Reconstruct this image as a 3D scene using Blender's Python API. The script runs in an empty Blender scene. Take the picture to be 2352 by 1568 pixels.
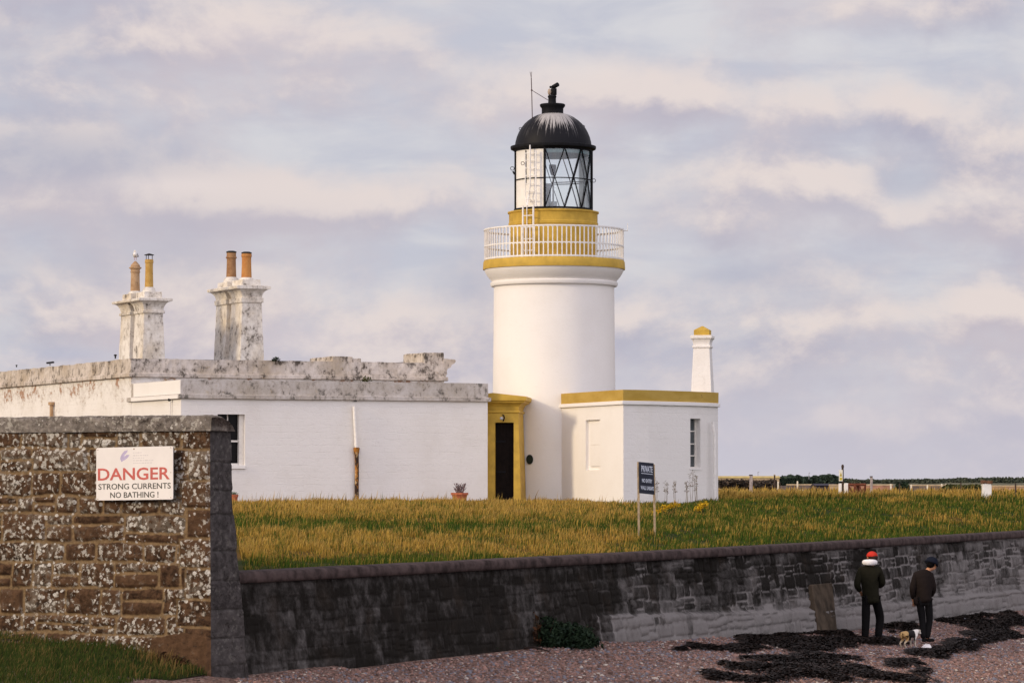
import bpy, bmesh, math, random
import numpy as np
from mathutils import Vector, Matrix
R = math.radians

# cloud banks of the evening sky: (frame x, frame y, half width, half height, strength); + is cloud, - is open sky
SKY_BANKS = [
    (520, 110, 620, 110, 0.16), (1150, 80, 260, 70, -0.05), (1450, 50, 460, 70, -0.22), (2150, 130, 330, 75, -0.20),
    (1500, 235, 420, 75, 0.24), (2000, 250, 260, 60, 0.10), (150, 350, 300, 70, 0.10), (700, 340, 330, 55, -0.24),
    (60, 250, 160, 30, -0.12), (560, 480, 340, 65, 0.24), (120, 480, 180, 50, 0.05), (960, 560, 130, 60, -0.12),
    (230, 620, 330, 55, 0.04), (720, 730, 300, 90, 0.14), (1050, 470, 200, 60, 0.08), (1750, 440, 380, 95, 0.20),
    (2250, 500, 240, 110, 0.20), (1600, 610, 120, 45, -0.20), (2080, 430, 60, 45, -0.22), (1800, 680, 420, 35, -0.10),
    (2180, 700, 260, 60, 0.16), (1900, 60, 420, 40, 0.10), (1600, 780, 500, 60, 0.02),
]
# bearings where the cloud is tinted: blue grey shadow or warm light
SKY_TINTS = [
    (130, 370, 330, 75, 0.62, (0.385, 0.410, 0.520)), (420, 520, 420, 45, 0.30, (0.41, 0.42, 0.52)), (1080, 650, 90, 70, 0.50, (0.42, 0.43, 0.53)),
    (2090, 430, 70, 45, 0.55, (0.42, 0.44, 0.54)), (1720, 640, 170, 40, 0.50, (0.43, 0.44, 0.54)), (250, 610, 300, 50, 0.35, (0.42, 0.43, 0.53)),
    (160, 815, 120, 18, 0.45, (0.45, 0.49, 0.62)), (1280, 165, 170, 26, 0.35, (0.80, 0.72, 0.69)), (400, 430, 160, 20, 0.45, (0.80, 0.70, 0.68)),
    (1900, 500, 260, 60, 0.25, (0.74, 0.68, 0.68)), (2200, 460, 130, 26, 0.35, (0.80, 0.73, 0.70)), (700, 780, 180, 40, 0.30, (0.73, 0.65, 0.66)),
    (560, 85, 240, 30, 0.30, (0.74, 0.65, 0.65)),
]
rng = np.random.default_rng(7)
random.seed(7)
sc = bpy.context.scene
COL = sc.collection

# ------------------------------------------------------------------ camera, sky, sun, exposure
F = 7500.0                       # focal length in units of a 2352 px wide frame
HZ = 1108.0                      # eye level in that frame (1568 high)
PITCH = math.atan((HZ - 784.0) / F)
cam = bpy.data.cameras.new('camera')
cam.lens = 36.0 * F / 2352.0
cam.sensor_width = 36.0
cam.clip_start = 0.5
cam.clip_end = 12000
camo = bpy.data.objects.new('camera', cam)
COL.objects.link(camo)
camo.location = (0, 0, 0)
camo.rotation_euler = (math.pi / 2 + PITCH, 0, 0)
sc.camera = camo

SUN_AZ = (-0.885, -0.466)        # horizontal direction towards the sun
SUN_EL = R(20)
sd = Vector((SUN_AZ[0] * math.cos(SUN_EL), SUN_AZ[1] * math.cos(SUN_EL), math.sin(SUN_EL))).normalized()
sl = bpy.data.lights.new('sun', 'SUN')
sl.energy = 1.75
sl.angle = R(9)
sl.color = (1.0, 0.79, 0.50)
so = bpy.data.objects.new('sun', sl)
COL.objects.link(so)
so.rotation_euler = sd.to_track_quat('Z', 'Y').to_euler()

sc.view_settings.view_transform = 'Standard'
sc.view_settings.look = 'None'
sc.view_settings.exposure = 0.14
sc.view_settings.gamma = 1.0

class NT:
    """small helper round a node tree"""
    def __init__(s, nt):
        s.nt = nt
        nt.nodes.clear()
    def n(s, typ, **kw):
        nd = s.nt.nodes.new(typ)
        for k, v in kw.items():
            if k.startswith('i_'):
                key = k[2:]
                key = int(key) if key.isdigit() else key.replace('_', ' ')
                nd.inputs[key].default_value = v
            else:
                setattr(nd, k, v)
        return nd
    def l(s, a, b):
        s.nt.links.new(a, b)
    def val(s, x, sock):
        if hasattr(x, 'is_linked') or hasattr(x, 'links'):
            s.l(x, sock)
        else:
            sock.default_value = x
    def math(s, op, a, b=0.0, c=None, clamp=False):
        m = s.n('ShaderNodeMath', operation=op)
        m.use_clamp = clamp
        s.val(a, m.inputs[0]); s.val(b, m.inputs[1])
        if c is not None: s.val(c, m.inputs[2])
        return m.outputs[0]
    def mix(s, fac, a, b, blend='MIX'):
        m = s.n('ShaderNodeMix', data_type='RGBA', blend_type=blend)
        def put(x, sock):
            if isinstance(x, (tuple, list)): sock.default_value = (*x[:3], 1)
            else: s.l(x, sock)
        s.val(fac, m.inputs[0]); put(a, m.inputs[6]); put(b, m.inputs[7])
        return m.outputs[2]
    def ramp(s, fac, lo, hi, a=0.0, b=1.0):
        m = s.n('ShaderNodeMapRange', interpolation_type='SMOOTHSTEP')
        s.val(fac, m.inputs[0])
        m.inputs[1].default_value = lo; m.inputs[2].default_value = hi
        m.inputs[3].default_value = a; m.inputs[4].default_value = b
        return m.outputs[0]
    def coords(s, scale=(1, 1, 1), kind='Object', rot=(0, 0, 0), loc=(0, 0, 0)):
        tc = s.n('ShaderNodeTexCoord')
        mp = s.n('ShaderNodeMapping')
        mp.inputs['Scale'].default_value = scale
        mp.inputs['Rotation'].default_value = rot
        mp.inputs['Location'].default_value = loc
        s.l(tc.outputs[kind], mp.inputs['Vector'])
        return mp.outputs[0]
    def noise(s, vec, scale, detail=4, rough=0.55, dist=0.0, out=0):
        m = s.n('ShaderNodeTexNoise')
        s.l(vec, m.inputs['Vector'])
        m.inputs['Scale'].default_value = scale
        m.inputs['Detail'].default_value = detail
        m.inputs['Roughness'].default_value = rough
        m.inputs['Distortion'].default_value = dist
        return m.outputs[out]
    def voro(s, vec, scale, feature='F1', out=0, rand=1.0):
        m = s.n('ShaderNodeTexVoronoi', feature=feature)
        s.l(vec, m.inputs['Vector'])
        m.inputs['Scale'].default_value = scale
        m.inputs['Randomness'].default_value = rand
        return m.outputs[out]
    def attr(s, name, out='Fac'):
        a = s.n('ShaderNodeAttribute', attribute_name=name)
        return a.outputs[out]

# ---- sky: Nishita sky seen through banks of lavender, pink and pale blue cloud
w = bpy.data.worlds.new('World')
sc.world = w
w.use_nodes = True
t = NT(w.node_tree)
sky = t.n('ShaderNodeTexSky', sky_type='NISHITA')
sky.sun_disc = False
sky.sun_elevation = SUN_EL
sky.sun_rotation = math.atan2(SUN_AZ[0], SUN_AZ[1])
sky.altitude = 5
sky.air_density = 1.0
sky.dust_density = 2.0
tc = t.n('ShaderNodeTexCoord')
def mapped(scale, loc=(0, 0, 0), rot=(0, 0, 0)):
    mp = t.n('ShaderNodeMapping')
    mp.inputs['Scale'].default_value = scale
    mp.inputs['Location'].default_value = loc
    mp.inputs['Rotation'].default_value = rot
    t.l(tc.outputs['Generated'], mp.inputs['Vector'])
    return mp.outputs[0]
sep = t.n('ShaderNodeSeparateXYZ')
t.l(tc.outputs['Generated'], sep.inputs[0])
def px(x, y): return ((x - 1176) / F, (HZ - y) / F)
front = t.math('GREATER_THAN', sep.outputs[1], 0.0)
def bank(x, y, rx, ry, k, dz=0.0):
    """soft cloud bank at a bearing given as a spot in the frame"""
    a, b_ = px(x, y)
    u = t.math('DIVIDE', t.math('SUBTRACT', sep.outputs[0], a), rx / F)
    v = t.math('DIVIDE', t.math('SUBTRACT', t.math('ADD', sep.outputs[2], dz), b_), ry / F)
    d = t.math('ADD', t.math('MULTIPLY', u, u), t.math('MULTIPLY', v, v))
    return t.math('MULTIPLY', t.math('MULTIPLY', t.math('POWER', 2.718, t.math('MULTIPLY', d, -1.0)), front), k)
def density(dz):
    m1 = t.noise(mapped((1, 1, 1.6), (0.35, 0.2, 0.12 + dz * 1.6), (0, R(4), 0)), 13.0, 7, 0.58, 0.25)
    m2 = t.noise(mapped((1, 1, 1.35), (1.7, 0.4, 0.6 + dz * 1.35)), 30.0, 6, 0.6, 0.2)
    c = t.math('ADD', m1, t.math('MULTIPLY', t.math('SUBTRACT', m2, 0.5), 0.42))
    for args in SKY_BANKS: c = t.math('ADD', c, bank(*args, dz))
    return c
d0 = density(0.0); d1 = density(0.0075)
cov = t.ramp(d0, 0.30, 0.68)
lit = t.ramp(t.math('SUBTRACT', d0, d1), -0.085, 0.150)          # thins upwards: a top that catches the light
wisp = t.noise(mapped((1, 1, 3.5), (2.3, 1.4, 0.9), (0, R(8), 0)), 22.0, 6, 0.55, 0.4)
soft = t.noise(mapped((1, 1, 1.5), (4.3, 2.4, 1.9)), 9.0, 4, 0.5, 0.2)
open_sky = t.mix(t.ramp(wisp, 0.32, 0.68), (0.530, 0.540, 0.620), (0.655, 0.645, 0.675))
body = t.mix(t.ramp(soft, 0.35, 0.65), (0.430, 0.415, 0.510), (0.575, 0.515, 0.560))
top = (0.755, 0.665, 0.640)
cloud = t.mix(lit, body, top)
cl = t.mix(cov, open_sky, cloud)
for x_, y_, rx_, ry_, k_, c_ in SKY_TINTS:
    cl = t.mix(bank(x_, y_, rx_, ry_, k_), cl, c_)
# pale even band near the horizon
hz_f = t.ramp(sep.outputs[2], 0.005, 0.048, 1.0, 0.0)
cl = t.mix(t.math('MULTIPLY', hz_f, 0.75), cl, (0.570, 0.545, 0.620))
# higher cloud overhead is a little dimmer and greyer
up = t.ramp(sep.outputs[2], 0.2, 0.9)
cl = t.mix(up, cl, (0.52, 0.49, 0.55))
# unseen sky behind the viewer, brightened to lift the walls that face it
back_boost = t.ramp(t.math('MULTIPLY', sep.outputs[1], -1.0), -0.35, 0.6, 1.0, 2.45)
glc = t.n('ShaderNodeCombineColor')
for i_ in range(3): t.l(back_boost, glc.inputs[i_])
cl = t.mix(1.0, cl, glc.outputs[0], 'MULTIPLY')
skyc = t.n('ShaderNodeMix', data_type='RGBA', blend_type='MULTIPLY')
skyc.inputs[0].default_value = 1.0
t.l(sky.outputs[0], skyc.inputs[6])
skyc.inputs[7].default_value = (0.9, 0.9, 0.9, 1)
bg1 = t.n('ShaderNodeBackground'); t.l(skyc.outputs[2], bg1.inputs[0]); bg1.inputs[1].default_value = 0.05
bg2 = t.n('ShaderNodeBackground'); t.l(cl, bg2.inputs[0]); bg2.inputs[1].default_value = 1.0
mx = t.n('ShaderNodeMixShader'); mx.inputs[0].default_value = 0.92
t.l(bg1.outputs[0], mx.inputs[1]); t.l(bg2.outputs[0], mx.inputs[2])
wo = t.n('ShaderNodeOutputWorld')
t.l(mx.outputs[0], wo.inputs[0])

# ------------------------------------------------------------------ geometry helpers
CP, SP = math.cos(PITCH), math.sin(PITCH)
def P(px_, py_, d):
    """point at distance d (world y) seen at frame position px_, py_ (2352 wide frame)"""
    X = (px_ - 1176.0); Y = (784.0 - py_)
    wy = F * CP - Y * SP
    wz = F * SP + Y * CP
    k = d / wy
    return Vector((X * k, d, wz * k))
def Z(py_, d): return P(1176, py_, d).z
def PX(px_, d): return P(px_, HZ, d).x
def V(*a): return Vector(a)

ROOT = {}
def props(o, label=None, cat=None, group=None, kind=None):
    if label: o['label'] = label
    if cat: o['category'] = cat
    if group: o['group'] = group
    if kind: o['kind'] = kind
    return o
def thing(name, label, cat, loc, group=None):
    o = bpy.data.objects.new(name, None)
    COL.objects.link(o)
    o.empty_display_size = 0.3
    o.location = loc
    ROOT[o] = Vector(loc)
    return props(o, label, cat, group)
def origin_of(o):
    return ROOT.get(o, Vector((0, 0, 0)))

class MB:
    def __init__(s):
        s.v, s.f = [], []
    def add(s, pts, faces):
        n = len(s.v)
        s.v += [tuple(p) for p in pts]
        s.f += [tuple(i + n for i in f) for f in faces]
        return s
    def poly(s, *pts):
        return s.add(pts, [tuple(range(len(pts)))])
    def hexa(s, p):
        """8 corners: 0-3 bottom ring (ccw from above), 4-7 top ring"""
        return s.add(p, [(3, 2, 1, 0), (4, 5, 6, 7), (0, 1, 5, 4), (1, 2, 6, 5), (2, 3, 7, 6), (3, 0, 4, 7)])
    def obox(s, o, a, b, c):
        """box from corner o along a, b (plan) and c (up)"""
        o, a, b, c = map(Vector, (o, a, b, c))
        if a.cross(b).dot(c) < 0: a, b = b, a
        return s.hexa([o, o + a, o + a + b, o + b, o + c, o + a + c, o + a + b + c, o + b + c])
    def box(s, x0, x1, y0, y1, z0, z1):
        return s.obox((x0, y0, z0), (x1 - x0, 0, 0), (0, y1 - y0, 0), (0, 0, z1 - z0))
    def rings(s, rings, cap0=True, cap1=True, closed=True):
        n = len(rings[0]); b = len(s.v)
        for r in rings: s.v += [tuple(p) for p in r]
        m = n if closed else n - 1
        for i in range(len(rings) - 1):
            for j in range(m):
                k = (j + 1) % n
                s.f.append((b + i * n + j, b + i * n + k, b + (i + 1) * n + k, b + (i + 1) * n + j))
        if cap0: s.f.append(tuple(b + j for j in reversed(range(n))))
        if cap1: s.f.append(tuple(b + (len(rings) - 1) * n + j for j in range(n)))
        return s
    def prism(s, poly, z0, z1):
        return s.rings([[(p[0], p[1], z0) for p in poly], [(p[0], p[1], z1) for p in poly]])
    def lathe(s, cx, cy, prof, seg=64, cap0=True, cap1=True):
        rs = []
        for r, z in prof:
            rs.append([(cx + r * math.cos(2 * math.pi * k / seg), cy + r * math.sin(2 * math.pi * k / seg), z) for k in range(seg)])
        return s.rings(rs, cap0, cap1)
    def tube(s, pts, r, n=6, cap=True):
        pts = [Vector(p) for p in pts]
        rr = r if isinstance(r, (list, tuple)) else [r] * len(pts)
        rs = []; prev = None
        for i, p in enumerate(pts):
            if i == 0: d = pts[1] - pts[0]
            elif i == len(pts) - 1: d = pts[-1] - pts[-2]
            else: d = pts[i + 1] - pts[i - 1]
            d.normalize()
            if prev is None:
                u = d.cross(Vector((0, 0, 1)))
                if u.length < 1e-3: u = d.cross(Vector((1, 0, 0)))
            else:
                u = prev - d * prev.dot(d)
            u.normalize(); prev = u
            v = d.cross(u)
            rs.append([p + rr[i] * (math.cos(2 * math.pi * k / n) * u + math.sin(2 * math.pi * k / n) * v) for k in range(n)])
        return s.rings(rs, cap, cap)
    def ball(s, c, r, seg=10, ring=7):
        rx, ry, rz = r if isinstance(r, (tuple, list)) else (r, r, r)
        rs = []
        for i in range(1, ring):
            a = math.pi * i / ring
            rs.append([(c[0] + rx * math.sin(a) * math.cos(2 * math.pi * k / seg), c[1] + ry * math.sin(a) * math.sin(2 * math.pi * k / seg), c[2] - rz * math.cos(a)) for k in range(seg)])
        return s.rings(rs)
    def build(s, name, mat, parent=None, smooth=False, bevel=0, rough=0, sub=0, label=None, seg=1):
        off = Vector((0, 0, 0)); top = parent
        while top is not None:
            off = off + origin_of(top); top = top.parent
        me = bpy.data.meshes.new(name)
        me.from_pydata([(v[0] - off.x, v[1] - off.y, v[2] - off.z) for v in s.v], [], s.f)
        me.validate()
        bm = bmesh.new(); bm.from_mesh(me)
        if sub or rough:
            if sub:
                for _ in range(6):
                    es = [e for e in bm.edges if e.calc_length() > sub]
                    if not es: break
                    bmesh.ops.subdivide_edges(bm, edges=es, cuts=1, use_grid_fill=True)
            if rough:
                from mathutils import noise as mn
                for v in bm.verts:
                    v.co += mn.noise_vector(v.co * 5.0) * rough + mn.noise_vector(v.co * 1.3) * rough
        bm.normal_update()
        bm.to_mesh(me); bm.free()
        if mat: me.materials.append(mat)
        if smooth:
            me.polygons.foreach_set('use_smooth', [True] * len(me.polygons))
            if smooth != 'all': me.set_sharp_from_angle(angle=R(35))
        o = bpy.data.objects.new(name, me)
        COL.objects.link(o)
        if parent is not None: o.parent = parent
        if bevel:
            b = o.modifiers.new('bevel', 'BEVEL'); b.width = bevel; b.segments = seg; b.limit_method = 'ANGLE'; b.angle_limit = R(40)
        if label: o['label'] = label
        return o

def big_mesh(name, verts, faces_list, mat, parent=None, attrs=None, smooth=False):
    """verts: n x 3 array; faces_list: arrays of m x k indices"""
    verts = np.asarray(verts, dtype=np.float64).copy()
    off = Vector((0, 0, 0)); top = parent
    while top is not None:
        off = off + origin_of(top); top = top.parent
    verts -= np.array(off)
    me = bpy.data.meshes.new(name)
    me.vertices.add(len(verts))
    me.vertices.foreach_set('co', verts.astype(np.float32).ravel())
    loops = np.concatenate([f.ravel() for f in faces_list]).astype(np.int32)
    tot = np.concatenate([np.full(len(f), f.shape[1], dtype=np.int32) for f in faces_list])
    start = np.concatenate([[0], np.cumsum(tot)[:-1]]).astype(np.int32)
    me.loops.add(len(loops)); me.loops.foreach_set('vertex_index', loops)
    me.polygons.add(len(tot))
    me.polygons.foreach_set('loop_start', start)
    me.polygons.foreach_set('loop_total', tot)
    if smooth: me.polygons.foreach_set('use_smooth', np.ones(len(tot), dtype=bool))
    me.update(calc_edges=True)
    if attrs:
        for k, a in attrs.items():
            at = me.attributes.new(k, 'FLOAT', 'POINT')
            at.data.foreach_set('value', np.asarray(a, dtype=np.float32).ravel())
    if mat: me.materials.append(mat)
    o = bpy.data.objects.new(name, me)
    COL.objects.link(o)
    if parent is not None: o.parent = parent
    return o

def grid_faces(nu, nv):
    i, j = np.meshgrid(np.arange(nu - 1), np.arange(nv - 1), indexing='ij')
    a = (i * nv + j).ravel()
    return np.stack([a, a + nv, a + nv + 1, a + 1], axis=1)

def hash2(ix, iy, seed=0):
    h = (ix.astype(np.int64) * 374761393 + iy.astype(np.int64) * 668265263 + seed * 1442695041) & 0x7fffffff
    h = ((h ^ (h >> 13)) * 1274126177) & 0x7fffffff
    return ((h ^ (h >> 16)) & 0xffffff) / float(0xffffff)
def vnoise(x, y, seed=0):
    ix = np.floor(x); iy = np.floor(y); fx = x - ix; fy = y - iy
    fx = fx * fx * (3 - 2 * fx); fy = fy * fy * (3 - 2 * fy)
    a = hash2(ix, iy, seed); b = hash2(ix + 1, iy, seed); c = hash2(ix, iy + 1, seed); d = hash2(ix + 1, iy + 1, seed)
    return (a * (1 - fx) + b * fx) * (1 - fy) + (c * (1 - fx) + d * fx) * fy
def fbm(x, y, seed=0, oct=4):
    s = 0; a = 0.5; tot = 0
    for k in range(oct):
        s = s + a * vnoise(x * 2 ** k, y * 2 ** k, seed + k * 17); tot += a; a *= 0.5
    return s / tot
def sstep(a, b, x):
    k = np.clip((x - a) / (b - a), 0, 1)
    return k * k * (3 - 2 * k)
def offset_poly(poly, e):
    """grow a ccw plan polygon by e"""
    n = len(poly); out = []
    for i in range(n):
        p0 = Vector(poly[i - 1][:2]); p1 = Vector(poly[i][:2]); p2 = Vector(poly[(i + 1) % n][:2])
        d1 = (p1 - p0).normalized(); d2 = (p2 - p1).normalized()
        n1 = Vector((d1.y, -d1.x)); n2 = Vector((d2.y, -d2.x))
        m = n1 + n2
        m = m / m.dot(n1) if m.length > 1e-6 else n1
        out.append(tuple(p1 + m * e))
    return out
def wall_face(mb, A, B, z0, z1, holes, depth, thick_in):
    """vertical wall A->B (plan points) with rectangular holes (s0,s1,za,zb in metres); reveals go along thick_in (2d unit) by depth"""
    A = Vector(A[:2]); B = Vector(B[:2]); L = (B - A).length; d = (B - A) / L
    ss = sorted({0, L, *[h[0] for h in holes], *[h[1] for h in holes]})
    zs = sorted({z0, z1, *[h[2] for h in holes], *[h[3] for h in holes]})
    def pt(s, z, k=0): q = A + d * s + Vector(thick_in) * k; return (q.x, q.y, z)
    for i in range(len(ss) - 1):
        for j in range(len(zs) - 1):
            sm = (ss[i] + ss[i + 1]) / 2; zm = (zs[j] + zs[j + 1]) / 2
            if any(h[0] < sm < h[1] and h[2] < zm < h[3] for h in holes): continue
            mb.poly(pt(ss[i], zs[j]), pt(ss[i + 1], zs[j]), pt(ss[i + 1], zs[j + 1]), pt(ss[i], zs[j + 1]))
    for (s0, s1, za, zb) in holes:
        mb.poly(pt(s0, za), pt(s0, zb), pt(s0, zb, depth), pt(s0, za, depth))
        mb.poly(pt(s1, za), pt(s1, za, depth), pt(s1, zb, depth), pt(s1, zb))
        mb.poly(pt(s0, zb), pt(s1, zb), pt(s1, zb, depth), pt(s0, zb, depth))
        mb.poly(pt(s0, za), pt(s0, za, depth), pt(s1, za, depth), pt(s1, za))

# ------------------------------------------------------------------ materials
MATS = {}
def mat(name):
    m = bpy.data.materials.new(name); m.use_nodes = True
    t = NT(m.node_tree)
    out = t.n('ShaderNodeOutputMaterial')
    b = t.n('ShaderNodeBsdfPrincipled')
    t.l(b.outputs[0], out.inputs[0])
    b.inputs['Specular IOR Level'].default_value = 0.3
    return m, t, b, out
def bump(t, b, h, strength=0.4, dist=0.02):
    bp = t.n('ShaderNodeBump')
    bp.inputs['Strength'].default_value = strength
    bp.inputs['Distance'].default_value = dist
    t.l(h, bp.inputs['Height'])
    t.l(bp.outputs[0], b.inputs['Normal'])
def simple(name, col, rough=0.7, var=0.15, scale=8, bumpk=0.15, metallic=0.0, spec=0.3):
    m, t, b, out = mat(name)
    vec = t.coords()
    nz = t.noise(vec, scale, 6, 0.6)
    dark = tuple(c * (1 - var) for c in col); lite = tuple(min(1, c * (1 + var)) for c in col)
    t.l(t.mix(t.ramp(nz, 0.3, 0.7), dark, lite), b.inputs['Base Color'])
    b.inputs['Roughness'].default_value = rough
    b.inputs['Metallic'].default_value = metallic
    b.inputs['Specular IOR Level'].default_value = spec
    if bumpk: bump(t, b, t.noise(vec, scale * 4, 5), bumpk, 0.01)
    return m
def painted(name, col=(0.80, 0.77, 0.735), dirt=0.25, stain=0.0, stain_lo=0.5, brick=True, stain_col=(0.11, 0.10, 0.085), sc_=2.2, tint=(0.62, 0.57, 0.50), course=0.0, top=None):
    m, t, b, out = mat(name)
    vec = t.coords()
    n1 = t.noise(vec, 0.9, 6, 0.6)
    n2 = t.noise(t.coords((1, 1, 3.5)), 7.0, 8, 0.7)
    c = t.mix(t.math('MULTIPLY', t.ramp(n1, 0.4, 0.75), dirt), col, tint)
    c = t.mix(t.math('MULTIPLY', t.ramp(n2, 0.56, 0.72), dirt * 1.1), c, tuple(x * 0.62 for x in col))
    if stain > 0:
        a1 = t.noise(vec, sc_, 10, 0.74, 0.3)
        a2 = t.noise(t.coords((1, 1, 1.6 if course else 0.5)), sc_ * 3.7, 8, 0.72)
        a = t.math('ADD', t.math('MULTIPLY', a1, 0.6), t.math('MULTIPLY', a2, 0.4))
        if top:
            s0 = t.n('ShaderNodeSeparateXYZ'); t.l(vec, s0.inputs[0])
            a = t.math('ADD', a, t.ramp(s0.outputs[2], top[0], top[1], -0.05, 0.045))
        g = t.ramp(a, stain_lo, stain_lo + (0.03 if top else 0.09))
        g2 = t.ramp(a, stain_lo - 0.10, stain_lo + 0.03)
        c = t.mix(t.math('MULTIPLY', g2, 0.45 * stain), c, (0.33, 0.275, 0.215))
        c = t.mix(t.math('MULTIPLY', g, stain), c, stain_col)
        och = t.ramp(t.noise(vec, sc_ * 1.7, 5, 0.6), 0.62, 0.72)
        c = t.mix(t.math('MULTIPLY', och, 0.35 * stain), c, (0.40, 0.29, 0.12))
    t.l(c, b.inputs['Base Color'])
    b.inputs['Roughness'].default_value = 0.75
    h = t.math('MULTIPLY', t.noise(vec, 14, 6, 0.65), 0.6)
    if brick:
        # faint courses of rubble showing through the limewash
        v2 = t.coords((1, 1, 1))
        vo = t.voro(t.coords((1.0, 1.0, 2.2)), 2.6, 'DISTANCE_TO_EDGE')
        h = t.math('ADD', h, t.math('MULTIPLY', t.ramp(vo, 0.0, 0.06), 0.35))
    if course:
        # squared rubble courses telling through the paint
        tcn = t.n('ShaderNodeTexCoord'); mp = t.n('ShaderNodeMapping'); mp.inputs['Rotation'].default_value = (0, 0, R(-23)); t.l(tcn.outputs['Object'], mp.inputs['Vector'])
        s1 = t.n('ShaderNodeSeparateXYZ'); t.l(mp.outputs[0], s1.inputs[0]); nn = t.noise(t.coords(), 1.6, 3)
        cb = t.n('ShaderNodeCombineXYZ'); t.l(t.math('ADD', s1.outputs[0], t.math('MULTIPLY', nn, 0.5)), cb.inputs[0]); t.l(t.math('ADD', s1.outputs[2], t.math('MULTIPLY', nn, 0.14)), cb.inputs[1])
        bk = t.n('ShaderNodeTexBrick'); t.l(cb.outputs[0], bk.inputs['Vector']); bk.inputs['Scale'].default_value = 1.0
        bk.inputs['Brick Width'].default_value = 0.52; bk.inputs['Row Height'].default_value = 0.20; bk.inputs['Mortar Size'].default_value = 0.012; bk.inputs['Mortar Smooth'].default_value = 1.0; bk.inputs['Bias'].default_value = 0.0
        bk.inputs['Color1'].default_value = (1, 1, 1, 1); bk.inputs['Color2'].default_value = (0.8, 0.8, 0.8, 1)
        gap = t.math('MULTIPLY', bk.outputs['Fac'], t.ramp(t.noise(t.coords((1, 1, 2)), 1.6, 6, 0.65), 0.46, 0.66))
        c = t.mix(t.math('MULTIPLY', gap, course * 0.30), c, (0.46, 0.43, 0.41))
        fl = t.ramp(t.noise(t.coords((1, 1, 1.8)), 12, 7, 0.75), 0.60, 0.67)
        c = t.mix(t.math('MULTIPLY', fl, course * 0.5), c, (0.46, 0.43, 0.40))
        t.l(c, b.inputs['Base Color'])
        h = t.math('SUBTRACT', h, t.math('MULTIPLY', gap, 0.9))
        sc3 = t.n('ShaderNodeSeparateColor'); t.l(bk.outputs['Color'], sc3.inputs[0]); h = t.math('ADD', h, t.math('MULTIPLY', sc3.outputs[0], 0.45))
    bump(t, b, h, 0.32 if course else 0.35, 0.02)
    return m

M = {}
M['white_wall'] = painted('white painted masonry', dirt=0.30, course=0.5)
M['white_smooth'] = painted('white painted tower render', dirt=0.17, brick=False, col=(0.82, 0.79, 0.755))
M['wall_patched'] = painted('white wall with flaked patches', dirt=0.5, stain=0.9, stain_lo=0.575, stain_col=(0.36, 0.20, 0.12), sc_=1.3, course=0.3, top=(3.0, 3.75))
M['parapet'] = painted('weathered lichened white stone', dirt=1.0, stain=0.95, stain_lo=0.50, stain_col=(0.06, 0.047, 0.036), sc_=2.4, brick=False, col=(0.66, 0.595, 0.54), tint=(0.44, 0.36, 0.27))
M['parapet_lit'] = painted('weathered cream stone', dirt=0.9, stain=0.65, stain_lo=0.56, sc_=2.2, brick=False, col=(0.70, 0.65, 0.58))
M['band'] = painted('stained white band', dirt=1.0, stain=0.9, stain_lo=0.515, sc_=2.6, brick=False, col=(0.56, 0.52, 0.49), tint=(0.42, 0.37, 0.31))
M['chimney'] = painted('mouldy white chimney render', dirt=0.7, stain=0.95, stain_lo=0.528, stain_col=(0.07, 0.055, 0.042), sc_=2.6, brick=False, col=(0.76, 0.72, 0.66), tint=(0.58, 0.46, 0.29))
M['ochre'] = simple('ochre masonry paint', (0.50, 0.32, 0.048), 0.65, 0.14, 3.0, 0.2)
def ochre_worn():
    m, t, b, out = mat('ochre paint worn through')
    vec = t.coords((1, 1, 2.5))
    n = t.noise(vec, 3.0, 8, 0.7)
    c = t.mix(t.ramp(t.noise(vec, 1.1, 5), 0.35, 0.7), (0.48, 0.32, 0.072), (0.40, 0.255, 0.042))
    c = t.mix(t.ramp(n, 0.66, 0.70), c, (0.09, 0.06, 0.035))
    t.l(c, b.inputs['Base Color']); b.inputs['Roughness'].default_value = 0.8
    bump(t, b, n, 0.4, 0.02)
    return m
M['ochre_worn'] = ochre_worn()
M['black_iron'] = simple('black painted iron', (0.008, 0.008, 0.010), 0.6, 0.3, 6, 0.2, spec=0.12)
M['white_iron'] = simple('white painted iron', (0.78, 0.75, 0.71), 0.5, 0.08, 10, 0.05)
M['white_panel'] = simple('white lantern panel', (0.80, 0.77, 0.72), 0.55, 0.06, 2, 0.05)
M['terracotta'] = simple('terracotta', (0.40, 0.115, 0.055), 0.8, 0.25, 12, 0.2)
def clay(name, a, b_):
    m, t, b, out = mat(name)
    vec = t.coords((1, 1, 1))
    n = t.noise(vec, 3.5, 7, 0.65)
    c = t.mix(t.ramp(n, 0.35, 0.65), a, b_)
    c = t.mix(t.math('MULTIPLY', t.ramp(t.noise(vec, 9, 6, 0.7), 0.58, 0.7), 0.7), c, (0.09, 0.055, 0.035))
    t.l(c, b.inputs['Base Color']); b.inputs['Roughness'].default_value = 0.85
    bump(t, b, n, 0.3, 0.02)
    return m
M['pot_buff'] = clay('buff chimney pot clay', (0.34, 0.20, 0.10), (0.46, 0.31, 0.18))
M['pot_yellow'] = clay('yellow chimney pot clay', (0.44, 0.25, 0.055), (0.52, 0.33, 0.10))
M['pot_brown'] = clay('brown chimney pot clay', (0.24, 0.115, 0.05), (0.34, 0.19, 0.09))
M['pot_orange'] = clay('orange chimney pot clay', (0.42, 0.17, 0.045), (0.50, 0.24, 0.075))
M['mortar_pale'] = simple('pale flaunching mortar', (0.62, 0.58, 0.52), 0.9, 0.2, 8, 0.3)
M['soot'] = simple('sooted metal', (0.02, 0.018, 0.016), 0.7, 0.3, 8, 0.2)
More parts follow.
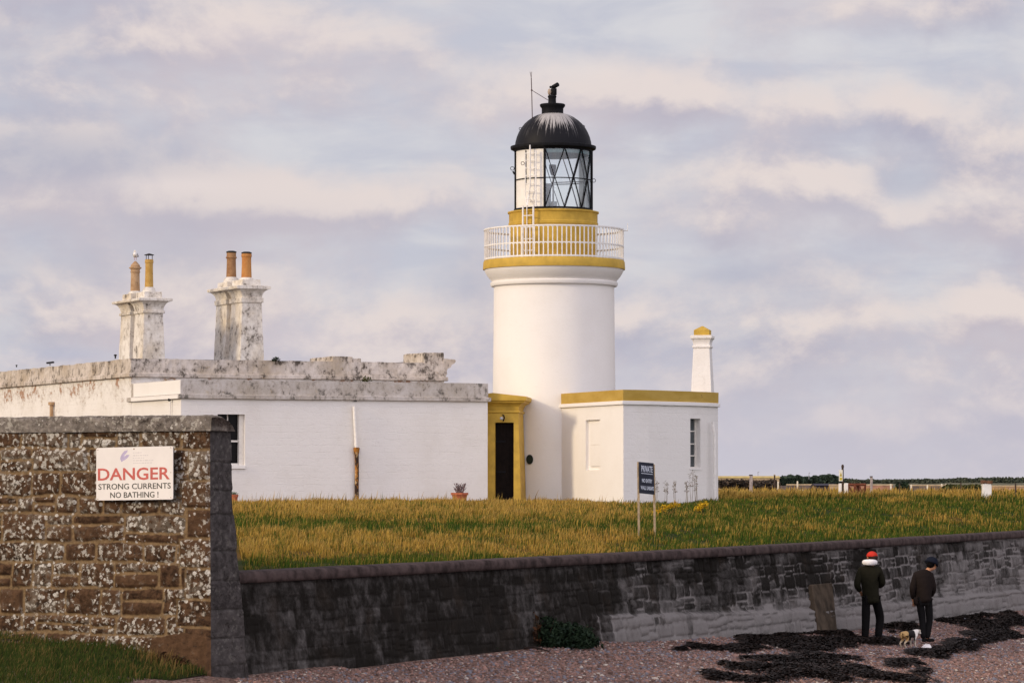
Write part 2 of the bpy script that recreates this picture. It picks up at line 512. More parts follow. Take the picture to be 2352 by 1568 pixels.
def rust():
    m, t, b, out = mat('rusted drainpipe iron')
    vec = t.coords((1, 1, 0.45))
    n = t.noise(vec, 9, 7, 0.65)
    c = t.mix(t.ramp(n, 0.47, 0.56), (0.028, 0.014, 0.010), (0.36, 0.15, 0.026))
    c = t.mix(t.ramp(t.noise(vec, 14, 6, 0.6), 0.58, 0.64), c, (0.50, 0.36, 0.20))
    t.l(c, b.inputs['Base Color']); b.inputs['Roughness'].default_value = 0.85
    bump(t, b, n, 0.5, 0.01)
    return m
M['rust'] = rust()
M['rust_gate'] = simple('rusted gate iron', (0.13, 0.040, 0.020), 0.85, 0.4, 10, 0.3)
M['dark_glass'] = simple('dark window glass', (0.006, 0.005, 0.005), 0.3, 0.1, 2, 0, spec=0.10)
M['grey_glass'] = simple('grey window glass', (0.05, 0.06, 0.065), 0.15, 0.3, 3, 0, spec=0.6)  # plain grey pane colour, slightly mottled
M['frame'] = simple('white window joinery', (0.74, 0.70, 0.64), 0.55, 0.08, 10, 0.05)
M['door'] = simple('near black door boards', (0.007, 0.004, 0.003), 0.7, 0.3, 6, 0.2, spec=0.1)
M['plaque'] = simple('dark green cast plaque', (0.012, 0.022, 0.020), 0.45, 0.2, 10, 0.1)
M['roofing'] = simple('grey flat roof felt', (0.16, 0.15, 0.15), 0.9, 0.2, 2, 0.2)
def glass():
    m, t, b, out = mat('thin lantern glass')
    tr = t.n('ShaderNodeBsdfTransparent'); tr.inputs[0].default_value = (0.94, 0.975, 0.98, 1)
    gl = t.n('ShaderNodeBsdfGlossy'); gl.inputs[0].default_value = (0.9, 0.95, 1, 1); gl.inputs['Roughness'].default_value = 0.03
    fr = t.n('ShaderNodeFresnel'); fr.inputs[0].default_value = 1.45
    mx = t.n('ShaderNodeMixShader')
    t.l(t.math('ADD', t.math('MULTIPLY', fr.outputs[0], 0.8), 0.07), mx.inputs[0]); t.l(tr.outputs[0], mx.inputs[1]); t.l(gl.outputs[0], mx.inputs[2])
    t.l(mx.outputs[0], out.inputs[0])
    return m
M['glass'] = glass()
def dome_mat(z_top, z_bot, cx, cy):
    m, t, b, out = mat('black dome with white bird lime')
    tcn = t.n('ShaderNodeTexCoord')
    sp = t.n('ShaderNodeSeparateXYZ'); t.l(tcn.outputs['Object'], sp.inputs[0])
    ang = t.math('ARCTAN2', sp.outputs[0], t.math('MULTIPLY', sp.outputs[1], -1.0))
    cb = t.n('ShaderNodeCombineXYZ')
    t.l(t.math('MULTIPLY', ang, 15.0), cb.inputs[0]); t.l(t.math('MULTIPLY', sp.outputs[2], 0.8), cb.inputs[1])
    st = t.noise(cb.outputs[0], 1.6, 6, 0.65)
    hh = t.ramp(sp.outputs[2], z_bot, z_top)           # 0 at the eave, 1 at the crown
    # streaks run down furthest on the side that faces south
    fr = t.ramp(t.math('ABSOLUTE', t.math('SUBTRACT', ang, 0.12)), 0.1, 1.5, 1.0, 0.25)
    lin = t.n('ShaderNodeMapRange'); t.l(sp.outputs[2], lin.inputs[0]); lin.inputs[1].default_value = z_bot; lin.inputs[2].default_value = z_top
    th = t.math('ADD', t.math('MULTIPLY', lin.outputs[0], 0.50), t.math('MULTIPLY', st, t.math('ADD', 0.35, t.math('MULTIPLY', fr, 0.65))))
    msk = t.ramp(th, 0.76, 0.86)
    cb2 = t.n('ShaderNodeCombineXYZ'); t.l(t.math('MULTIPLY', ang, 24.0), cb2.inputs[0]); t.l(t.math('MULTIPLY', sp.outputs[2], 1.3), cb2.inputs[1])
    lng = t.math('MULTIPLY', t.ramp(t.noise(cb2.outputs[0], 1.0, 4, 0.6), 0.57, 0.66), t.math('MULTIPLY', t.ramp(lin.outputs[0], 0.12, 0.75), fr))
    msk = t.math('MAXIMUM', msk, t.math('MULTIPLY', lng, 0.8))
    fine = t.noise(cb.outputs[0], 5, 6, 0.7)
    msk = t.math('MULTIPLY', msk, t.ramp(fine, 0.30, 0.55, 0.35, 1.0))
    t.l(t.mix(msk, (0.007, 0.007, 0.010), (0.42, 0.40, 0.39)), b.inputs['Base Color'])
    b.inputs['Roughness'].default_value = 0.55; b.inputs['Specular IOR Level'].default_value = 0.15
    return m

# ------------------------------------------------------------------ lie of the land
def wall_h(pxv): tt = np.asarray(pxv, dtype=float) - 541.0; return 202.8 - 0.0448 * tt - 3.6e-6 * tt * tt
SW_Z = -1.15
_pxs = np.linspace(541, 3000, 120)
SW_D = -SW_Z * F / wall_h(_pxs)
SW_X = (_pxs - 1176) / F * SW_D
def sw_x(d):
    """x of the sea wall's top front edge at distance d"""
    d = np.asarray(d, dtype=float)
    lo = SW_X[0] + (d - SW_D[0]) * 0.49
    hi = SW_X[-1] + (d - SW_D[-1]) * 0.40
    return np.where(d < SW_D[0], lo, np.where(d > SW_D[-1], hi, np.interp(d, SW_D, SW_X)))
def sw_d(x):
    x = np.asarray(x, dtype=float)
    hi = SW_D[-1] + (x - SW_X[-1]) / 0.40
    return np.where(x > SW_X[-1], hi, np.interp(x, SW_X, SW_D))
def beach_base(d):
    return np.interp(d, [0, 30, 42.5, 52, 58, 63.7, 78.4, 112, 200], [-2.2, -2.40, -2.50, -2.50, -2.68, -2.84, -2.92, -3.15, -3.4])
def beach_z(x, d):
    x = np.asarray(x, dtype=float); d = np.asarray(d, dtype=float)
    z = beach_base(d) - 0.122 * (x - sw_x(d))
    z = z + 0.05 * (fbm(x * 0.7, d * 0.35, 3) - 0.5) + 0.10 * (fbm(x * 0.2, d * 0.15, 5) - 0.5)
    # turf has built up against the foot of the rubble wall
    f = (x - CORNER.x) * DN.x + (d - CORNER.y) * DN.y; s = (x - CORNER.x) * DW.x + (d - CORNER.y) * DW.y
    z = z + 0.17 * np.exp(-(np.maximum(f - 0.15, 0) / 0.8) ** 2) * np.exp(-((s - 1.1) / 1.1) ** 2) * (d < 44.5)
    return np.maximum(z, -4.2)
CORNER = Vector((PX(482, 42.0), 42.0))
DW = Vector((-0.866, 0.5))         # danger wall runs this way from its corner
DN = Vector((-0.5, -0.866))        # out of its face
def lawn_bound(x):
    x = np.asarray(x, dtype=float)
    back = CORNER.y + 0.3 + (CORNER.x - x) * 0.577
    return np.where(x < CORNER.x + 0.2, back, sw_d(x) + 0.12)
def lawn_z(x, d):
    x = np.asarray(x, dtype=float); d = np.asarray(d, dtype=float)
    u = np.maximum(d - sw_d(np.maximum(x, SW_X[0])), 0)
    z = -1.36 + 0.80 * (1 - np.exp(-u / 20.0))
    z = z + 0.10 * (fbm(x * 0.25, d * 0.12, 9) - 0.5)
    # rougher hummocks beyond the annex on the right
    hm = sstep(4.5, 8, x) * sstep(84, 92, d) * (1 - sstep(112, 122, d))
    z = z + hm * 0.30 * fbm(x * 0.5, d * 0.2, 21)
    far = sstep(150, 600, d)
    return z - far * 1.2
def lawn_hit(px_, py_):
    for d in np.arange(43, 400, 0.1):
        p = P(px_, py_, d)
        if p.z <= float(lawn_z(p.x, d)): return Vector((p.x, d, float(lawn_z(p.x, d))))
    return Vector((p.x, d, p.z))
def beach_hit(px_, py_):
    for d in np.arange(36, 200, 0.05):
        p = P(px_, py_, d)
        if p.z <= float(beach_z(p.x, d)): return Vector((p.x, d, float(beach_z(p.x, d))))
    return Vector((p.x, d, p.z))

def dryness(x, d):
    """how dry the turf is (0 green, 1 straw): broad patches that lie along the slope"""
    u = d - sw_d(np.maximum(x, SW_X[0]))
    q = -lawn_z(x, d) * F / d                        # how far below eye level the spot lies
    q = q + 30 * (fbm(x * 0.30, d * 0.14, 83, 5) - 0.5)
    n = fbm(x * 0.5 + 3, d * 0.22, 31, 4); n2 = fbm(x * 1.7, d * 0.8, 37, 3)
    px_ = 1176 + x / d * F
    g = lambda c, w: np.exp(-((q - c) / w) ** 2)
    left = 0.74 - 1.25 * g(101, 15) * (1 - 0.6 * sstep(900, 1350, px_)) - 1.0 * sstep(160, 184, q) * (1 - 0.25 * sstep(900, 1300, px_))
    right = -0.12 + 0.90 * sstep(46, 34, q) - 0.3 * g(52, 8) + 0.30 * g(72, 7) * sstep(1900, 1650, px_) + 0.36 * g(82, 10) * sstep(1950, 2200, px_) - 0.2 * sstep(112, 124, q) + 0.15 * g(105, 10)
    r = sstep(1380, 1560, px_ + 80 * (n - 0.5))
    dry = left * (1 - r) + right * r
    near = np.exp(-(u / 1.6) ** 2)
    return np.clip(dry - 0.85 * near + 1.1 * (n - 0.5) + 1.3 * (n2 - 0.5), 0, 1)

# ground sheets
def ground_mat():
    m, t, b, out = mat('turf and thatch')
    dr = t.attr('dry')
    vec = t.coords()
    n = t.noise(vec, 3.0, 8, 0.7)
    n2 = t.noise(vec, 0.35, 5, 0.6)
    f = t.math('ADD', dr, t.math('MULTIPLY', t.math('SUBTRACT', n, 0.5), 0.8), clamp=True)
    c = t.mix(f, (0.020, 0.032, 0.007), (0.12, 0.068, 0.016))
    c = t.mix(t.math('MULTIPLY', t.ramp(n2, 0.5, 0.7), 0.3), c, (0.13, 0.10, 0.04))
    t.l(c, b.inputs['Base Color']); b.inputs['Roughness'].default_value = 0.95
    b.inputs['Specular IOR Level'].default_value = 0.05
    bump(t, b, n, 0.6, 0.05)
    return m
M['turf'] = ground_mat()
xs = np.concatenate([[-3000, -800, -250, -90, -50], np.linspace(-34, 30, 160), [45, 70, 120, 300, 900, 3000]])
ks = np.concatenate([np.linspace(0, 1, 110) ** 1.3 * 0.0, []])
def lawn_grid():
    rows = []
    us = np.concatenate([np.linspace(0, 6, 24, endpoint=False), np.linspace(6, 90, 110, endpoint=False), np.geomspace(90, 9000, 40)])
    X = np.repeat(xs[:, None], len(us), 1)
    D = lawn_bound(X) + us[None, :]
    D = np.minimum(D, 9000 + X * 0)
    Zv = lawn_z(X, D)
    Zv[:, 0] -= 0.0
    dr = dryness(X, D)
    o = big_mesh('lawn', np.stack([X, D, Zv], -1).reshape(-1, 3), [grid_faces(len(xs), len(us))], M['turf'], attrs={'dry': dr}, smooth=True)
    props(o, 'rough grass ground sloping up from the sea wall to the white buildings', None, None, 'structure')
lawn_grid()

def beach_mat():
    m, t, b, out = mat('pink grey shingle')
    vec = t.coords()
    v1 = t.n('ShaderNodeTexVoronoi', feature='F1'); t.l(vec, v1.inputs['Vector']); v1.inputs['Scale'].default_value = 30
    n = t.noise(vec, 0.8, 6, 0.6)
    sp = t.n('ShaderNodeSeparateColor'); t.l(v1.outputs['Color'], sp.inputs[0])
    c = t.mix(sp.outputs[0], (0.055, 0.034, 0.027), (0.31, 0.185, 0.145))
    c = t.mix(t.math('MULTIPLY', t.ramp(sp.outputs[1], 0.8, 0.9), 0.7), c, (0.36, 0.30, 0.26))
    c = t.mix(t.math('MULTIPLY', t.ramp(n, 0.4, 0.7), 0.5), c, (0.05, 0.036, 0.036))
    wk = t.attr('wrack')
    wm = t.ramp(t.math('ADD', wk, t.math('MULTIPLY', t.math('SUBTRACT', t.noise(vec, 6, 6, 0.7), 0.5), 1.5)), 0.5, 0.72)
    c = t.mix(t.math('MULTIPLY', wm, 0.9), c, (0.016, 0.009, 0.006))
    t.l(c, b.inputs['Base Color']); b.inputs['Roughness'].default_value = 0.85
    b.inputs['Specular IOR Level'].default_value = 0.15
    h = t.math('ADD', t.math('SUBTRACT', 1.0, v1.outputs['Distance']), t.math('MULTIPLY', t.noise(vec, 5, 5), 1.2))
    bump(t, b, h, 0.7, 0.03)
    return m
M['shingle'] = beach_mat()
# wrack lines: (frame x, frame y) spines with half widths, dropped onto the beach
def _D5(cx, cy): return (1347.5 + 0.4271 * cx, 1194.3 + 0.4271 * cy)
WR = []
for spine in [
    [(430, 705, 4), (600, 690, 10), (800, 700, 14), (1000, 650, 26), (1100, 660, 38), (1250, 655, 34), (1400, 645, 24), (1500, 655, 14), (1640, 650, 8)],
    [(1000, 620, 10), (1150, 600, 18), (1300, 615, 18), (1420, 610, 12)],
    [(860, 745, 8), (1000, 748, 14), (1150, 755, 16), (1320, 745, 20), (1470, 750, 12)],
    [(740, 785, 5), (900, 790, 10), (1050, 785, 10), (1250, 800, 10), (1450, 790, 16), (1540, 810, 16)],
    [(640, 835, 4), (800, 842, 8), (1000, 845, 18), (1200, 835, 28), (1400, 815, 26), (1560, 835, 18), (1750, 850, 10)],
    [(1590, 580, 14), (1680, 555, 20), (1790, 560, 16)],
    [(1890, 520, 16), (2000, 510, 22), (2150, 500, 16), (2352, 455, 14)],
    [(1900, 545, 10), (2080, 560, 16), (2180, 570, 8)],
    [(1740, 730, 10), (1850, 715, 20), (1980, 680, 20), (2080, 650, 18), (2160, 610, 20), (2260, 570, 18), (2380, 530, 22)],
    [(1620, 780, 12), (1760, 765, 14), (1850, 800, 14), (1780, 830, 16), (1840, 870, 10)],
]:
    pts = []
    for cx, cy, hw in spine:
        fx, fy = _D5(cx, cy); q = beach_hit(fx, fy)
        pts.append((q.x, q.y, hw * 0.4271 / F * q.y))      # half width as a height in the frame, in metres
    WR.append(pts)
def wrack(x, d):
    out = np.zeros(np.shape(x))
    # a frame height of w metres on this shallow slope covers w / slope metres of ground
    jx = (fbm(x * 1.3, d * 0.5, 71) - 0.5) * 1.0; jd = (fbm(x * 1.1, d * 0.6, 77) - 0.5) * 1.6
    for pts in WR:
        for (x0, d0, w0), (x1, d1, w1) in zip(pts[:-1], pts[1:]):
            # along-view distances are stretched: measure x in metres and d in metres / 18
            ax, ad = x0, d0 / 16.0; bx, bd = x1, d1 / 16.0
            qx, qd = x + jx, (d + jd) / 16.0
            L2 = (bx - ax) ** 2 + (bd - ad) ** 2 + 1e-9
            k = np.clip(((qx - ax) * (bx - ax) + (qd - ad) * (bd - ad)) / L2, 0, 1)
            dist = np.sqrt((qx - ax - k * (bx - ax)) ** 2 + (qd - ad - k * (bd - ad)) ** 2)
            wv = (w0 + (w1 - w0) * k)
            out = np.maximum(out, np.clip(1 - dist / (wv * 1.45 + 0.01), 0, 1))
    return out
def weed(x, d):
    """wrack broken into ragged streaks that trail along the shore"""
    w_ = wrack(x, d)
    return w_ + (1.5 * (fbm(x * 1.6 + d * 0.25, d * 0.9, 44, 5) - 0.5) + 0.5 * (fbm(x * 6, d * 2.5, 46, 3) - 0.5)) * (w_ > 0)
def beach_grid():
    ds = np.concatenate([np.linspace(-30, 34, 20, endpoint=False), np.linspace(34, 90, 230, endpoint=False), np.geomspace(90, 260, 26)])
    us = np.concatenate([[-40, -25], np.linspace(-12, 16, 190), [20, 26, 34, 46]])
    Dg = np.repeat(ds[:, None], len(us), 1)
    Xg = sw_x(Dg) + us[None, :]
    # behind the sea wall the sheet stops under its footing
    lim = np.where(Dg > 43.0, sw_x(Dg) - 0.10, 1e9)
    Xg2 = np.where((Dg > 43.0), np.maximum(Xg, lim - 0.0), Xg)
    Xg = np.where(us[None, :] > -0.1, Xg, Xg2)
    Zg = beach_z(Xg, Dg)
    wr = sstep(0.30, 0.50, weed(Xg, Dg)) * (wrack(Xg, Dg) > 0)
    Zg = Zg + 0.03 * wr * (0.5 + fbm(Xg * 4, Dg * 2, 91))
    o = big_mesh('beach', np.stack([Xg, Dg, Zg], -1).reshape(-1, 3), [grid_faces(len(ds), len(us))], M['shingle'], attrs={'wrack': wr}, smooth=True)
    props(o, 'pinkish shingle beach with dark weed at the foot of the sea wall', None, None, 'structure')
beach_grid()
def water_mat():
    m, t, b, out = mat('grey firth water')
    b.inputs['Base Color'].default_value = (0.05, 0.06, 0.08, 1); b.inputs['Roughness'].default_value = 0.2
    bump(t, b, t.noise(t.coords((1, 0.4, 1)), 1.5, 5), 0.3, 0.1)
    return m
o = MB().poly((-4000, -3000, -4.15), (6000, -3000, -4.15), (6000, 9000, -4.15), (-4000, 9000, -4.15)).build('water', water_mat())
props(o, 'grey sea water beyond the beach', None, None, 'structure')
# ------------------------------------------------------------------ rubble wall with the danger notice
def rubble_mat(name, mortar=(0.25, 0.165, 0.085), a=(0.018, 0.010, 0.006), bcol=(0.072, 0.040, 0.022), lich=1.0, cap=False):
    m, t, b, out = mat(name)
    vec = t.coords()
    ms = t.attr('stone'); rd = t.attr('rnd'); lk = t.attr('lich')
    n = t.noise(vec, 9, 8, 0.7)
    st = t.mix(rd, a, bcol)
    st = t.mix(t.ramp(n, 0.35, 0.7), st, tuple(x * 1.7 for x in bcol))
    mo = t.mix(t.ramp(t.noise(vec, 20, 6, 0.7), 0.35, 0.65), tuple(x * 0.62 for x in mortar), mortar)
    c = t.mix(ms, mo, st)
    # crusty lichen: grey bloom, round white rosettes and dark scabs
    l1 = t.noise(vec, 7.5, 8, 0.68)
    gl = t.ramp(t.math('ADD', l1, t.math('MULTIPLY', lk, 0.20)), 0.62, 0.70)
    gl = t.math('MULTIPLY', gl, t.math('MULTIPLY', t.math('ADD', ms, 0.15, clamp=True), lich))
    c = t.mix(t.math('MULTIPLY', gl, 0.45), c, (0.21, 0.18, 0.14))
    v = t.n('ShaderNodeTexVoronoi', feature='SMOOTH_F1'); v.inputs['Scale'].default_value = 13; v.inputs['Smoothness'].default_value = 0.25
    dv = t.n('ShaderNodeMix', data_type='VECTOR')
    nv = t.noise(vec, 14, 4, 0.6, 0, 1)
    dv.inputs[0].default_value = 0.045
    t.l(vec, dv.inputs[4]); t.l(nv, dv.inputs[5]); t.l(dv.outputs[1], v.inputs['Vector'])
    sc2 = t.n('ShaderNodeSeparateColor'); t.l(v.outputs['Color'], sc2.inputs[0])
    rad = t.math('MULTIPLY', t.math('ADD', lk, sc2.outputs[0]), 0.22)
    ros = t.ramp(t.math('SUBTRACT', rad, v.outputs['Distance']), -0.03, 0.03)
    ros = t.math('MULTIPLY', ros, t.ramp(t.noise(vec, 26, 5, 0.7), 0.36, 0.5))
    ros = t.math('MULTIPLY', ros, t.ramp(t.math('ADD', t.noise(vec, 2.2, 4), t.math('MULTIPLY', lk, 0.22)), 0.52, 0.62))
    ros = t.math('MULTIPLY', ros, t.math('MULTIPLY', t.ramp(lk, 0.0, 0.06), lich))
    colony = t.ramp(t.math('ADD', t.noise(vec, 1.9, 5, 0.6), t.math('MULTIPLY', lk, 0.26)), 0.545, 0.635)
    spl = t.ramp(t.noise(vec, 15, 4, 0.62, 0.35), 0.545, 0.585)
    spl = t.math('MULTIPLY', t.math('MULTIPLY', spl, colony), t.math('MULTIPLY', t.math('ADD', ms, 0.1, clamp=True), lich))
    spl = t.math('MULTIPLY', spl, t.ramp(lk, 0.0, 0.06))
    c = t.mix(t.math('MULTIPLY', spl, 0.9), c, (0.43, 0.40, 0.345))
    c = t.mix(t.math('MULTIPLY', ros, 0.95), c, (0.56, 0.53, 0.475))
    dk = t.ramp(t.noise(vec, 11, 7, 0.72, 0.2), 0.58, 0.66)
    c = t.mix(t.math('MULTIPLY', dk, 0.75), c, (0.022, 0.017, 0.014))
    t.l(c, b.inputs['Base Color']); b.inputs['Roughness'].default_value = 0.95
    b.inputs['Specular IOR Level'].default_value = 0.1
    h = t.math('ADD', t.noise(vec, 16, 8, 0.7), t.math('MULTIPLY', n, 0.8))
    bump(t, b, h, 0.9, 0.035)
    return m

def lay_stones(s, z, seed, rows, wlo, whi, joint, warp=0.03, split=0.18):
    """coursed rubble: returns relief 0..1, stone mask, stone random, lichen tendency"""
    s0 = s + warp * 2 * (fbm(s * 2.1, z * 2.1, seed + 1, 3) - 0.5)
    z0 = z + warp * 2 * (fbm(s * 1.3 + 9, z * 2.6, seed + 2, 3) - 0.5)
    rg = np.random.default_rng(seed)
    edges = [z.min() - 0.3]
    while edges[-1] < z.max() + 0.3: edges.append(edges[-1] + rg.uniform(*rows))
    edges = np.array(edges)
    ri = np.clip(np.searchsorted(edges, z0) - 1, 0, len(edges) - 2)
    dist = np.full(s.shape, 9.0); idn = np.zeros(s.shape)
    smin, smax = s.min() - 1, s.max() + 1
    for r in range(len(edges) - 1):
        m = ri == r
        if not m.any(): continue
        zl, zh = edges[r], edges[r + 1]
        ed = [smin - rg.uniform(0, 0.5)]
        while ed[-1] < smax: ed.append(ed[-1] + rg.uniform(wlo, whi) * (1.0 if rg.random() > 0.25 else 0.6))
        ed = np.array(ed)
        ci = np.clip(np.searchsorted(ed, s0[m]) - 1, 0, len(ed) - 2)
        sl, sh = ed[ci], ed[ci + 1]
        zlo = np.full(ci.shape, zl); zhi = np.full(ci.shape, zh)
        hs = hash2(ci, np.full(ci.shape, r), seed)
        isp = hs < split
        cut = zl + (zh - zl) * (0.35 + 0.3 * hash2(ci, np.full(ci.shape, r), seed + 5))
        upv = z0[m] > cut
        zlo = np.where(isp & upv, cut, zlo); zhi = np.where(isp & ~upv, cut, zhi)
        dx = np.minimum(s0[m] - sl, sh - s0[m]); dz = np.minimum(z0[m] - zlo, zhi - z0[m])
        rr = 0.05
        cx = np.maximum(rr - dx, 0); cz = np.maximum(rr - dz, 0)
        dd = np.where((cx > 0) & (cz > 0), rr - np.sqrt(cx * cx + cz * cz), np.minimum(dx, dz))
        dist[m] = dd
        idn[m] = hash2(ci * 2 + (isp & upv), np.full(ci.shape, r), seed + 11)
    edge = dist + 0.012 * (fbm(s * 14, z * 14, seed + 7, 3) - 0.5) * 2
    mask = sstep(joint * 0.35, joint * 1.1, edge)
    relief = sstep(joint * 0.3, joint * 2.6, edge)
    return relief, mask, idn

def danger_wall():
    root = thing('stone_wall', 'tall lichened brown rubble wall with rounded grey coping, carrying the danger notice', 'wall', (CORNER.x, CORNER.y, -2.6))
    L, T = 8.5, 0.45
    TP = Z(990, 42.0)                           # underside of the coping
    ns, nz = 760, 310
    s = np.linspace(0, L, ns); z = np.linspace(-2.9, TP, nz)
    S, ZZ = np.meshgrid(s, z, indexing='ij')
    rel, msk, idn = lay_stones(S, ZZ, 101, (0.20, 0.36), 0.32, 1.0, 0.025, 0.045, 0.26)
    # big quoins at the corner
    q = S < 0.42
    zq = (ZZ + 3.0 + 0.05 * (fbm(S * 2, ZZ * 2, 66) - 0.5)) / 0.38
    fq = zq - np.floor(zq); dq = np.minimum(np.minimum(fq, 1 - fq) * 0.38, np.abs(0.34 + 0.10 * (np.floor(zq) % 2) - S))
    inq = S < 0.34 + 0.10 * (np.floor(zq) % 2)
    msk = np.where(inq, sstep(0.008, 0.028, dq), msk); rel = np.where(inq, sstep(0.006, 0.06, dq), rel)
    idn = np.where(inq, hash2(np.floor(zq), np.floor(zq) * 0, 55), idn)
    batter = 0.17 * np.clip((TP - ZZ) / 3.3, 0, 1) ** 1.3
    nz_ = fbm(S * 5, ZZ * 5, 401, 4) - 0.5
    big_ = (ZZ < -1.98 + 0.05 * np.sin(S * 5)) & (S < 0.8)
    msk = np.where(big_, 1.0, msk); rel = np.where(big_, 0.9, rel); idn = np.where(big_, 0.95, idn)
    out_ = rel * (0.018 + 0.022 * idn) + 0.030 * nz_ * msk + 0.012 * (fbm(S * 22, ZZ * 22, 9, 3) - 0.5)
    fade = sstep(0, 0.05, S)
    out_ = out_ * fade + batter
    px_ = CORNER.x + DW.x * S + DN.x * out_ + 0.15 * 0 + (batter * 0.9) * (1 - sstep(0, 0.5, S)) * 0.87
    py_ = CORNER.y + DW.y * S + DN.y * out_ - (batter * 0.9) * (1 - sstep(0, 0.5, S)) * 0.5
    lich = np.clip(0.15 + 1.0 * hash2(np.floor(idn * 977), np.floor(idn * 431), 3) + 0.25 * sstep(-0.6, 0.5, ZZ) - 0.15, 0, 1)
    mt = rubble_mat('brown rubble stone and sandy mortar')
    lich = np.where(big_, 0.0, lich)
    face = big_mesh('stonework', np.stack([px_, py_, ZZ], -1).reshape(-1, 3), [grid_faces(ns, nz)[:, ::-1]], mt, root,
             {'stone': msk, 'rnd': idn, 'lich': lich}, True)
    # end face, in rougher grey block
    nt, nz2 = 60, 240
    tt = np.linspace(0, 1, nt); z2 = np.linspace(-2.9, TP, nz2)
    TT, Z2 = np.meshgrid(tt, z2, indexing='ij')
    bt = 0.17 * np.clip((TP - Z2) / 3.3, 0, 1) ** 1.3
    rel2, msk2, id2 = lay_stones(TT * T + 0.2, Z2, 77, (0.3, 0.5), 0.5, 0.9, 0.012, 0.03, 0.0)
    A = np.stack([CORNER.x + DN.x * bt + 0.9 * bt * 0.87, CORNER.y + DN.y * bt - 0.9 * bt * 0.5], -1)
    flare = 0.22 * np.clip((0.1 - Z2) / 2.6, 0, 1) ** 1.2
    Bx = CORNER.x - DN.x * T + 0.87 * (flare + bt * 0.5); By = CORNER.y - DN.y * T - 0.5 * (flare + bt * 0.5)
    ov = (rel2 * 0.012 + 0.05 * (fbm(TT * 2 + 5, Z2 * 3, 8, 4) - 0.5)) * sstep(0, 0.15, TT)
    X = A[..., 0] * (1 - TT) + Bx * TT + 0.866 * ov; Y = A[..., 1] * (1 - TT) + By * TT - 0.5 * ov
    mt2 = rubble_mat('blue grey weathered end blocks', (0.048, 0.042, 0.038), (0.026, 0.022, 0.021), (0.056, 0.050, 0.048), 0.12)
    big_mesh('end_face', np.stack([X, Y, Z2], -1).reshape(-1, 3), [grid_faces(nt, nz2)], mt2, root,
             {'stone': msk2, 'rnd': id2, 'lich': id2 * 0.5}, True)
    back = MB()
    a = Vector((CORNER.x, CORNER.y)) - DN * 0.42; dn = DN
    back.obox((a.x + DW.x * 0.05, a.y + DW.y * 0.05, -2.9), tuple((DW * (L - 0.06))) + (0,), tuple(-DN * 0.03) + (0,), (0, 0, TP + 2.9 - 0.02))
    e = Vector((CORNER.x, CORNER.y)) + DW * (L - 0.03)
    back.obox((e.x, e.y, -2.9), tuple(-DN * 0.42) + (0,), tuple(DW * 0.03) + (0,), (0, 0, TP + 2.88))
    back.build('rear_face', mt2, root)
    # coping: level lip, domed top, rounded end
    prof = [(-0.06, 0.0), (-0.065, 0.06), (-0.06, 0.165), (-0.035, 0.20), (0.06, 0.215), (0.18, 0.205), (0.30, 0.165), (0.40, 0.105), (0.47, 0.03), (0.48, 0.0)]
    n = 420; ss = np.linspace(-0.06, L, n)
    prof = np.array(prof)
    # resample profile
    seglen = np.r_[0, np.cumsum(np.hypot(*np.diff(prof, axis=0).T))]
    kk = np.linspace(0, seglen[-1], 44); pt = np.interp(kk, seglen, prof[:, 0]); pz = np.interp(kk, seglen, prof[:, 1])
    SS, K = np.meshgrid(ss, np.arange(44), indexing='ij')
    Tt = pt[K]; Zt = pz[K].copy()
    endf = np.clip((SS + 0.06) / 0.10, 0, 1) ** 0.5
    Zt = Zt * (0.86 + 0.14 * endf)
    joints = np.array([0.36, 1.62, 2.75, 3.9, 5.1, 6.2, 7.3])
    jd = np.abs(SS[..., None] - joints - 0.0).min(-1)
    nn = 0.035 * (fbm(SS * 4, K * 0.25, 61, 4) - 0.5) + 0.02 * (fbm(SS * 14, K * 0.8, 62, 3) - 0.5) - 0.018 * (1 - sstep(0, 0.015, jd))
    cz = TP + Zt + nn * (Zt > 0.01); cz = np.where(Zt > 0.01, cz, TP + 0.0 * Zt + 0.004)
    ot = Tt - nn * (Tt < 0.1)
    X = CORNER.x + DW.x * SS - DN.x * ot; Y = CORNER.y + DW.y * SS - DN.y * ot
    mt3 = rubble_mat('grey lichened coping stone', (0.16, 0.14, 0.12), (0.08, 0.065, 0.055), (0.16, 0.14, 0.12), 0.8)
    g = grid_faces(n, 44)
    cap0 = np.arange(44)[None, :][:, ::-1]
    big_mesh('coping', np.stack([X, Y, cz], -1).reshape(-1, 3), [g, cap0], mt3, root,
             {'stone': np.ones(X.shape), 'rnd': hash2(np.searchsorted(joints, SS), K * 0, 4), 'lich': 0.25 + 0.3 * fbm(SS * 0.8, K * 0.1, 5)}, True)
    return root
danger_wall()

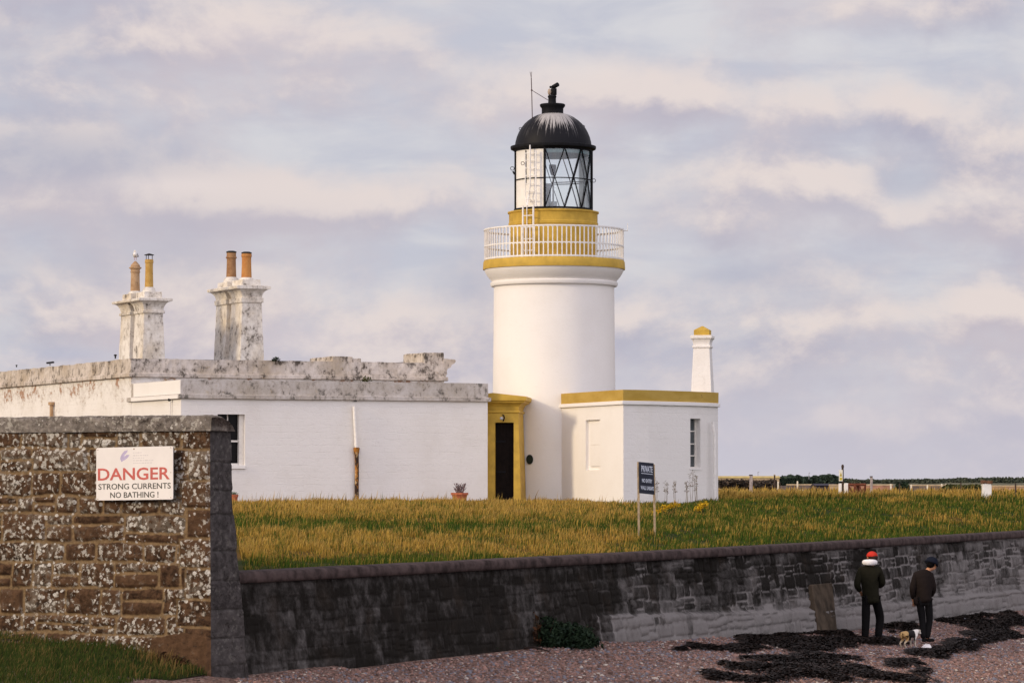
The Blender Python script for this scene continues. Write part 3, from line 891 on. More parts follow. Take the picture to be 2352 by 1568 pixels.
def text_mesh(body, size, matl, name, parent, origin, right, up, width=None, height=None, thick=0.004, shear=0, bold=0.0, label=None):
    cu = bpy.data.curves.new('lettering', 'FONT')
    cu.body = body; cu.size = 1.0; cu.extrude = 0.01; cu.resolution_u = 3; cu.offset = bold
    tmp = bpy.data.objects.new('lettering', cu); COL.objects.link(tmp)
    bpy.context.view_layer.update()
    me = bpy.data.meshes.new_from_object(tmp.evaluated_get(bpy.context.evaluated_depsgraph_get()))
    bpy.data.objects.remove(tmp); bpy.data.curves.remove(cu)
    co = np.empty(len(me.vertices) * 3, dtype=np.float32); me.vertices.foreach_get('co', co); co = co.reshape(-1, 3)
    mn, mx_ = co.min(0), co.max(0)
    nx = (co[:, 0] - mn[0]) / (mx_[0] - mn[0]) * width
    ny = (co[:, 1] - mn[1]) / (mx_[1] - mn[1]) * height
    nz = (co[:, 2] - mn[2]) / (mx_[2] - mn[2]) * thick
    right = np.array(right); up = np.array(up); nrm = np.cross(right, up); nrm = nrm / np.linalg.norm(nrm)
    off = Vector((0, 0, 0)); top = parent
    while top is not None: off = off + origin_of(top); top = top.parent
    W = np.array(origin)[None] + nx[:, None] * right + ny[:, None] * up + nz[:, None] * nrm - np.array(off)
    me.vertices.foreach_set('co', W.astype(np.float32).ravel()); me.update()
    me.materials.clear(); me.materials.append(matl)
    o = bpy.data.objects.new(name, me); COL.objects.link(o); o.parent = parent
    if label: o['label'] = label
    return o

def danger_sign():
    # panel hangs almost square to the lens on the battered face
    d0 = 42.62
    r = Vector((0.96, -0.28, 0.0)).normalized()
    # direction of the wall in plan, seen towards the right
    r = Vector((0.866, -0.5, 0.010)).normalized(); 
    def on(px_, py_):
        # intersect ray with the plane of the wall face, standing 12 cm proud
        q0 = Vector((CORNER.x, CORNER.y, 0)) + Vector((DN.x, DN.y, 0)) * 0.155
        dr = P(px_, py_, 1.0); nn = Vector((DN.x, DN.y, 0))
        k = q0.dot(nn) / dr.dot(nn)
        return dr * k
    bl, br, tl, tr = on(221.5, 1148.8), on(398, 1146.2), on(221.5, 1028.2), on(398, 1026)
    rv = (br - bl); Wd = rv.length; rv.normalize(); uv = (tl - bl); Hh = uv.length; uv.normalize(); nv = rv.cross(uv).normalized()
    root = thing('danger_sign', 'white notice reading DANGER STRONG CURRENTS NO BATHING on the rubble wall', 'sign', tuple(bl))
    pts = []
    rr = 0.022
    for cx, cy, a0 in ((Wd - rr, rr, -90), (Wd - rr, Hh - rr, 0), (rr, Hh - rr, 90), (rr, rr, 180)):
        for k in range(5):
            a = R(a0 + k * 22.5); pts.append((cx + rr * math.cos(a), cy + rr * math.sin(a)))
    mb = MB().rings([[bl + rv * x + uv * y - nv * 0.004 for x, y in pts], [bl + rv * x + uv * y + nv * 0.004 for x, y in pts]])
    wh = simple('sign white enamel', (0.74, 0.70, 0.66), 0.45, 0.04, 3, 0.05, spec=0.4)
    mb.build('panel', wh, root)
    # dark packing frame behind
    MB().obox(bl + rv * 0.02 + uv * 0.02 - nv * 0.05, rv * (Wd - 0.04), nv * 0.045, uv * (Hh - 0.04)).build('backing_batten', simple('dark batten', (0.02, 0.018, 0.016)), root)
    sx = Wd / (2060 - 360.0); sy = Hh / (1372 - 218.0)
    def at(cx, cy): return bl + rv * ((cx - 360) * sx) + uv * ((1372 - cy) * sy) + nv * 0.0045
    red = simple('faded red sign paint', (0.50, 0.105, 0.085), 0.5, 0.15, 30, 0)
    blk = simple('dark sign lettering', (0.045, 0.045, 0.035), 0.5, 0.15, 30, 0)
    lil = simple('faded lilac print', (0.46, 0.40, 0.56), 0.6, 0.12, 30, 0)
    fnt = simple('faint grey print', (0.61, 0.575, 0.56), 0.6, 0.1, 30, 0)
    text_mesh('DANGER', 1, red, 'danger_lettering', root, at(398, 938), rv, uv, (1990 - 398) * sx, (938 - 668) * sy, 0.002, bold=0.016)
    text_mesh('STRONG CURRENTS', 1, blk, 'warning_lettering', root, at(410, 1136), rv, uv, (2010 - 410) * sx, (1136 - 1010) * sy, 0.002, bold=0.006)
    text_mesh('NO BATHING !', 1, blk, 'bathing_lettering', root, at(675, 1322), rv, uv, (1740 - 675) * sx, (1322 - 1196) * sy, 0.002, bold=0.006)
    lf = MB()
    lf.poly(*[at(x, y) for x, y in ((925, 540), (895, 470), (905, 420), (945, 350), (990, 300), (1065, 282), (1050, 330), (1010, 372), (985, 400), (1000, 415), (1040, 385), (1105, 385), (1070, 440), (1010, 490), (965, 510))][::-1])
    lf.build('leaf_emblem', lil, root)
    fl = MB()
    for y, x1 in ((345, 1380), (405, 1520), (460, 1440), (515, 1600), (570, 1560)):
        x = 1180
        while x < x1:
            wd = random.uniform(22, 70); fl.poly(at(x, y + 10), at(x + wd, y + 10), at(x + wd, y - 10), at(x, y - 10)); x += wd + 14
    fl.build('faint_print', fnt, root)
    rs = simple('rusty screw', (0.25, 0.13, 0.06))
    for cx, cy, r_ in ((398, 262, 9), (1202, 262, 14), (2012, 250, 9), (398, 1345, 9), (2010, 1330, 8), (2012, 790, 8)):
        c = at(cx, cy)
        MB().rings([[c + (rv * math.cos(a) + uv * math.sin(a)) * r_ * sx * q + nv * h for a in [k * math.pi / 4 for k in range(8)]] for q, h in ((1, 0), (0.8, 0.004))]).build('screw', rs, root)
danger_sign()

# ------------------------------------------------------------------ sea wall
def sea_wall():
    root = thing('sea_wall', 'long dark stained sea wall with brown rounded coping curving along the beach', 'wall', (float(SW_X[0]), float(SW_D[0]), -2.6))
    pxs = np.linspace(535, 3000, 1700)
    ns = len(pxs)
    D = -SW_Z * F / wall_h(pxs); X = (pxs - 1176) / F * D
    tx = np.gradient(X); td = np.gradient(D); ln = np.hypot(tx, td); tx, td = tx / ln, td / ln
    nxv, ndv = td, -tx                      # out of the face, towards the beach
    arc = np.r_[0, np.cumsum(np.hypot(np.diff(X), np.diff(D)))]
    zt = SW_Z - 0.155
    nz = 84
    z = np.linspace(-3.9, zt, nz)
    S, ZZ = np.meshgrid(arc, z, indexing='ij')
    rel, msk, idn = lay_stones(S, ZZ, 211, (0.15, 0.29), 0.22, 0.75, 0.018, 0.055, 0.28)
    zb = beach_base(D)[:, None]
    # footing course stands forward on the right hand half
    pf = sstep(1335, 1375, pxs)[:, None] * (1 - 0.0 * sstep(1860, 1875, pxs)[:, None])
    ftz = zb + 0.40
    foot = pf * sstep(0.02, -0.03, ZZ - ftz)
    batter = 0.24 * np.clip((zt - ZZ) / 1.6, 0, 1.6)
    smooth_l = 1 - sstep(1180, 1500, pxs)[:, None]       # rendered over on the left
    o = batter + foot * 0.10 + (rel * 0.018 + 0.02 * idn * msk) * (1 - 0.75 * smooth_l) + 0.05 * (1 - 0.7 * foot) * (fbm(S * 1.7, ZZ * 2.2, 15, 5) - 0.5)
    XX = X[:, None] + nxv[:, None] * o; DD = D[:, None] + ndv[:, None] * o
    # pale salts: in the joints, in runs, and on the footing
    runs = sstep(0.58, 0.76, fbm(S * 1.6, ZZ * 1.1 + 4, 19, 5))
    lowr = sstep(1300, 1500, pxs)[:, None]
    hgt = np.clip((ZZ - zb) / np.maximum(zt - zb, 0.3), 0, 1)
    pale = 0.12 + 0.16 * runs + foot * 0.30 * (0.6 + 0.8 * fbm(S * 1.5, ZZ * 3, 23)) + lowr * 0.30 * (1 - hgt) ** 1.2
    pale = pale + sstep(2000, 2300, pxs)[:, None] * 0.16 + 0.35 * lowr * sstep(0.52, 0.70, fbm(S * 1.3 + 7, ZZ * 1.7, 57, 4)) * (1 - 0.5 * hgt) + 0.22 * sstep(0.86, 0.97, hgt) * fbm(S * 1.1, ZZ * 2, 29, 4)
    pale = pale + (1 - sstep(560, 900, pxs)[:, None]) * 0.12
    pale = pale + 0.55 * (1 - msk) * lowr * sstep(0.40, 0.58, fbm(S * 0.9, ZZ * 1.2, 33, 3)) + foot * 0.14 * (idn - 0.5) * 2 + 0.12 * (idn - 0.5) * lowr
    blk = np.floor(S / 0.40 + 0.25 * np.sin(np.floor(S / 0.40) * 2.3)); fr_ = S / 0.40 - np.floor(S / 0.40)
    pale = pale + foot * (0.55 * (1 - sstep(0.02, 0.07, np.minimum(fr_, 1 - fr_))) + 0.30 * (hash2(np.floor(S / 0.40), np.zeros_like(S), 8) - 0.55))
    darkp = sstep(0.5, 0.66, fbm(S * 0.55 + 2, ZZ * 0.9, 41, 4)) * sstep(0.25, 0.6, hgt)
    pale = np.clip(pale - 0.20 * darkp * (1 - foot) + 0.10 * foot, 0, 1)
    m, t, b, out = mat('dark tidal masonry')
    vec = t.coords()
    pl = t.attr('pale'); ms = t.attr('stone'); rd = t.attr('rnd')
    n = t.noise(vec, 7, 9, 0.72); n2 = t.noise(t.coords((1, 1, 0.75)), 6, 8, 0.72)
    f = t.math('ADD', pl, t.math('MULTIPLY', t.math('SUBTRACT', n, 0.5), 0.65))
    f = t.math('ADD', f, t.math('MULTIPLY', t.math('SUBTRACT', n2, 0.5), 0.45))
    f = t.math('ADD', f, t.math('MULTIPLY', t.math('SUBTRACT', rd, 0.5), 0.14))
    c = t.mix(t.ramp(f, 0.08, 0.78), (0.010, 0.008, 0.006), (0.205, 0.19, 0.182))
    c = t.mix(t.math('MULTIPLY', t.ramp(t.noise(vec, 1.6, 5), 0.5, 0.75), 0.35), c, (0.05, 0.036, 0.026))
    c = t.mix(t.math('MULTIPLY', t.ramp(n2, 0.68, 0.78), t.math('MULTIPLY', pl, 1.3, clamp=True)), c, (0.30, 0.29, 0.30))
    t.l(c, b.inputs['Base Color']); b.inputs['Roughness'].default_value = 0.85
    b.inputs['Specular IOR Level'].default_value = 0.12
    bump(t, b, t.math('ADD', n, t.math('MULTIPLY', ms, 0.4)), 0.8, 0.04)
    big_mesh('masonry', np.stack([XX, DD, ZZ], -1).reshape(-1, 3), [grid_faces(ns, nz)], m, root,
             {'pale': pale, 'stone': msk, 'rnd': idn}, True)
    # coping
    prof = np.array([(-0.02, 0.0), (0.10, 0.0), (0.112, 0.01), (0.115, 0.110), (0.100, 0.138), (0.060, 0.152), (-0.10, 0.16), (-0.32, 0.155), (-0.36, 0.13), (-0.37, -0.25)])
    sg = np.r_[0, np.cumsum(np.hypot(*np.diff(prof, axis=0).T))]; kk = np.linspace(0, sg[-1], 26)
    po = np.interp(kk, sg, prof[:, 0]); pz = np.interp(kk, sg, prof[:, 1])
    A, K = np.meshgrid(arc, np.arange(26), indexing='ij')
    jd = np.abs((A + 0.3) % 1.65 - 0.825)
    nn = 0.014 * (fbm(A * 1.2, K * 0.15, 51, 5) - 0.5) - 0.014 * (1 - sstep(0, 0.02, jd))
    oo = po[K] + nn; zz = zt - 0.004 + pz[K] + nn * (pz[K] > 0.08)
    XX = X[:, None] + nxv[:, None] * oo; DD = D[:, None] + ndv[:, None] * oo
    m2 = simple('brown grey coping concrete', (0.060, 0.043, 0.040), 0.9, 0.5, 5, 0.6, spec=0.1)
    big_mesh('coping', np.stack([XX, DD, zz], -1).reshape(-1, 3), [grid_faces(ns, 26)], m2, root, smooth=True)
    # concrete buttress slab leaning on the wall
    c1, t1 = P(1858, 1342, 0.9), None
    def on(px_, py_, proud):
        k = np.interp(px_, pxs, D); xx = np.interp(px_, pxs, X)
        i = int(np.argmin(abs(pxs - px_)))
        q0 = Vector((xx, k, 0)) + Vector((nxv[i], ndv[i], 0)) * proud; nn_ = Vector((nxv[i], ndv[i], 0))
        dr = P(px_, py_, 1.0); kk_ = q0.dot(nn_) / dr.dot(nn_); return dr * kk_
    i = int(np.argmin(abs(pxs - 1890))); nn_ = Vector((nxv[i], ndv[i], 0))
    tl, tr = on(1865, 1342, 0.17), on(1912, 1338, 0.17)
    bl_, br_ = on(1890, 1449, 0.50), on(1929, 1460, 0.50)
    ib = 0.7
    mm = simple('buff concrete', (0.062, 0.046, 0.032), 0.9, 0.5, 3.0, 0.6, spec=0.1)
    dn_ = Vector((0, 0, -0.4))
    MB().hexa([bl_ + dn_, br_ + dn_, br_ + dn_ - nn_ * ib, bl_ + dn_ - nn_ * ib, tl, tr, tr - nn_ * ib, tl - nn_ * ib]).build('buttress', mm, root, bevel=0.015, sub=0.15, rough=0.003)
sea_wall()
# ------------------------------------------------------------------ keeper's cottage
FD = Vector((math.cos(R(23)), math.sin(R(23))))      # along the fronts, to the right
SDr = Vector((-math.sin(R(26)), math.cos(R(26))))    # along the left flanks, away
def hit_plane(px_, py_, p0, dirv):
    """point where the view ray meets the vertical plane through plan point p0 along dirv"""
    n = Vector((dirv[1], -dirv[0], 0)); dr = P(px_, py_, 1.0)
    k = Vector((p0[0], p0[1], 0)).dot(n) / dr.dot(n)
    return dr * k
def s_on(px_, p0, dirv): 
    h = hit_plane(px_, HZ, p0, dirv); return (Vector(h[:2]) - Vector(p0)).dot(Vector(dirv))

def chimney(parent, corner_px, d, wtop, wbase, deps, gap, ys, label):
    """pair of linked tapering stacks; corner_px is the front left corner of the near stack at neck level"""
    stack = MB()
    y_base, y_neck, y_band, y_cove, y_slab, y_block = ys
    fl = Vector((PX(corner_px, d), d))
    z = lambda y: Z(y, d)
    dep2, dep1 = deps
    centres = []
    for k, (dep, start) in enumerate(((dep2, 0.0), (dep1, dep2 + gap))):
        c = fl + FD * (wtop / 2) + SDr * (start + dep / 2)
        centres.append(c)
        def ring(e_w, e_d, zz, w_=wtop, dp=dep):
            w2 = w_ / 2 + e_w; d2 = dp / 2 + e_d
            return [tuple(c - FD * w2 - SDr * d2) + (zz,), tuple(c + FD * w2 - SDr * d2) + (zz,), tuple(c + FD * w2 + SDr * d2) + (zz,), tuple(c - FD * w2 + SDr * d2) + (zz,)]
        tb = (wbase - wtop) / 2 + 0.045
        rs = [ring(tb, 0.06, z(y_base) - 0.6), ring(0, 0, z(y_neck)), ring(0.045, 0.045, z(y_neck) + 0.005), ring(0.045, 0.045, z(y_band)), ring(0.005, 0.005, z(y_band) + 0.01)]
        for q in range(1, 6):
            a = q / 5; e = 0.01 + 0.20 * (1 - math.cos(a * math.pi / 2)) ; rs.append(ring(e, min(e, gap / 2 - 0.015), z(y_band) + 0.01 + (z(y_cove) - z(y_band)) * math.sin(a * math.pi / 2)))
        ge = gap / 2 - 0.008
        rs += [ring(0.24, ge, z(y_cove) + 0.012), ring(0.25, ge, z(y_slab) - 0.02), ring(0.21, ge, z(y_slab)), ring(-0.02, -0.04, z(y_slab) + 0.02), ring(-0.03, -0.05, z(y_block))]
        stack.rings(rs)
    # recessed link between the stacks
    c = fl + FD * (wtop / 2) + SDr * (dep2 + gap / 2)
    def ring(w2, d2, zz): return [tuple(c - FD * w2 - SDr * d2) + (zz,), tuple(c + FD * w2 - SDr * d2) + (zz,), tuple(c + FD * w2 + SDr * d2) + (zz,), tuple(c - FD * w2 + SDr * d2) + (zz,)]
    stack.rings([ring(wtop / 2 - 0.24, gap / 2 + 0.1, z(y_base) - 0.6), ring(wtop / 2 - 0.26, gap / 2 + 0.1, z(y_slab) - 0.05)])
    o = stack.build('chimney_stack', M['chimney'], parent, sub=0.3, rough=0.010, bevel=0.008, label=label)
    return o, centres

def pot(parent, c, d, y_bot, y_top, r, matl, kind, label=None):
    z0, z1 = Z(y_bot, d), Z(y_top, d)
    h = z1 - z0
    prof = [(r * 1.08, z0 - 0.12), (r * 1.04, z0 + 0.05), (r * 0.97, z0 + h * 0.4), (r * 0.93, z0 + h * 0.72)]
    if kind == 'crown':
        prof += [(r * 0.95, z1 - 0.32), (r * 0.96, z1 - 0.26), (r * 1.10, z1 - 0.24), (r * 0.98, z1 - 0.21), (r * 1.02, z1 - 0.14), (r * 1.34, z1 - 0.12), (r * 1.34, z1 - 0.085), (r * 1.02, z1 - 0.075), (r * 1.0, z1 - 0.02), (r * 0.3, z1 + 0.10), (r * 0.1, z1 + 0.12)]
    elif kind == 'ring':
        prof += [(r * 0.96, z1 - 0.20), (r * 1.13, z1 - 0.185), (r * 1.13, z1 - 0.15), (r * 0.98, z1 - 0.135), (r * 0.97, z1 - 0.05), (r * 0.99, z1), (r * 0.75, z1), (r * 0.7, z1 - 0.1)]
    else:
        prof += [(r * 0.95, z1 - 0.12), (r * 1.04, z1 - 0.11), (r * 1.06, z1 - 0.05), (r * 1.0, z1 - 0.04), (r * 1.0, z1), (r * 0.75, z1), (r * 0.7, z1 - 0.1)]
    o = MB().lathe(c.x, c.y, prof, 28).build('chimney_pot', matl, parent, smooth=True, label=label)
    m = MB()
    m.lathe(c.x, c.y, [(r * 1.7, z0 - 0.16), (r * 1.45, z0 + 0.0), (r * 1.05, z0 + 0.05)], 24)
    m.build('flaunching', M['mortar_pale'], parent, smooth=True)
    return o

def cottage():
    M0 = Vector((PX(300, 102.0), 102.0))
    Lm = s_on(1020, M0, FD)
    M1 = M0 + FD * Lm; M3 = M0 + SDr * 18.0; M2 = M3 + FD * Lm
    root = thing('keepers_cottage', 'long low white flat-roofed cottage with stained parapets and twin chimneys', 'building', (M0.x, M0.y, -0.6))
    zt, zb2, zc = Z(823, 102), Z(852, 102), Z(865.5, 102)
    plan = [M0, M1, M2, M3]
    mbw = MB()
    # left flank carries one vent near the frame edge; front is plain and mostly behind the wing
    mbw.prism(plan, -1.2, zc + 0.02)
    mbw.build('main_wall', M['wall_patched'], root)
    MB().prism(offset_poly(plan, 0.10), zc, zb2 - 0.05).build('main_cornice', M['parapet'], root, sub=0.6, rough=0.008, bevel=0.015)
    MB().prism(offset_poly(plan, 0.045), zb2 - 0.06, zb2 + 0.01).build('main_string_course', M['parapet'], root, sub=0.6, rough=0.006)
    MB().prism(offset_poly(plan, 0.02), zb2, zt).build('main_parapet', M['parapet'], root, sub=0.22, rough=0.022)
    MB().prism(offset_poly(plan, -0.35), zt - 0.1, zt + 0.012).build('main_roof', M['roofing'], root)
    # raised blocks on the parapet
    def blk(name, pxa, pxb, ytop, depth, ybot=836, dz=0.0, back=0.0):
        sa, sb = s_on(pxa, M0, FD), s_on(pxb, M0, FD); dd = (M0 + FD * sa).y
        a = M0 + FD * sa + SDr * (0.02 + back)
        MB().obox((a.x, a.y, zt - 0.06), tuple(FD * (sb - sa)) + (0,), tuple(SDr * depth) + (0,), (0, 0, Z(ytop, dd) - zt + 0.06 + dz)).build(name, M['parapet'], root, sub=0.25, rough=0.02, bevel=0.02)
    blk('parapet_block', 763, 810, 818.0, 1.9)
    blk('parapet_block', 811.5, 830, 822.5, 0.9)
    blk('parapet_block', 975, 1020.5, 809, 1.7)
    # projecting moulded cornice at the right hand gable end
    E0 = M0 + FD * Lm
    def gp(px_, py_): h = hit_plane(px_, py_, M0, FD); return (s_on(px_, M0, FD) - Lm, h.z)
    prof = [gp(1018, 865), gp(1024, 864), gp(1027, 858), gp(1026, 851), gp(1029, 846), gp(1036, 843), gp(1037, 838), gp(1044, 834), gp(1047, 829), gp(1045, 825.5), gp(1022, 823.5), gp(1018, 823.5)]
    ga = [(E0 + FD * s).to_tuple() + (zz,) for s, zz in prof]
    gb = [tuple(Vector(p[:2]) + SDr * 17.9) + (p[2],) for p in ga]
    MB().rings([ga, gb]).build('gable_cornice', M['parapet'], root)
    # ---------------- wing
    A = Vector((PX(415, 98.0), 98.0)); Lw = s_on(1120, A, FD); B = A + FD * Lw
    Cc = A + SDr * 4.6; Dd = B + SDr * 4.2
    # keep the wing clear of the main block's front wall
    zwt, zwm, zwc = Z(871.5, 98), Z(904, 98), Z(915, 98)
    s0, s1 = s_on(499, A, FD), s_on(562, A, FD)
    zw0, zw1 = Z(1068, 98.6), Z(951, 98.6)
    inn = Vector((-FD.y, FD.x))
    mb = MB()
    wall_face(mb, A, B, -1.3, zwc + 0.02, [(s0, s1, zw0, zw1)], 0.30, inn)
    mb.poly(tuple(B) + (-1.3,), tuple(Dd) + (-1.3,), tuple(Dd) + (zwc,), tuple(B) + (zwc,))
    mb.poly(tuple(Cc) + (-1.3,), tuple(A) + (-1.3,), tuple(A) + (zwc,), tuple(Cc) + (zwc,))
    mb.build('wing_wall', M['white_wall'], root)
    plan = [A, B, Dd, Cc]
    MB().prism(offset_poly(plan, 0.085), zwc, zwm - 0.012).build('wing_cornice', M['band'], root, sub=0.6, rough=0.005, bevel=0.012)
    MB().prism(offset_poly(plan, 0.012), zwm - 0.02, zwt).build('wing_parapet', M['band'], root, sub=0.4, rough=0.006)
    MB().prism(offset_poly(plan, -0.3), zwt - 0.1, zwt + 0.01).build('wing_roof', M['roofing'], root)
    # clean painted panel on the wing's sunny flank
    fa = A + SDr * 0.012 - FD * 0.022; 
    a = A - FD * 0.03
    MB().obox((a.x - 0.0, a.y, zwm), tuple(SDr * 4.2) + (0,), tuple(FD * 0.02) + (0,), (0, 0, zwt - zwm - 0.01)).build('flank_panel', M['white_smooth'], root)
    MB().obox((A - FD * 0.105).to_tuple() + (zwc + 0.004,), tuple(SDr * 4.2) + (0,), tuple(FD * 0.02) + (0,), (0, 0, zwm - zwc - 0.03)).build('flank_cornice', M['white_smooth'], root)
    # window with sash
    win = MB(); pane = MB(); bars = MB()
    wi = 0.20
    gl0, gl1 = s0 + 0.0, s_on(549.5, A, FD)
    def wp(s, k): q = A + FD * s + inn * k; return (q.x, q.y)
    def bx(mb_, sa, sb, za, zb, k0, k1): mb_.obox(wp(sa, k0) + (za,), tuple(FD * (sb - sa)) + (0,), tuple(inn * (k1 - k0)) + (0,), (0, 0, zb - za))
    zm = Z(1012, 98.6)
    fr = MB()
    bx(fr, s1 - 0.15, s1 - 0.003, zw0 + 0.003, zw1 - 0.003, 0.10, 0.29)
    bx(fr, s0 + 0.003, s0 + 0.05, zw0 + 0.003, zw1 - 0.003, 0.14, 0.29)
    bx(fr, s0 + 0.052, s1 - 0.152, zw0 + 0.004, zw0 + 0.06, 0.15, 0.29)
    f = fr.build('window', M['frame'], root)
    bb = MB(); bx(bb, s0 + 0.05, s1 - 0.152, zm - 0.035, zm + 0.022, 0.17, 0.24)
    sc_ = (s0 + 0.05 + s1 - 0.152) / 2
    bx(bb, sc_ - 0.014, sc_ + 0.014, zm + 0.023, zw1 - 0.005, 0.19, 0.235); bx(bb, sc_ - 0.030, sc_ - 0.004, zw0 + 0.061, zm - 0.036, 0.19, 0.235)
    bb.build('sash_bars', M['frame'], f)
    pn = MB(); bx(pn, s0 + 0.051, s1 - 0.153, zw0 + 0.062, zw1 - 0.004, 0.245, 0.26); pn.build('pane', M['dark_glass'], f)
    sl_ = MB(); bx(sl_, s0 - 0.03, s1 + 0.02, zw0 - 0.11, zw0 - 0.002, -0.05, 0.28); sl_.build('sill', M['white_smooth'], f, bevel=0.01)
    # drainpipe, white above and rusted below
    def wpt(px_, py_, k): h = hit_plane(px_, py_, A, FD); return h - Vector((inn.x, inn.y, 0)) * k
    hp = wpt(814, 919, 0.07)
    dp = MB().tube([wpt(811.5, 933, 0.09), wpt(812.5, 960, 0.09), wpt(815, 1000, 0.09), wpt(816, 1032, 0.09)], 0.055, 12).build('drainpipe', M['white_iron'], root, smooth=True)
    MB().lathe(wpt(816.5, 1030, 0.09).x, wpt(816.5, 1030, 0.09).y, [(0.07, wpt(816.5, 1043, 0.09).z), (0.085, wpt(816, 1038, .09).z), (0.10, wpt(816, 1029, 0.09).z), (0.07, wpt(816, 1027, 0.09).z)], 14).build('pipe_socket', M['rust'], dp, smooth=True)
    MB().tube([wpt(816.5, 1036, 0.09), wpt(817.5, 1070, 0.09), wpt(817, 1110, 0.09), wpt(817, 1160, 0.09)], [0.066, 0.064, 0.066, 0.064], 12).build('rusted_pipe', M['rust'], dp, smooth=True)
    MB().obox(hp + Vector((0, 0, -0.03)) - Vector((0.05, 0, 0)), (0.10, 0.02, 0), (0, 0.1, 0), (0, 0, 0.09)).build('hopper', M['soot'], dp)
    # pipe and vent on the long left flank, small pipe on the wing flank
    def fp(px_, py_, p0, k): h = hit_plane(px_, py_, p0, SDr); return h + Vector((-SDr.y, SDr.x, 0)) * k
    q = MB(); pts = [fp(124, y, M0, 0.09) for y in (925, 940, 975)]
    q.tube(pts, 0.06, 10); q.tube([fp(124, 923, M0, .09), fp(124, 930, M0, .09)], 0.11, 10); q.build('vent_pipe', M['pot_buff'], root, smooth=True)
    p1, p2 = fp(172, 958, M0, 0.03), fp(203, 957, M0, 0.03)
    MB().obox(p2 - Vector((0, 0, 0.05)), p1 - p2, (-0.08, -0.03, 0), (0, 0, 0.07)).build('wall_vent', M['soot'], root)
    q = MB(); q.tube([fp(396, 922, A, 0.07), fp(396, 930, A, 0.07), fp(395.5, 958, A, 0.06)], 0.022, 8); q.build('overflow_pipe', M['white_iron'], root)
    MB().ball(tuple(fp(396, 918, A, 0.10)), 0.05).build('pipe_outlet', M['soot'], root)
    # chimneys
    st, cs = chimney(root, 329, 104.0, 0.63, 0.70, (0.88, 0.93), 0.42, (823, 718.8, 712.7, 691.5, 684.5, 669), 'left twin stack with mould-blackened render')
    pot(st, cs[1], cs[1].y, 672, 608, 0.15, M['pot_buff'], 'crown', 'buff pot with a moulded crown')
    p2_ = pot(st, cs[0], cs[0].y, 663, 596, 0.132, M['pot_yellow'], 'plain', 'yellow pot under a flat metal cowl')
    cw = MB(); c = cs[0]; zt_ = Z(597, c.y)
    for a in (0.6, 2.7, 4.6): cw.tube([(c.x + 0.11 * math.cos(a), c.y + 0.11 * math.sin(a), zt_ - 0.05), (c.x + 0.11 * math.cos(a), c.y + 0.11 * math.sin(a), zt_ + 0.15)], 0.012, 6)
    cw.lathe(c.x, c.y, [(0.155, zt_ + 0.15), (0.16, zt_ + 0.165), (0.02, zt_ + 0.21)], 20)
    cw.build('cowl', M['soot'], st)
    st2, cs2 = chimney(root, 554.6, 105.2, 0.665, 0.76, (0.98, 0.95), 0.40, (828, 694.4, 683, 664, 655.8, 641), 'right twin stack with grey stains low down')
    pot(st2, cs2[1], cs2[1].y, 640, 580, 0.160, M['pot_brown'], 'ring', 'brown pot with a dark rim')
    pot(st2, cs2[0], cs2[0].y, 641, 582, 0.163, M['pot_orange'], 'plain', 'orange pot with a dark rim')
    for c, y in ((cs2[1], 580), (cs2[0], 582)):
        zz = Z(y, c.y); MB().lathe(c.x, c.y, [(0.165, zz - 0.012), (0.172, zz + 0.03), (0.10, zz + 0.055)], 20).build('pot_cap', M['soot'], st2, smooth=True)
    return M0, A, cs
M0, WA, CS = cottage()

# herring gull standing on the crowned pot
def gull():
    c = CS[1]; z0 = Z(598, c.y) - 0.0
    root = thing('gull', 'white gull with grey wings standing on the buff chimney pot', 'bird', (c.x, c.y, z0))
    g = MB()
    g.rings([[(c.x + r * math.cos(a), c.y + y0 + 0.0 * r, z0 + zz + r * 1.0 * math.sin(a)) for a in [k * math.pi / 5 for k in range(10)]] for y0, zz, r in ((-0.17, 0.20, 0.015), (-0.12, 0.19, 0.06), (-0.03, 0.17, 0.085), (0.06, 0.165, 0.075), (0.15, 0.15, 0.04), (0.22, 0.14, 0.012))])
    g.rings([[(c.x + r * math.cos(a), c.y + yy + r * 0.2 * math.sin(a), z0 + zz) for yy, zz, r in [(p[0], p[1], p[2])] for a in [k * math.pi / 5 for k in range(10)]] for p in ((-0.10, 0.17, 0.05), (-0.12, 0.24, 0.045), (-0.12, 0.28, 0.042), (-0.12, 0.31, 0.03), (-0.12, 0.325, 0.008))])
    wh = simple('gull white', (0.78, 0.76, 0.74), 0.8); gr = simple('gull grey', (0.30, 0.30, 0.34), 0.8)
    g.build('body', wh, root, smooth='all')
    for s in (-1, 1):
        wg = MB()
        wg.rings([[(c.x + s * (0.045 + 0.045 * math.cos(a)), c.y + y0, z0 + zz + r * math.sin(a)) for a in [k * math.pi / 4 for k in range(8)]] for y0, zz, r in ((-0.08, 0.19, 0.03), (0.0, 0.18, 0.06), (0.12, 0.16, 0.05), (0.26, 0.14, 0.01))])
        wg.build('wing', gr, root, smooth='all')
    for s in (-1, 1):
        lg = MB(); lg.tube([(c.x + s * 0.03, c.y, z0 + 0.12), (c.x + s * 0.03, c.y, z0 + 0.0)], 0.008, 5)
        lg.build('leg', simple('gull leg', (0.5, 0.25, 0.2)), root)
    MB().tube([(c.x, c.y - 0.15, z0 + 0.285), (c.x, c.y - 0.22, z0 + 0.275)], [0.014, 0.004], 6).build('beak', simple('gull beak', (0.6, 0.4, 0.05)), root)
gull()
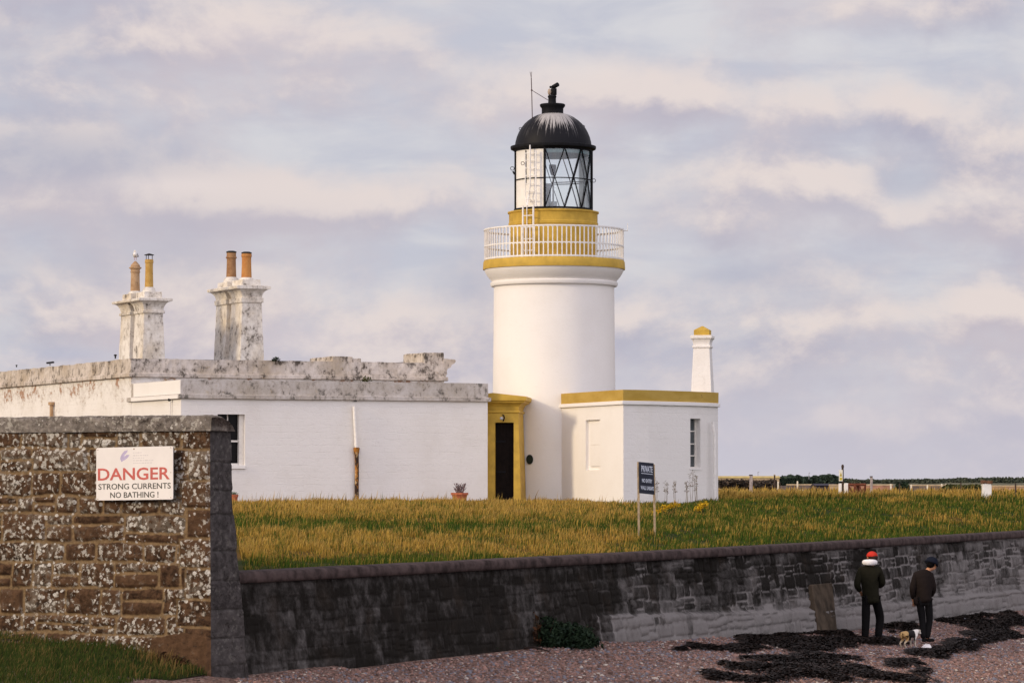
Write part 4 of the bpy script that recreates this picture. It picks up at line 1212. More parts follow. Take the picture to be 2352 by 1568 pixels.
# ------------------------------------------------------------------ lighthouse
TC = Vector((PX(1272.8, 106.0), 106.0))
TD = 106.0
def zT(y): return Z(y, TD)
def pm(npx): return npx / F * TD
def lighthouse():
    cx, cy = TC
    root = thing('lighthouse', 'white round lighthouse with ochre gallery, railing and black domed lantern', 'lighthouse', (cx, cy, -0.6))
    zb = -1.2
    MB().lathe(cx, cy, [(pm(141.5), zb), (pm(141.3), zT(1138)), (pm(140.8), zT(900)), (pm(139.2), zT(760)), (pm(138.4), zT(657))], 128).build('tower', M['white_smooth'], root, smooth=True)
    MB().lathe(cx, cy, [(pm(138.6), zT(659)), (pm(144.5), zT(658.5)), (pm(146.5), zT(655.5)), (pm(146.5), zT(650)), (pm(144), zT(648)), (pm(141), zT(647.5))], 128, False, False).build('neck_ring', M['white_smooth'], root, smooth=True)
    MB().lathe(cx, cy, [(pm(141), zT(648)), (pm(144.5), zT(645)), (pm(151.5), zT(637)), (pm(157.0), zT(628.5)), (pm(160.2), zT(622)), (pm(160.5), zT(619.5))], 128, False, False).build('corbel_moulding', M['white_smooth'], root, smooth=True)
    gb = MB().lathe(cx, cy, [(pm(150), zT(620.2)), (pm(163.4), zT(620)), (pm(163.6), zT(617)), (pm(162.8), zT(603)), (pm(160.8), zT(599.8)), (pm(150), zT(599.4))], 128)
    gb.build('gallery_floor', M['ochre'], root, smooth=True)
    # ochre drum under the lantern
    ccx = cx - pm(1.6)
    MB().lathe(ccx, cy, [(pm(101), zT(600)), (pm(101.5), zT(521.5)), (pm(103), zT(520)), (pm(103.4), zT(514)), (pm(102), zT(512.5)), (pm(102), zT(494)), (pm(103), zT(492)), (pm(105), zT(491)), (pm(105.2), zT(488)), (pm(98), zT(486.5)), (pm(60), zT(485.5))], 96).build('lantern_base', M['ochre'], root, smooth=True)
    # lantern: 12 bays, node angles from the photo (angle 0 faces the camera, + to the right)
    RL = pm(88.2); z0, z1 = zT(483.5), zT(346)
    zm = (z0 + z1) / 2 + 0.0
    def lp(a, z, r=RL): return Vector((ccx + r * math.sin(R(a)), cy - r * math.cos(R(a)), z))
    A0 = -13.5
    fr = MB()
    def rod(mb, p, q, wd=0.03, dp=0.05):
        mid = (p + q) / 2; c = Vector((ccx, cy, mid.z)); n = (mid - c); n.z = 0; n.normalize()
        d = (q - p).normalized(); s = d.cross(n).normalized()
        a = p - s * wd / 2 - n * dp / 2
        mb.obox(a, s * wd, n * dp, q - p)
    glazed = range(0, 7)
    for k in glazed:
        a, b_ = A0 + 30 * k, A0 + 30 * (k + 1)
        # arcs so the bars follow the drum
        for (za, zb_) in ((z0, z1), (z1, z0)):
            prev = lp(a, za)
            for q in range(1, 5):
                f = q / 4; nx_ = lp(a + 30 * f, za + (zb_ - za) * f); rod(fr, prev, nx_, 0.025, 0.035 + (0.004 if za == z0 else 0)); prev = nx_
    fr.build('astragals', M['black_iron'], root)
    for a, wd in ((A0, 0.065), (A0 - 150, 0.06), (-78, 0.05), (91, 0.03)):
        post = MB(); rod(post, lp(a, z0, RL * 1.003), lp(a, z1, RL * 1.003), wd, 0.08); post.build('lantern_post', M['black_iron'], root)
    post = MB(); rod(post, lp(-45.5, zT(430), RL * 1.012), lp(-45.5, zT(352), RL * 1.012), 0.02, 0.03)
    post.build('lantern_post', M['black_iron'], root)
    rg = MB()
    zr = zm
    for k in range(72):
        a, b_ = k * 5.0, (k + 1) * 5.0
        rod(rg, lp(a, zr - 0.015, RL * 1.004), lp(b_, zr - 0.015, RL * 1.004), 0.03, 0.03)
    rg.build('mid_ring', M['black_iron'], root)
    MB().lathe(ccx, cy, [(RL * 0.94, z0 - 0.02), (RL * 1.03, z0 - 0.02), (RL * 1.03, z0 + 0.035), (RL * 0.97, z0 + 0.035)], 72, False, False).build('sill_ring', M['black_iron'], root)
    gl = MB(); gr = RL * 0.985
    n = 28; angs = [A0 + 0.6 + (208.8) * i / n for i in range(n + 1)]
    gl.rings([[lp(a, z0 + 0.02, gr) for a in angs], [lp(a, z1 - 0.01, gr) for a in angs]], False, False, closed=False)
    gl.build('glazing', M['glass'], root, smooth='all')
    # blank landward panels
    pnl = MB(); rr = RL * 0.995
    n = 20; angs = [A0 - 1 - 148.0 * i / n for i in range(n + 1)]
    outer0 = [lp(a, z0 + 0.012, rr) for a in angs]; outer1 = [lp(a, z1, rr) for a in angs]
    in0 = [lp(a, z0 + 0.012, rr - 0.03) for a in angs]; in1 = [lp(a, z1, rr - 0.03) for a in angs]
    pnl.rings([outer1, outer0, in0, in1, outer1], False, False, closed=False)
    pnl.build('blank_panel', M['white_panel'], root, smooth=True)
    # eave, dome, ventilator
    e0 = zT(349)
    MB().lathe(ccx, cy, [(RL * 0.90, zT(350)), (pm(90), zT(349.5)), (pm(91), zT(347)), (pm(98), zT(343.5)), (pm(98.8), zT(340)), (pm(98.5), zT(337.2)), (pm(95), zT(336.2)), (pm(88), zT(336))], 96, False, False).build('dome_gutter', M['black_iron'], root, smooth=True)
    # pale green inner ceiling of the lantern
    MB().lathe(ccx, cy, [(RL * 0.955, zT(358)), (RL * 0.96, zT(350)), (RL * 0.95, zT(330)), (RL * 0.6, zT(300)), (0.05, zT(285))], 64, False, True).build('lantern_ceiling', simple('sea green lantern lining', (0.13, 0.23, 0.23), 0.6, 0.2, 5), root, smooth=True)
    dz0, dz1 = zT(337), zT(263)
    prof = [(88.5, 337), (87.6, 328), (84.5, 316), (80, 305), (74, 294.5), (66.5, 285), (58, 277.5), (48, 270.5), (38, 265.5), (28, 262.5)]
    dm = MB().lathe(ccx, cy, [(pm(r), zT(y)) for r, y in prof], 96, False, True)
    off = Vector((ccx, cy, 0))
    d = dm.build('dome', None, root, smooth=True)
    # place dome mesh about its own axis so that the streaks run radially
    for v in d.data.vertices: v.co.x += cx - ccx
    d.location = (ccx - cx, 0, 0)
    d.data.materials.append(dome_mat(dz1 + 0.6, dz0 + 0.6, 0, 0))
    ax = cx - pm(0.6) + pm(-1.5)
    vx = PX(1269.5, TD)
    vn = MB().lathe(vx, cy, [(pm(25.5), zT(266)), (pm(25), zT(262)), (pm(25), zT(250)), (pm(27), zT(247)), (pm(29), zT(244.5)), (pm(29.4), zT(241)), (pm(27.5), zT(239.5)), (pm(10), zT(237.5))], 48)
    v = vn.build('ventilator', M['black_iron'], root, smooth=True)
    sx = PX(1268.6, TD)
    # coordinates of the cowl from a 1120 wide crop: 0.10935 frame px per crop px
    def cp(u, w): return (1194.3 + 0.10935 * u, 171.5 + 0.10935 * w)
    def vz(w): return zT(cp(0, w)[1])
    def vX(u): return PX(cp(u, 0)[0], TD)
    cxx = vX(680)
    MB().lathe(cxx, cy, [(pm(9.8), vz(630)), (pm(9.3), vz(600)), (pm(8.9), vz(500)), (pm(9.6), vz(480)), (pm(10.3), vz(465)), (pm(9), vz(440)), (pm(6), vz(430))], 24).build('cowl_base', M['black_iron'], v, smooth=True)
    MB().lathe(vX(716), cy, [(pm(6.2), vz(432)), (pm(6.7), vz(420)), (pm(6.7), vz(300)), (pm(6.0), vz(292))], 20).build('cowl', M['black_iron'], v, smooth=True)
    MB().tube([(vX(700), cy + 0.05, vz(262)), (vX(800), cy - 0.1, vz(215))], pm(5.0), 16).build('cowl_hood', M['black_iron'], v, smooth=True)
    MB().ball((vX(648), cy - 0.05, vz(268)), pm(3.0)).build('counterweight', M['black_iron'], v, smooth='all')
    MB().tube([(vX(650), cy, vz(270)), (vX(720), cy, vz(285))], pm(1.2), 8).build('arm', M['black_iron'], v)
    MB().ball((vX(624), cy - 0.05, vz(370)), (pm(4.2), pm(4.2), pm(8))).build('lamp_globe', simple('weathered ventilator glass', (0.35, 0.27, 0.2), 0.3), v, smooth='all')
    # aerial and stay
    ae = MB()
    def ap(x, y): return (PX(x, TD), cy - 0.3, zT(y))
    ae.tube([ap(1222.8, 277), ap(1221.3, 210), ap(1220.3, 182)], 0.016, 6)
    ae.tube([ap(1220.3, 182), ap(1217.6, 168)], 0.008, 5); ae.tube([ap(1220.3, 182), ap(1221.3, 168)], 0.008, 5)
    ae.tube([ap(1221.3, 210), ap(1259, 233)], 0.010, 5); ae.ball(ap(1221.3, 210), 0.03)
    ae.build('aerial', simple('brown aerial rod', (0.06, 0.03, 0.03)), root)
    # hand rings and hooks
    def ring(px_, py_, r, y_off, tilt=0.0):
        hk = MB()
        c = Vector((PX(px_, TD), cy + y_off, zT(py_))); pts = [c + Vector((r * math.cos(a), r * 0.3 * math.cos(a), r * math.sin(a))) for a in [k * math.pi / 6 for k in range(13)]]
        hk.tube(pts, 0.010, 5, False); hk.build('grab_ring', M['black_iron'], root)
    ring(1176.8, 388.5, pm(4.3), -0.2); ring(1200.5, 383, pm(3.8), -1.1); ring(1364.5, 415.5, pm(4.2), -0.1)
    hk = MB(); hk.tube([(PX(1178, TD), cy - .2, zT(395)), (PX(1182, TD), cy - .2, zT(402))], 0.03, 6); hk.build('grab_handle', M['black_iron'], root)
    ring(1195.5, 296, pm(3), 0); ring(1340.5, 291, pm(3.2), 0)
    # light apparatus inside
    op = MB()
    op.lathe(ccx + 0.0, cy, [(0.12, z0 - 0.02), (0.10, z0 + 0.25), (0.03, z0 + 0.30), (0.025, zT(400))], 20)
    lens = op.build('lamp_pedestal', simple('grey lamp pedestal', (0.42, 0.44, 0.46), 0.5), root, smooth=True)
    MB().lathe(ccx - 0.02, cy, [(0.04, zT(403)), (0.08, zT(398)), (0.118, zT(386)), (0.118, zT(379)), (0.02, zT(378))], 20).build('lamp_head', simple('dark lamp head', (0.02, 0.025, 0.05), 0.4), lens, smooth=True)
    ob = MB(); 
    ob.obox((PX(1250, TD), cy + 0.2, z0), (pm(16), 0, 0), (0, 0.4, 0), (0, 0, zT(420) - z0)); ob.obox((PX(1262, TD), cy + 0.15, z0), (pm(18), 0, 0), (0, 0.3, 0), (0, 0, zT(462) - z0))
    ob.tube([(PX(1268, TD), cy + .3, zT(418)), (PX(1350, TD), cy + 0.3, zT(415))], 0.02, 6)
    ob.build('lamp_cabinet', simple('grey equipment', (0.36, 0.37, 0.40), 0.5, 0.5, 4), lens, bevel=0.03)
    # gallery railing
    RR = pm(160.0); rx = cx
    zr0, zr1, zrm = zT(599.5), zT(530.0), zT(567.5)
    rail = MB(); nb = 96
    def rp(k, z, r=RR): a = 2 * math.pi * (k + 0.5) / nb; return Vector((rx + r * math.sin(a), cy - r * math.cos(a), z))
    for k in range(nb):
        a = 2 * math.pi * (k + 0.5) / nb; tng = Vector((math.cos(a), math.sin(a), 0)); nrm = Vector((math.sin(a), -math.cos(a), 0))
        p = rp(k, zr0) - tng * 0.015 - nrm * 0.012
        rail.obox(p, tng * 0.036, nrm * 0.024, (0, 0, zr1 - zr0 - 0.01))
    # little arches under the two upper rails
    arch = MB()
    for zz in (zr1 - 0.012, zrm - 0.012):
        for k in range(nb):
            a0_ = 2 * math.pi * (k + 0.5) / nb; a1_ = 2 * math.pi * (k + 1.5) / nb
            pts = []
            for q in range(7):
                f = q / 6; a = a0_ + (a1_ - a0_) * f; h = -0.075 * (1 - math.sin(math.pi * f) ** 0.6)
                pts.append(Vector((rx + RR * math.sin(a), cy - RR * math.cos(a), zz + h)))
            for i_, (p, q) in enumerate(zip(pts[:-1], pts[1:])):
                n_ = Vector((p.x - rx, p.y - cy, 0)).normalized() * 0.020
                up = Vector((0, 0, zz + 0.001 - p.z)); uq = Vector((0, 0, zz + 0.001 - q.z))
                if up.length < 0.004 and uq.length < 0.004: continue
                arch.add([p - n_ / 2, q - n_ / 2, q + uq - n_ / 2, p + up - n_ / 2, p + n_ / 2, q + n_ / 2, q + uq + n_ / 2, p + up + n_ / 2],
                         [(0, 1, 2, 3), (7, 6, 5, 4), (0, 4, 5, 1)])
    rl = rail.build('railing', M['white_iron'], root)
    arch.build('railing_arches', M['white_iron'], rl)
    for nm, zz, h, wd in (('top_rail', zr1 - 0.012, 0.045, 0.05), ('middle_rail', zrm - 0.012, 0.035, 0.03), ('bottom_rail', zr0 + 0.01, 0.05, 0.035)):
        MB().lathe(rx, cy, [(RR - wd / 2, zz), (RR + wd / 2, zz), (RR + wd / 2, zz + h), (RR - wd / 2, zz + h), (RR - wd / 2, zz)], 96, False, False).build(nm, M['white_iron'], rl)
    st = MB(); st.tube([(rx + RR * 0.97, cy - 0.5, zT(532)), (PX(1441.5, TD), cy - 0.5, zT(532.5))], 0.018, 6); st.tube([(PX(1441.5, TD), cy - .5, zT(533)), (PX(1441, TD), cy - .5, zT(516))], 0.010, 6)
    st.build('rail_bracket', M['white_iron'], rl)
    # ladder up the lantern (two flights)
    lad = MB()
    # crop coordinates at .22956 frame px per crop px from (1133.1, 318.5)
    def lc(u, w, r):
        x = PX(1133.1 + 0.14059 * u, TD); dx = x - ccx
        y = cy - math.sqrt(max(r * r - dx * dx, 0.01)); return Vector((x, y, Z(318.5 + 0.14059 * w, y)))
    def bar(u0, w0, u1, w1, r0, r1, wd):
        p, q = lc(u0, w0, r0), lc(u1, w1, r1); lad.tube([p, q], wd / 2, 6)
    ra, rb = RL + 0.14, pm(105) + 0.12
    for u in (482, 650):
        bar(u, 1100, u, 2050, rb, rb, 0.065)
    for w in (1260, 1450, 1640, 1830, 1990): bar(482, w, 650, w - 8, rb, rb, 0.035)
    bar(520, 230, 522, 940, ra, ra, 0.035); bar(522, 940, 545, 1100, ra, rb, 0.035); bar(545, 1100, 550, 2030, rb, rb, 0.03)
    bar(598, 105, 598, 800, ra, ra, 0.055); bar(598, 800, 570, 930, ra, ra, 0.045); bar(570, 930, 552, 1100, ra, rb, 0.045)
    bar(690, 185, 690, 1110, ra, ra, 0.055)
    for w in (240, 360, 485, 610, 740, 865, 1000): bar(522, w, 690, w - 6, ra, ra, 0.032)
    lad.build('ladder', M['white_iron'], root)
    # plaque let into the tower wall
    pl = MB(); x0 = PX(1217, 104.2); 
    RT = pm(141.6)
    c = []
    for k in range(24):
        a = 2 * math.pi * k / 24; xx = PX(1217 + 7.6 * math.cos(a), 104.3); dx = xx - cx; yy = cy - math.sqrt(RT * RT - dx * dx)
        c.append((xx, yy, Z(1054.5 + 11 * math.sin(a), yy)))
    nr = Vector((x0 - cx, -1.8, 0)).normalized()
    pl.rings([[tuple(Vector(p) + nr * 0.0) for p in c][::-1], [tuple(Vector(p) + nr * 0.03) for p in c][::-1]])
    pl.build('plaque', M['plaque'], root)
    # ---------------- ochre doorcase
    n1 = Vector((-0.085, -0.996)).normalized(); t1 = Vector((0.996, -0.085)).normalized()      # out of the door face; to the right along it
    P0 = Vector((PX(1190.5, 102.3), 102.3))                                                # right front corner of the doorcase at neck level
    H = lambda px_, py_, k=0.0: hit_plane(px_, py_, P0 + n1 * k, t1)
    sP = lambda px_, k=0.0: (Vector(H(px_, HZ, k)[:2]) - P0).dot(t1)
    zB, zN, zL, zD = -1.0, Z(948.5, 102.3), Z(943, 102.3), Z(970, 102.4)
    sL = -1.55
    dL, dR = sP(1137), sP(1180)
    mb = MB()
    def q3(s, k, z): v_ = P0 + t1 * s + n1 * k; return (v_.x, v_.y, z)
    sp = 0.085; 
    def outl(z): f = (zN - z) / (zN + 0.5); return sL - sp * f, sp * f                      # splayed sides
    lv = [zB, -0.45, zD, zN]
    # front face pieces (left jamb, right jamb, lintel), battered forward at the foot
    def kz(z): return 0.05 * (zN - z) / (zN + 0.5)
    a0, a1 = outl(zB); b0, b1 = outl(zD); c0, c1 = outl(zN)
    mb.poly(q3(a0, kz(zB), zB), q3(dL, kz(zB), zB), q3(dL, kz(zD), zD), q3(b0, kz(zD), zD))
    mb.poly(q3(dR, kz(zB), zB), q3(a1, kz(zB), zB), q3(b1, kz(zD), zD), q3(dR, kz(zD), zD))
    mb.poly(q3(b0, kz(zD), zD), q3(dL, kz(zD), zD), q3(dR, kz(zD), zD), q3(b1, kz(zD), zD), q3(c1, 0, zN), q3(c0, 0, zN))
    mb.poly(q3(a1, kz(zB), zB), q3(a1, -1.9, zB), q3(c1, -1.9, zN), q3(c1, 0, zN), q3(b1, kz(zD), zD))
    mb.poly(q3(a0, kz(zB), zB), q3(b0, kz(zD), zD), q3(c0, 0, zN), q3(c0, -1.9, zN), q3(a0, -1.9, zB))
    for s in (dL, dR): mb.poly(q3(s, kz(zB), zB), q3(s, kz(zD), zD), q3(s, -0.30, zD), q3(s, -0.30, zB))
    mb.poly(q3(dL, kz(zD), zD), q3(dR, kz(zD), zD), q3(dR, -0.30, zD), q3(dL, -0.30, zD))
    dc = mb.build('doorcase', M['ochre'], root)
    def lay(e0, e1, za, zb_, k1=-1.9):
        return [[q3(sL - e0, e0, za), q3(e0, e0, za), q3(e0, k1, za), q3(sL - e0, k1, za)], [q3(sL - e1, e1, zb_), q3(e1, e1, zb_), q3(e1, k1, zb_), q3(sL - e1, k1, zb_)]]
    ent = MB(); zz = lambda y: Z(y, 102.3)
    rs = []
    for e, y in ((0.0, 948.5), (0.035, 947.5), (0.045, 945), (0.035, 942.5), (0.0, 941.5), (0.02, 934), (0.07, 929), (0.13, 926), (0.19, 924.5), (0.20, 921.5), (0.255, 920), (0.265, 916.5), (0.27, 912)):
        rs.append([q3(sL - e, e, zz(y)), q3(e, e, zz(y)), q3(e, -1.9, zz(y)), q3(sL - e, -1.9, zz(y))])
    ent.rings(rs, False, True)
    ent.build('entablature', M['ochre'], dc)
    # shallow pediment on top
    pd = MB(); e = 0.27; zt_ = zz(912) - 0.004
    mid = (sL) / 2; ap_ = zz(902.3)
    f0 = [q3(sL - e, e, zt_), q3(e, e, zt_), q3(e, e, zt_ + 0.02), q3(mid, e, ap_), q3(sL - e, e, zt_ + 0.02)]
    b0_ = [tuple(Vector(p) - Vector((n1.x, n1.y, 0)) * 2.1) for p in f0]
    pd.rings([f0, b0_]); pd.build('pediment', M['ochre'], dc)
    dr = MB()
    nbd = 6
    for i in range(nbd):
        sa = dL + (dR - dL) * i / nbd; sb = dL + (dR - dL) * (i + 1) / nbd
        a = P0 + t1 * (sa + 0.004) + n1 * -0.20
        dr.obox((a.x, a.y, zB), tuple(t1 * (sb - sa - 0.008)) + (0,), tuple(-n1 * 0.03) + (0,), (0, 0, zD - zB))
    a = P0 + t1 * dL + n1 * -0.212
    dr.obox((a.x, a.y, zB), tuple(t1 * (dR - dL)) + (0,), tuple(-n1 * 0.03) + (0,), (0, 0, zD - zB))
    dd_ = dr.build('door', M['door'], root)
    for y in (1015, 1085):
        hg = MB(); a = P0 + t1 * (dL + 0.01) + n1 * -0.195; hg.obox((a.x, a.y, Z(y, 102.4)), tuple(t1 * 0.30) + (0,), tuple(n1 * 0.012) + (0,), (0, 0, 0.05))
        hg.build('hinge', M['black_iron'], dd_)
    lm = H(1153.5, 960); 
    L_ = MB(); base = lm + Vector((n1.x, n1.y, 0)) * 0.02
    L_.tube([base + Vector((0.02, 0, 0.10)), base + Vector((0.05, -0.14, 0.08)), base + Vector((0.07, -0.15, 0.0)), base + Vector((0.03, -0.13, -0.10))], 0.022, 8)
    lo = L_.build('door_lamp', M['black_iron'], root)
    MB().ball(tuple(base + Vector((-0.02, -0.13, -0.01))), 0.055).build('lamp_glass', simple('grey lamp glass', (0.45, 0.45, 0.45), 0.3), lo, smooth='all')
lighthouse()

# ------------------------------------------------------------------ annex beside the tower
def annex():
    C0 = Vector((PX(1432, 99.5), 99.5))
    E1 = Vector((PX(1284.5, 104.2), 104.2))
    ptsR = [(1432, 99.5), (1490, 100.05), (1540, 100.75), (1585, 101.4), (1622, 102.1), (1649.5, 102.9)]
    right = [Vector((PX(a, b), b)) for a, b in ptsR]
    root = thing('lighthouse_annex', 'low white annex with ochre parapet and one slender chimney beside the tower', 'building', (C0.x, C0.y, -0.6))
    zt, zm, zc = Z(894.5, 99.5), Z(919, 99.5), Z(928.6, 99.5)
    backR = Vector((right[-1].x - 0.9, right[-1].y + 3.4)); backL = Vector((E1.x + 0.2, 108.0))
    plan = [E1, *right, backR, backL]
    inner = Vector((0.3, 0.95)).normalized()
    # walls
    wL = MB(); Ld = (C0 - E1); LL = Ld.length; ldir = Ld / LL; inL = Vector((-ldir.y, ldir.x))
    sl = lambda px_: s_on(px_, E1, ldir)
    bz0, bz1 = Z(1079, 101.8), Z(964, 101.8)
    wall_face(wL, E1, C0, -1.2, zc + 0.01, [(sl(1345.5), sl(1378), bz0, bz1)], 0.10, inL)
    # blind window back and its mid step
    a = E1 + ldir * sl(1345.5) + inL * 0.10; b_ = E1 + ldir * sl(1378) + inL * 0.10
    wL.poly(tuple(a) + (bz0,), tuple(b_) + (bz0,), tuple(b_) + (bz1,), tuple(a) + (bz1,))
    zs = Z(1022, 101.8)
    a2 = E1 + ldir * (sl(1345.5) + 0.25) + inL * 0.05
    wr = [Vector(r) for r in right]
    seg = MB()
    for i in range(len(wr) - 1):
        A, B = wr[i], wr[i + 1]; dv = (B - A).normalized(); inn = Vector((-dv.y, dv.x))
        if i in (0, 1, 3, 4) and i != 3:
            seg.poly(tuple(A) + (-1.2,), tuple(B) + (-1.2,), tuple(B) + (zc + 0.01,), tuple(A) + (zc + 0.01,))
        elif i == 2:
            seg.poly(tuple(A) + (-1.2,), tuple(B) + (-1.2,), tuple(B) + (zc + 0.01,), tuple(A) + (zc + 0.01,))
        else:
            sa, sb = s_on(1586.0, A, dv), s_on(1609, A, dv)
            sa = 0.02
            wall_face(seg, A, B, -1.2, zc + 0.01, [(sa, sb, Z(1074, 101.6), Z(961, 101.6))], 0.24, inn)
            # window
            g0, g1 = Z(1074, 101.6), Z(961, 101.6)
            def bx(mb_, s0, s1, za, zb, k0, k1):
                o_ = A + dv * s0 + inn * k0; mb_.obox((o_.x, o_.y, za), tuple(dv * (s1 - s0)) + (0,), tuple(inn * (k1 - k0)) + (0,), (0, 0, zb - za))
            fr = MB(); bx(fr, sa + 0.002, sa + 0.03, g0, g1, 0.17, 0.215); bx(fr, sb - 0.04, sb - 0.002, g0, g1, 0.17, 0.215)
            for q in (0.0, 0.235, 0.475, 0.735): 
                zz = g0 + (g1 - g0) * q; bx(fr, sa + 0.031, sb - 0.041, zz + 0.003, zz + 0.035, 0.18, 0.215)
            w_ = fr.build('window', M['frame'], root)
            pn = MB(); bx(pn, sa + 0.003, sb - 0.003, g0 + 0.002, g1 - 0.002, 0.22, 0.235); pn.build('pane', M['grey_glass'], w_)
            si = MB(); bx(si, sa - 0.03, sb + 0.03, g0 - 0.06, g0 - 0.002, -0.02, 0.30); si.build('sill', M['white_smooth'], w_)
    for A, B in ((right[-1], backR), (backR, backL)):
        seg.poly(tuple(A) + (-1.2,), tuple(B) + (-1.2,), tuple(B) + (zc + 0.01,), tuple(A) + (zc + 0.01,))
    wL.build('sunny_wall', M['white_smooth'], root)
    seg.build('curved_wall', M['white_wall'], root)
    blind = MB(); 
    o_ = E1 + ldir * (sl(1351)) + inL * 0.06
    blind.obox(tuple(o_) + (bz0 + 0.12,), tuple(ldir * (sl(1377.6) - sl(1351))) + (0,), tuple(inL * 0.039) + (0,), (0, 0, zs - bz0 - 0.13))
    blind.obox(tuple(o_ + inL * 0.012) + (zs + 0.012,), tuple(ldir * (sl(1377.6) - sl(1351))) + (0,), tuple(inL * 0.027) + (0,), (0, 0, bz1 - zs - 0.10))
    blind.build('blind_window', M['white_smooth'], root, label='blocked-up window painted white')
    MB().prism(offset_poly(plan, 0.07), zc, zm - 0.012).build('cornice', M['white_smooth'], root, bevel=0.012)
    MB().prism(offset_poly(plan, 0.015), zm - 0.02, zt).build('parapet', M['ochre_worn'], root, sub=0.5, rough=0.004)
    MB().prism(offset_poly(plan, -0.25), zt - 0.1, zt + 0.008).build('roof', M['roofing'], root)
    # drainpipe on the curved wall
    d0 = 102.3; k = Vector((0.0, -0.10, 0))
    q = MB(); q.tube([P(1636.5, 968, d0) + k, P(1638.5, 985, d0) + k, P(1641, 1000, d0) + k, P(1641.5, 1170, d0) + k], 0.045, 10)
    q.build('drainpipe', M['white_iron'], root, smooth=True)
    # slender chimney
    d = 105.0; n1 = Vector((-0.20, -0.98)).normalized(); t1 = Vector((0.98, -0.20)).normalized()
    zz = lambda y: Z(y, d)
    st = MB(); cxp = PX(1615.5, d)
    c = Vector((cxp, d + 0.25))
    def ring(w, z): 
        return [tuple(c - t1 * w + n1 * w) + (z,), tuple(c + t1 * w + n1 * w) + (z,), tuple(c + t1 * w - n1 * w) + (z,), tuple(c - t1 * w - n1 * w) + (z,)]
    hw = lambda wpx: wpx / F * d / 2 / 1.16
    rs = [ring(hw(55), zz(905)), ring(hw(43.5), zz(798.5)), ring(hw(49), zz(798)), ring(hw(49), zz(793.5)), ring(hw(43.5), zz(793)), ring(hw(45), zz(786)), ring(hw(49), zz(780.5)), ring(hw(55), zz(777.5)), ring(hw(57.5), zz(776.5)), ring(hw(57.5), zz(770.5)), ring(hw(48), zz(769.5))]
    st.rings(rs, True, True)
    s = st.build('chimney', painted('white chimney paint', dirt=0.5, stain=0.5, stain_lo=0.62, brick=True), root, bevel=0.008)
    cap = MB(); w = hw(41)
    cap.rings([ring(w, zz(770)), ring(w, zz(757.5)), ring(0.02, zz(748))])
    cap.build('chimney_cap', M['ochre'], s)
    return root
annex()

# terracotta pots with plants against the wing
def plant_pot(px_, py_base, d, wpx, hpx, label, twiggy):
    c = P(px_, py_base, d); r = wpx / F * d / 2; z0 = c.z - 0.05
    h = hpx / F * d + 0.05
    root = thing('flower_pot', label, 'plant pot', (c.x, c.y, z0), None)
    MB().lathe(c.x, c.y, [(r * 0.72, z0), (r * 0.90, z0 + h * 0.72), (r * 1.0, z0 + h * 0.74), (r * 1.0, z0 + h), (r * 0.86, z0 + h), (r * 0.84, z0 + h * 0.9)], 24).build('pot', M['terracotta'], root, smooth=True)
    p = MB()
    if twiggy:
        for i in range(46):
            a = random.uniform(0, 6.28); sp = random.uniform(0.02, 0.20); hh = random.uniform(0.15, 0.34)
            b0 = Vector((c.x + random.uniform(-.1, .1), c.y + random.uniform(-.1, .1), z0 + h * 0.85)); b1 = b0 + Vector((math.cos(a) * sp, math.sin(a) * sp, hh))
            p.tube([b0, (b0 + b1) / 2 + Vector((0, 0, 0.02)), b1], [0.009, 0.008, 0.012], 4)
            for _ in range(3):
                q = b0.lerp(b1, random.uniform(0.4, 1)); e = Vector((random.uniform(-.03, .03), random.uniform(-.03, .03), random.uniform(.0, .04))); p.poly(q, q + e + Vector((0.012, 0, 0)), q + e * 1.6)
        p.build('plant', simple('dry lavender stems', (0.17, 0.12, 0.12), 0.9, 0.4, 20), root)
    else:
        for i in range(60):
            a = random.uniform(0, 6.28); b0 = Vector((c.x + random.uniform(-.08, .08), c.y, z0 + h * 0.9)); b1 = b0 + Vector((math.cos(a) * .07, math.sin(a) * .05, random.uniform(.03, .10)))
            p.poly(b0, b1, b1 + Vector((0.02, 0, 0.01)))
        p.build('plant', simple('low green pot plant', (0.10, 0.14, 0.09), 0.9, 0.3, 20), root)
plant_pot(1055.5, 1147, 100.4, 40, 16, 'terracotta pot of dry lavender stems near the right end of the wing', True)
plant_pot(537, 1150, 97.8, 21, 15, 'small terracotta pot below the sash window', False)
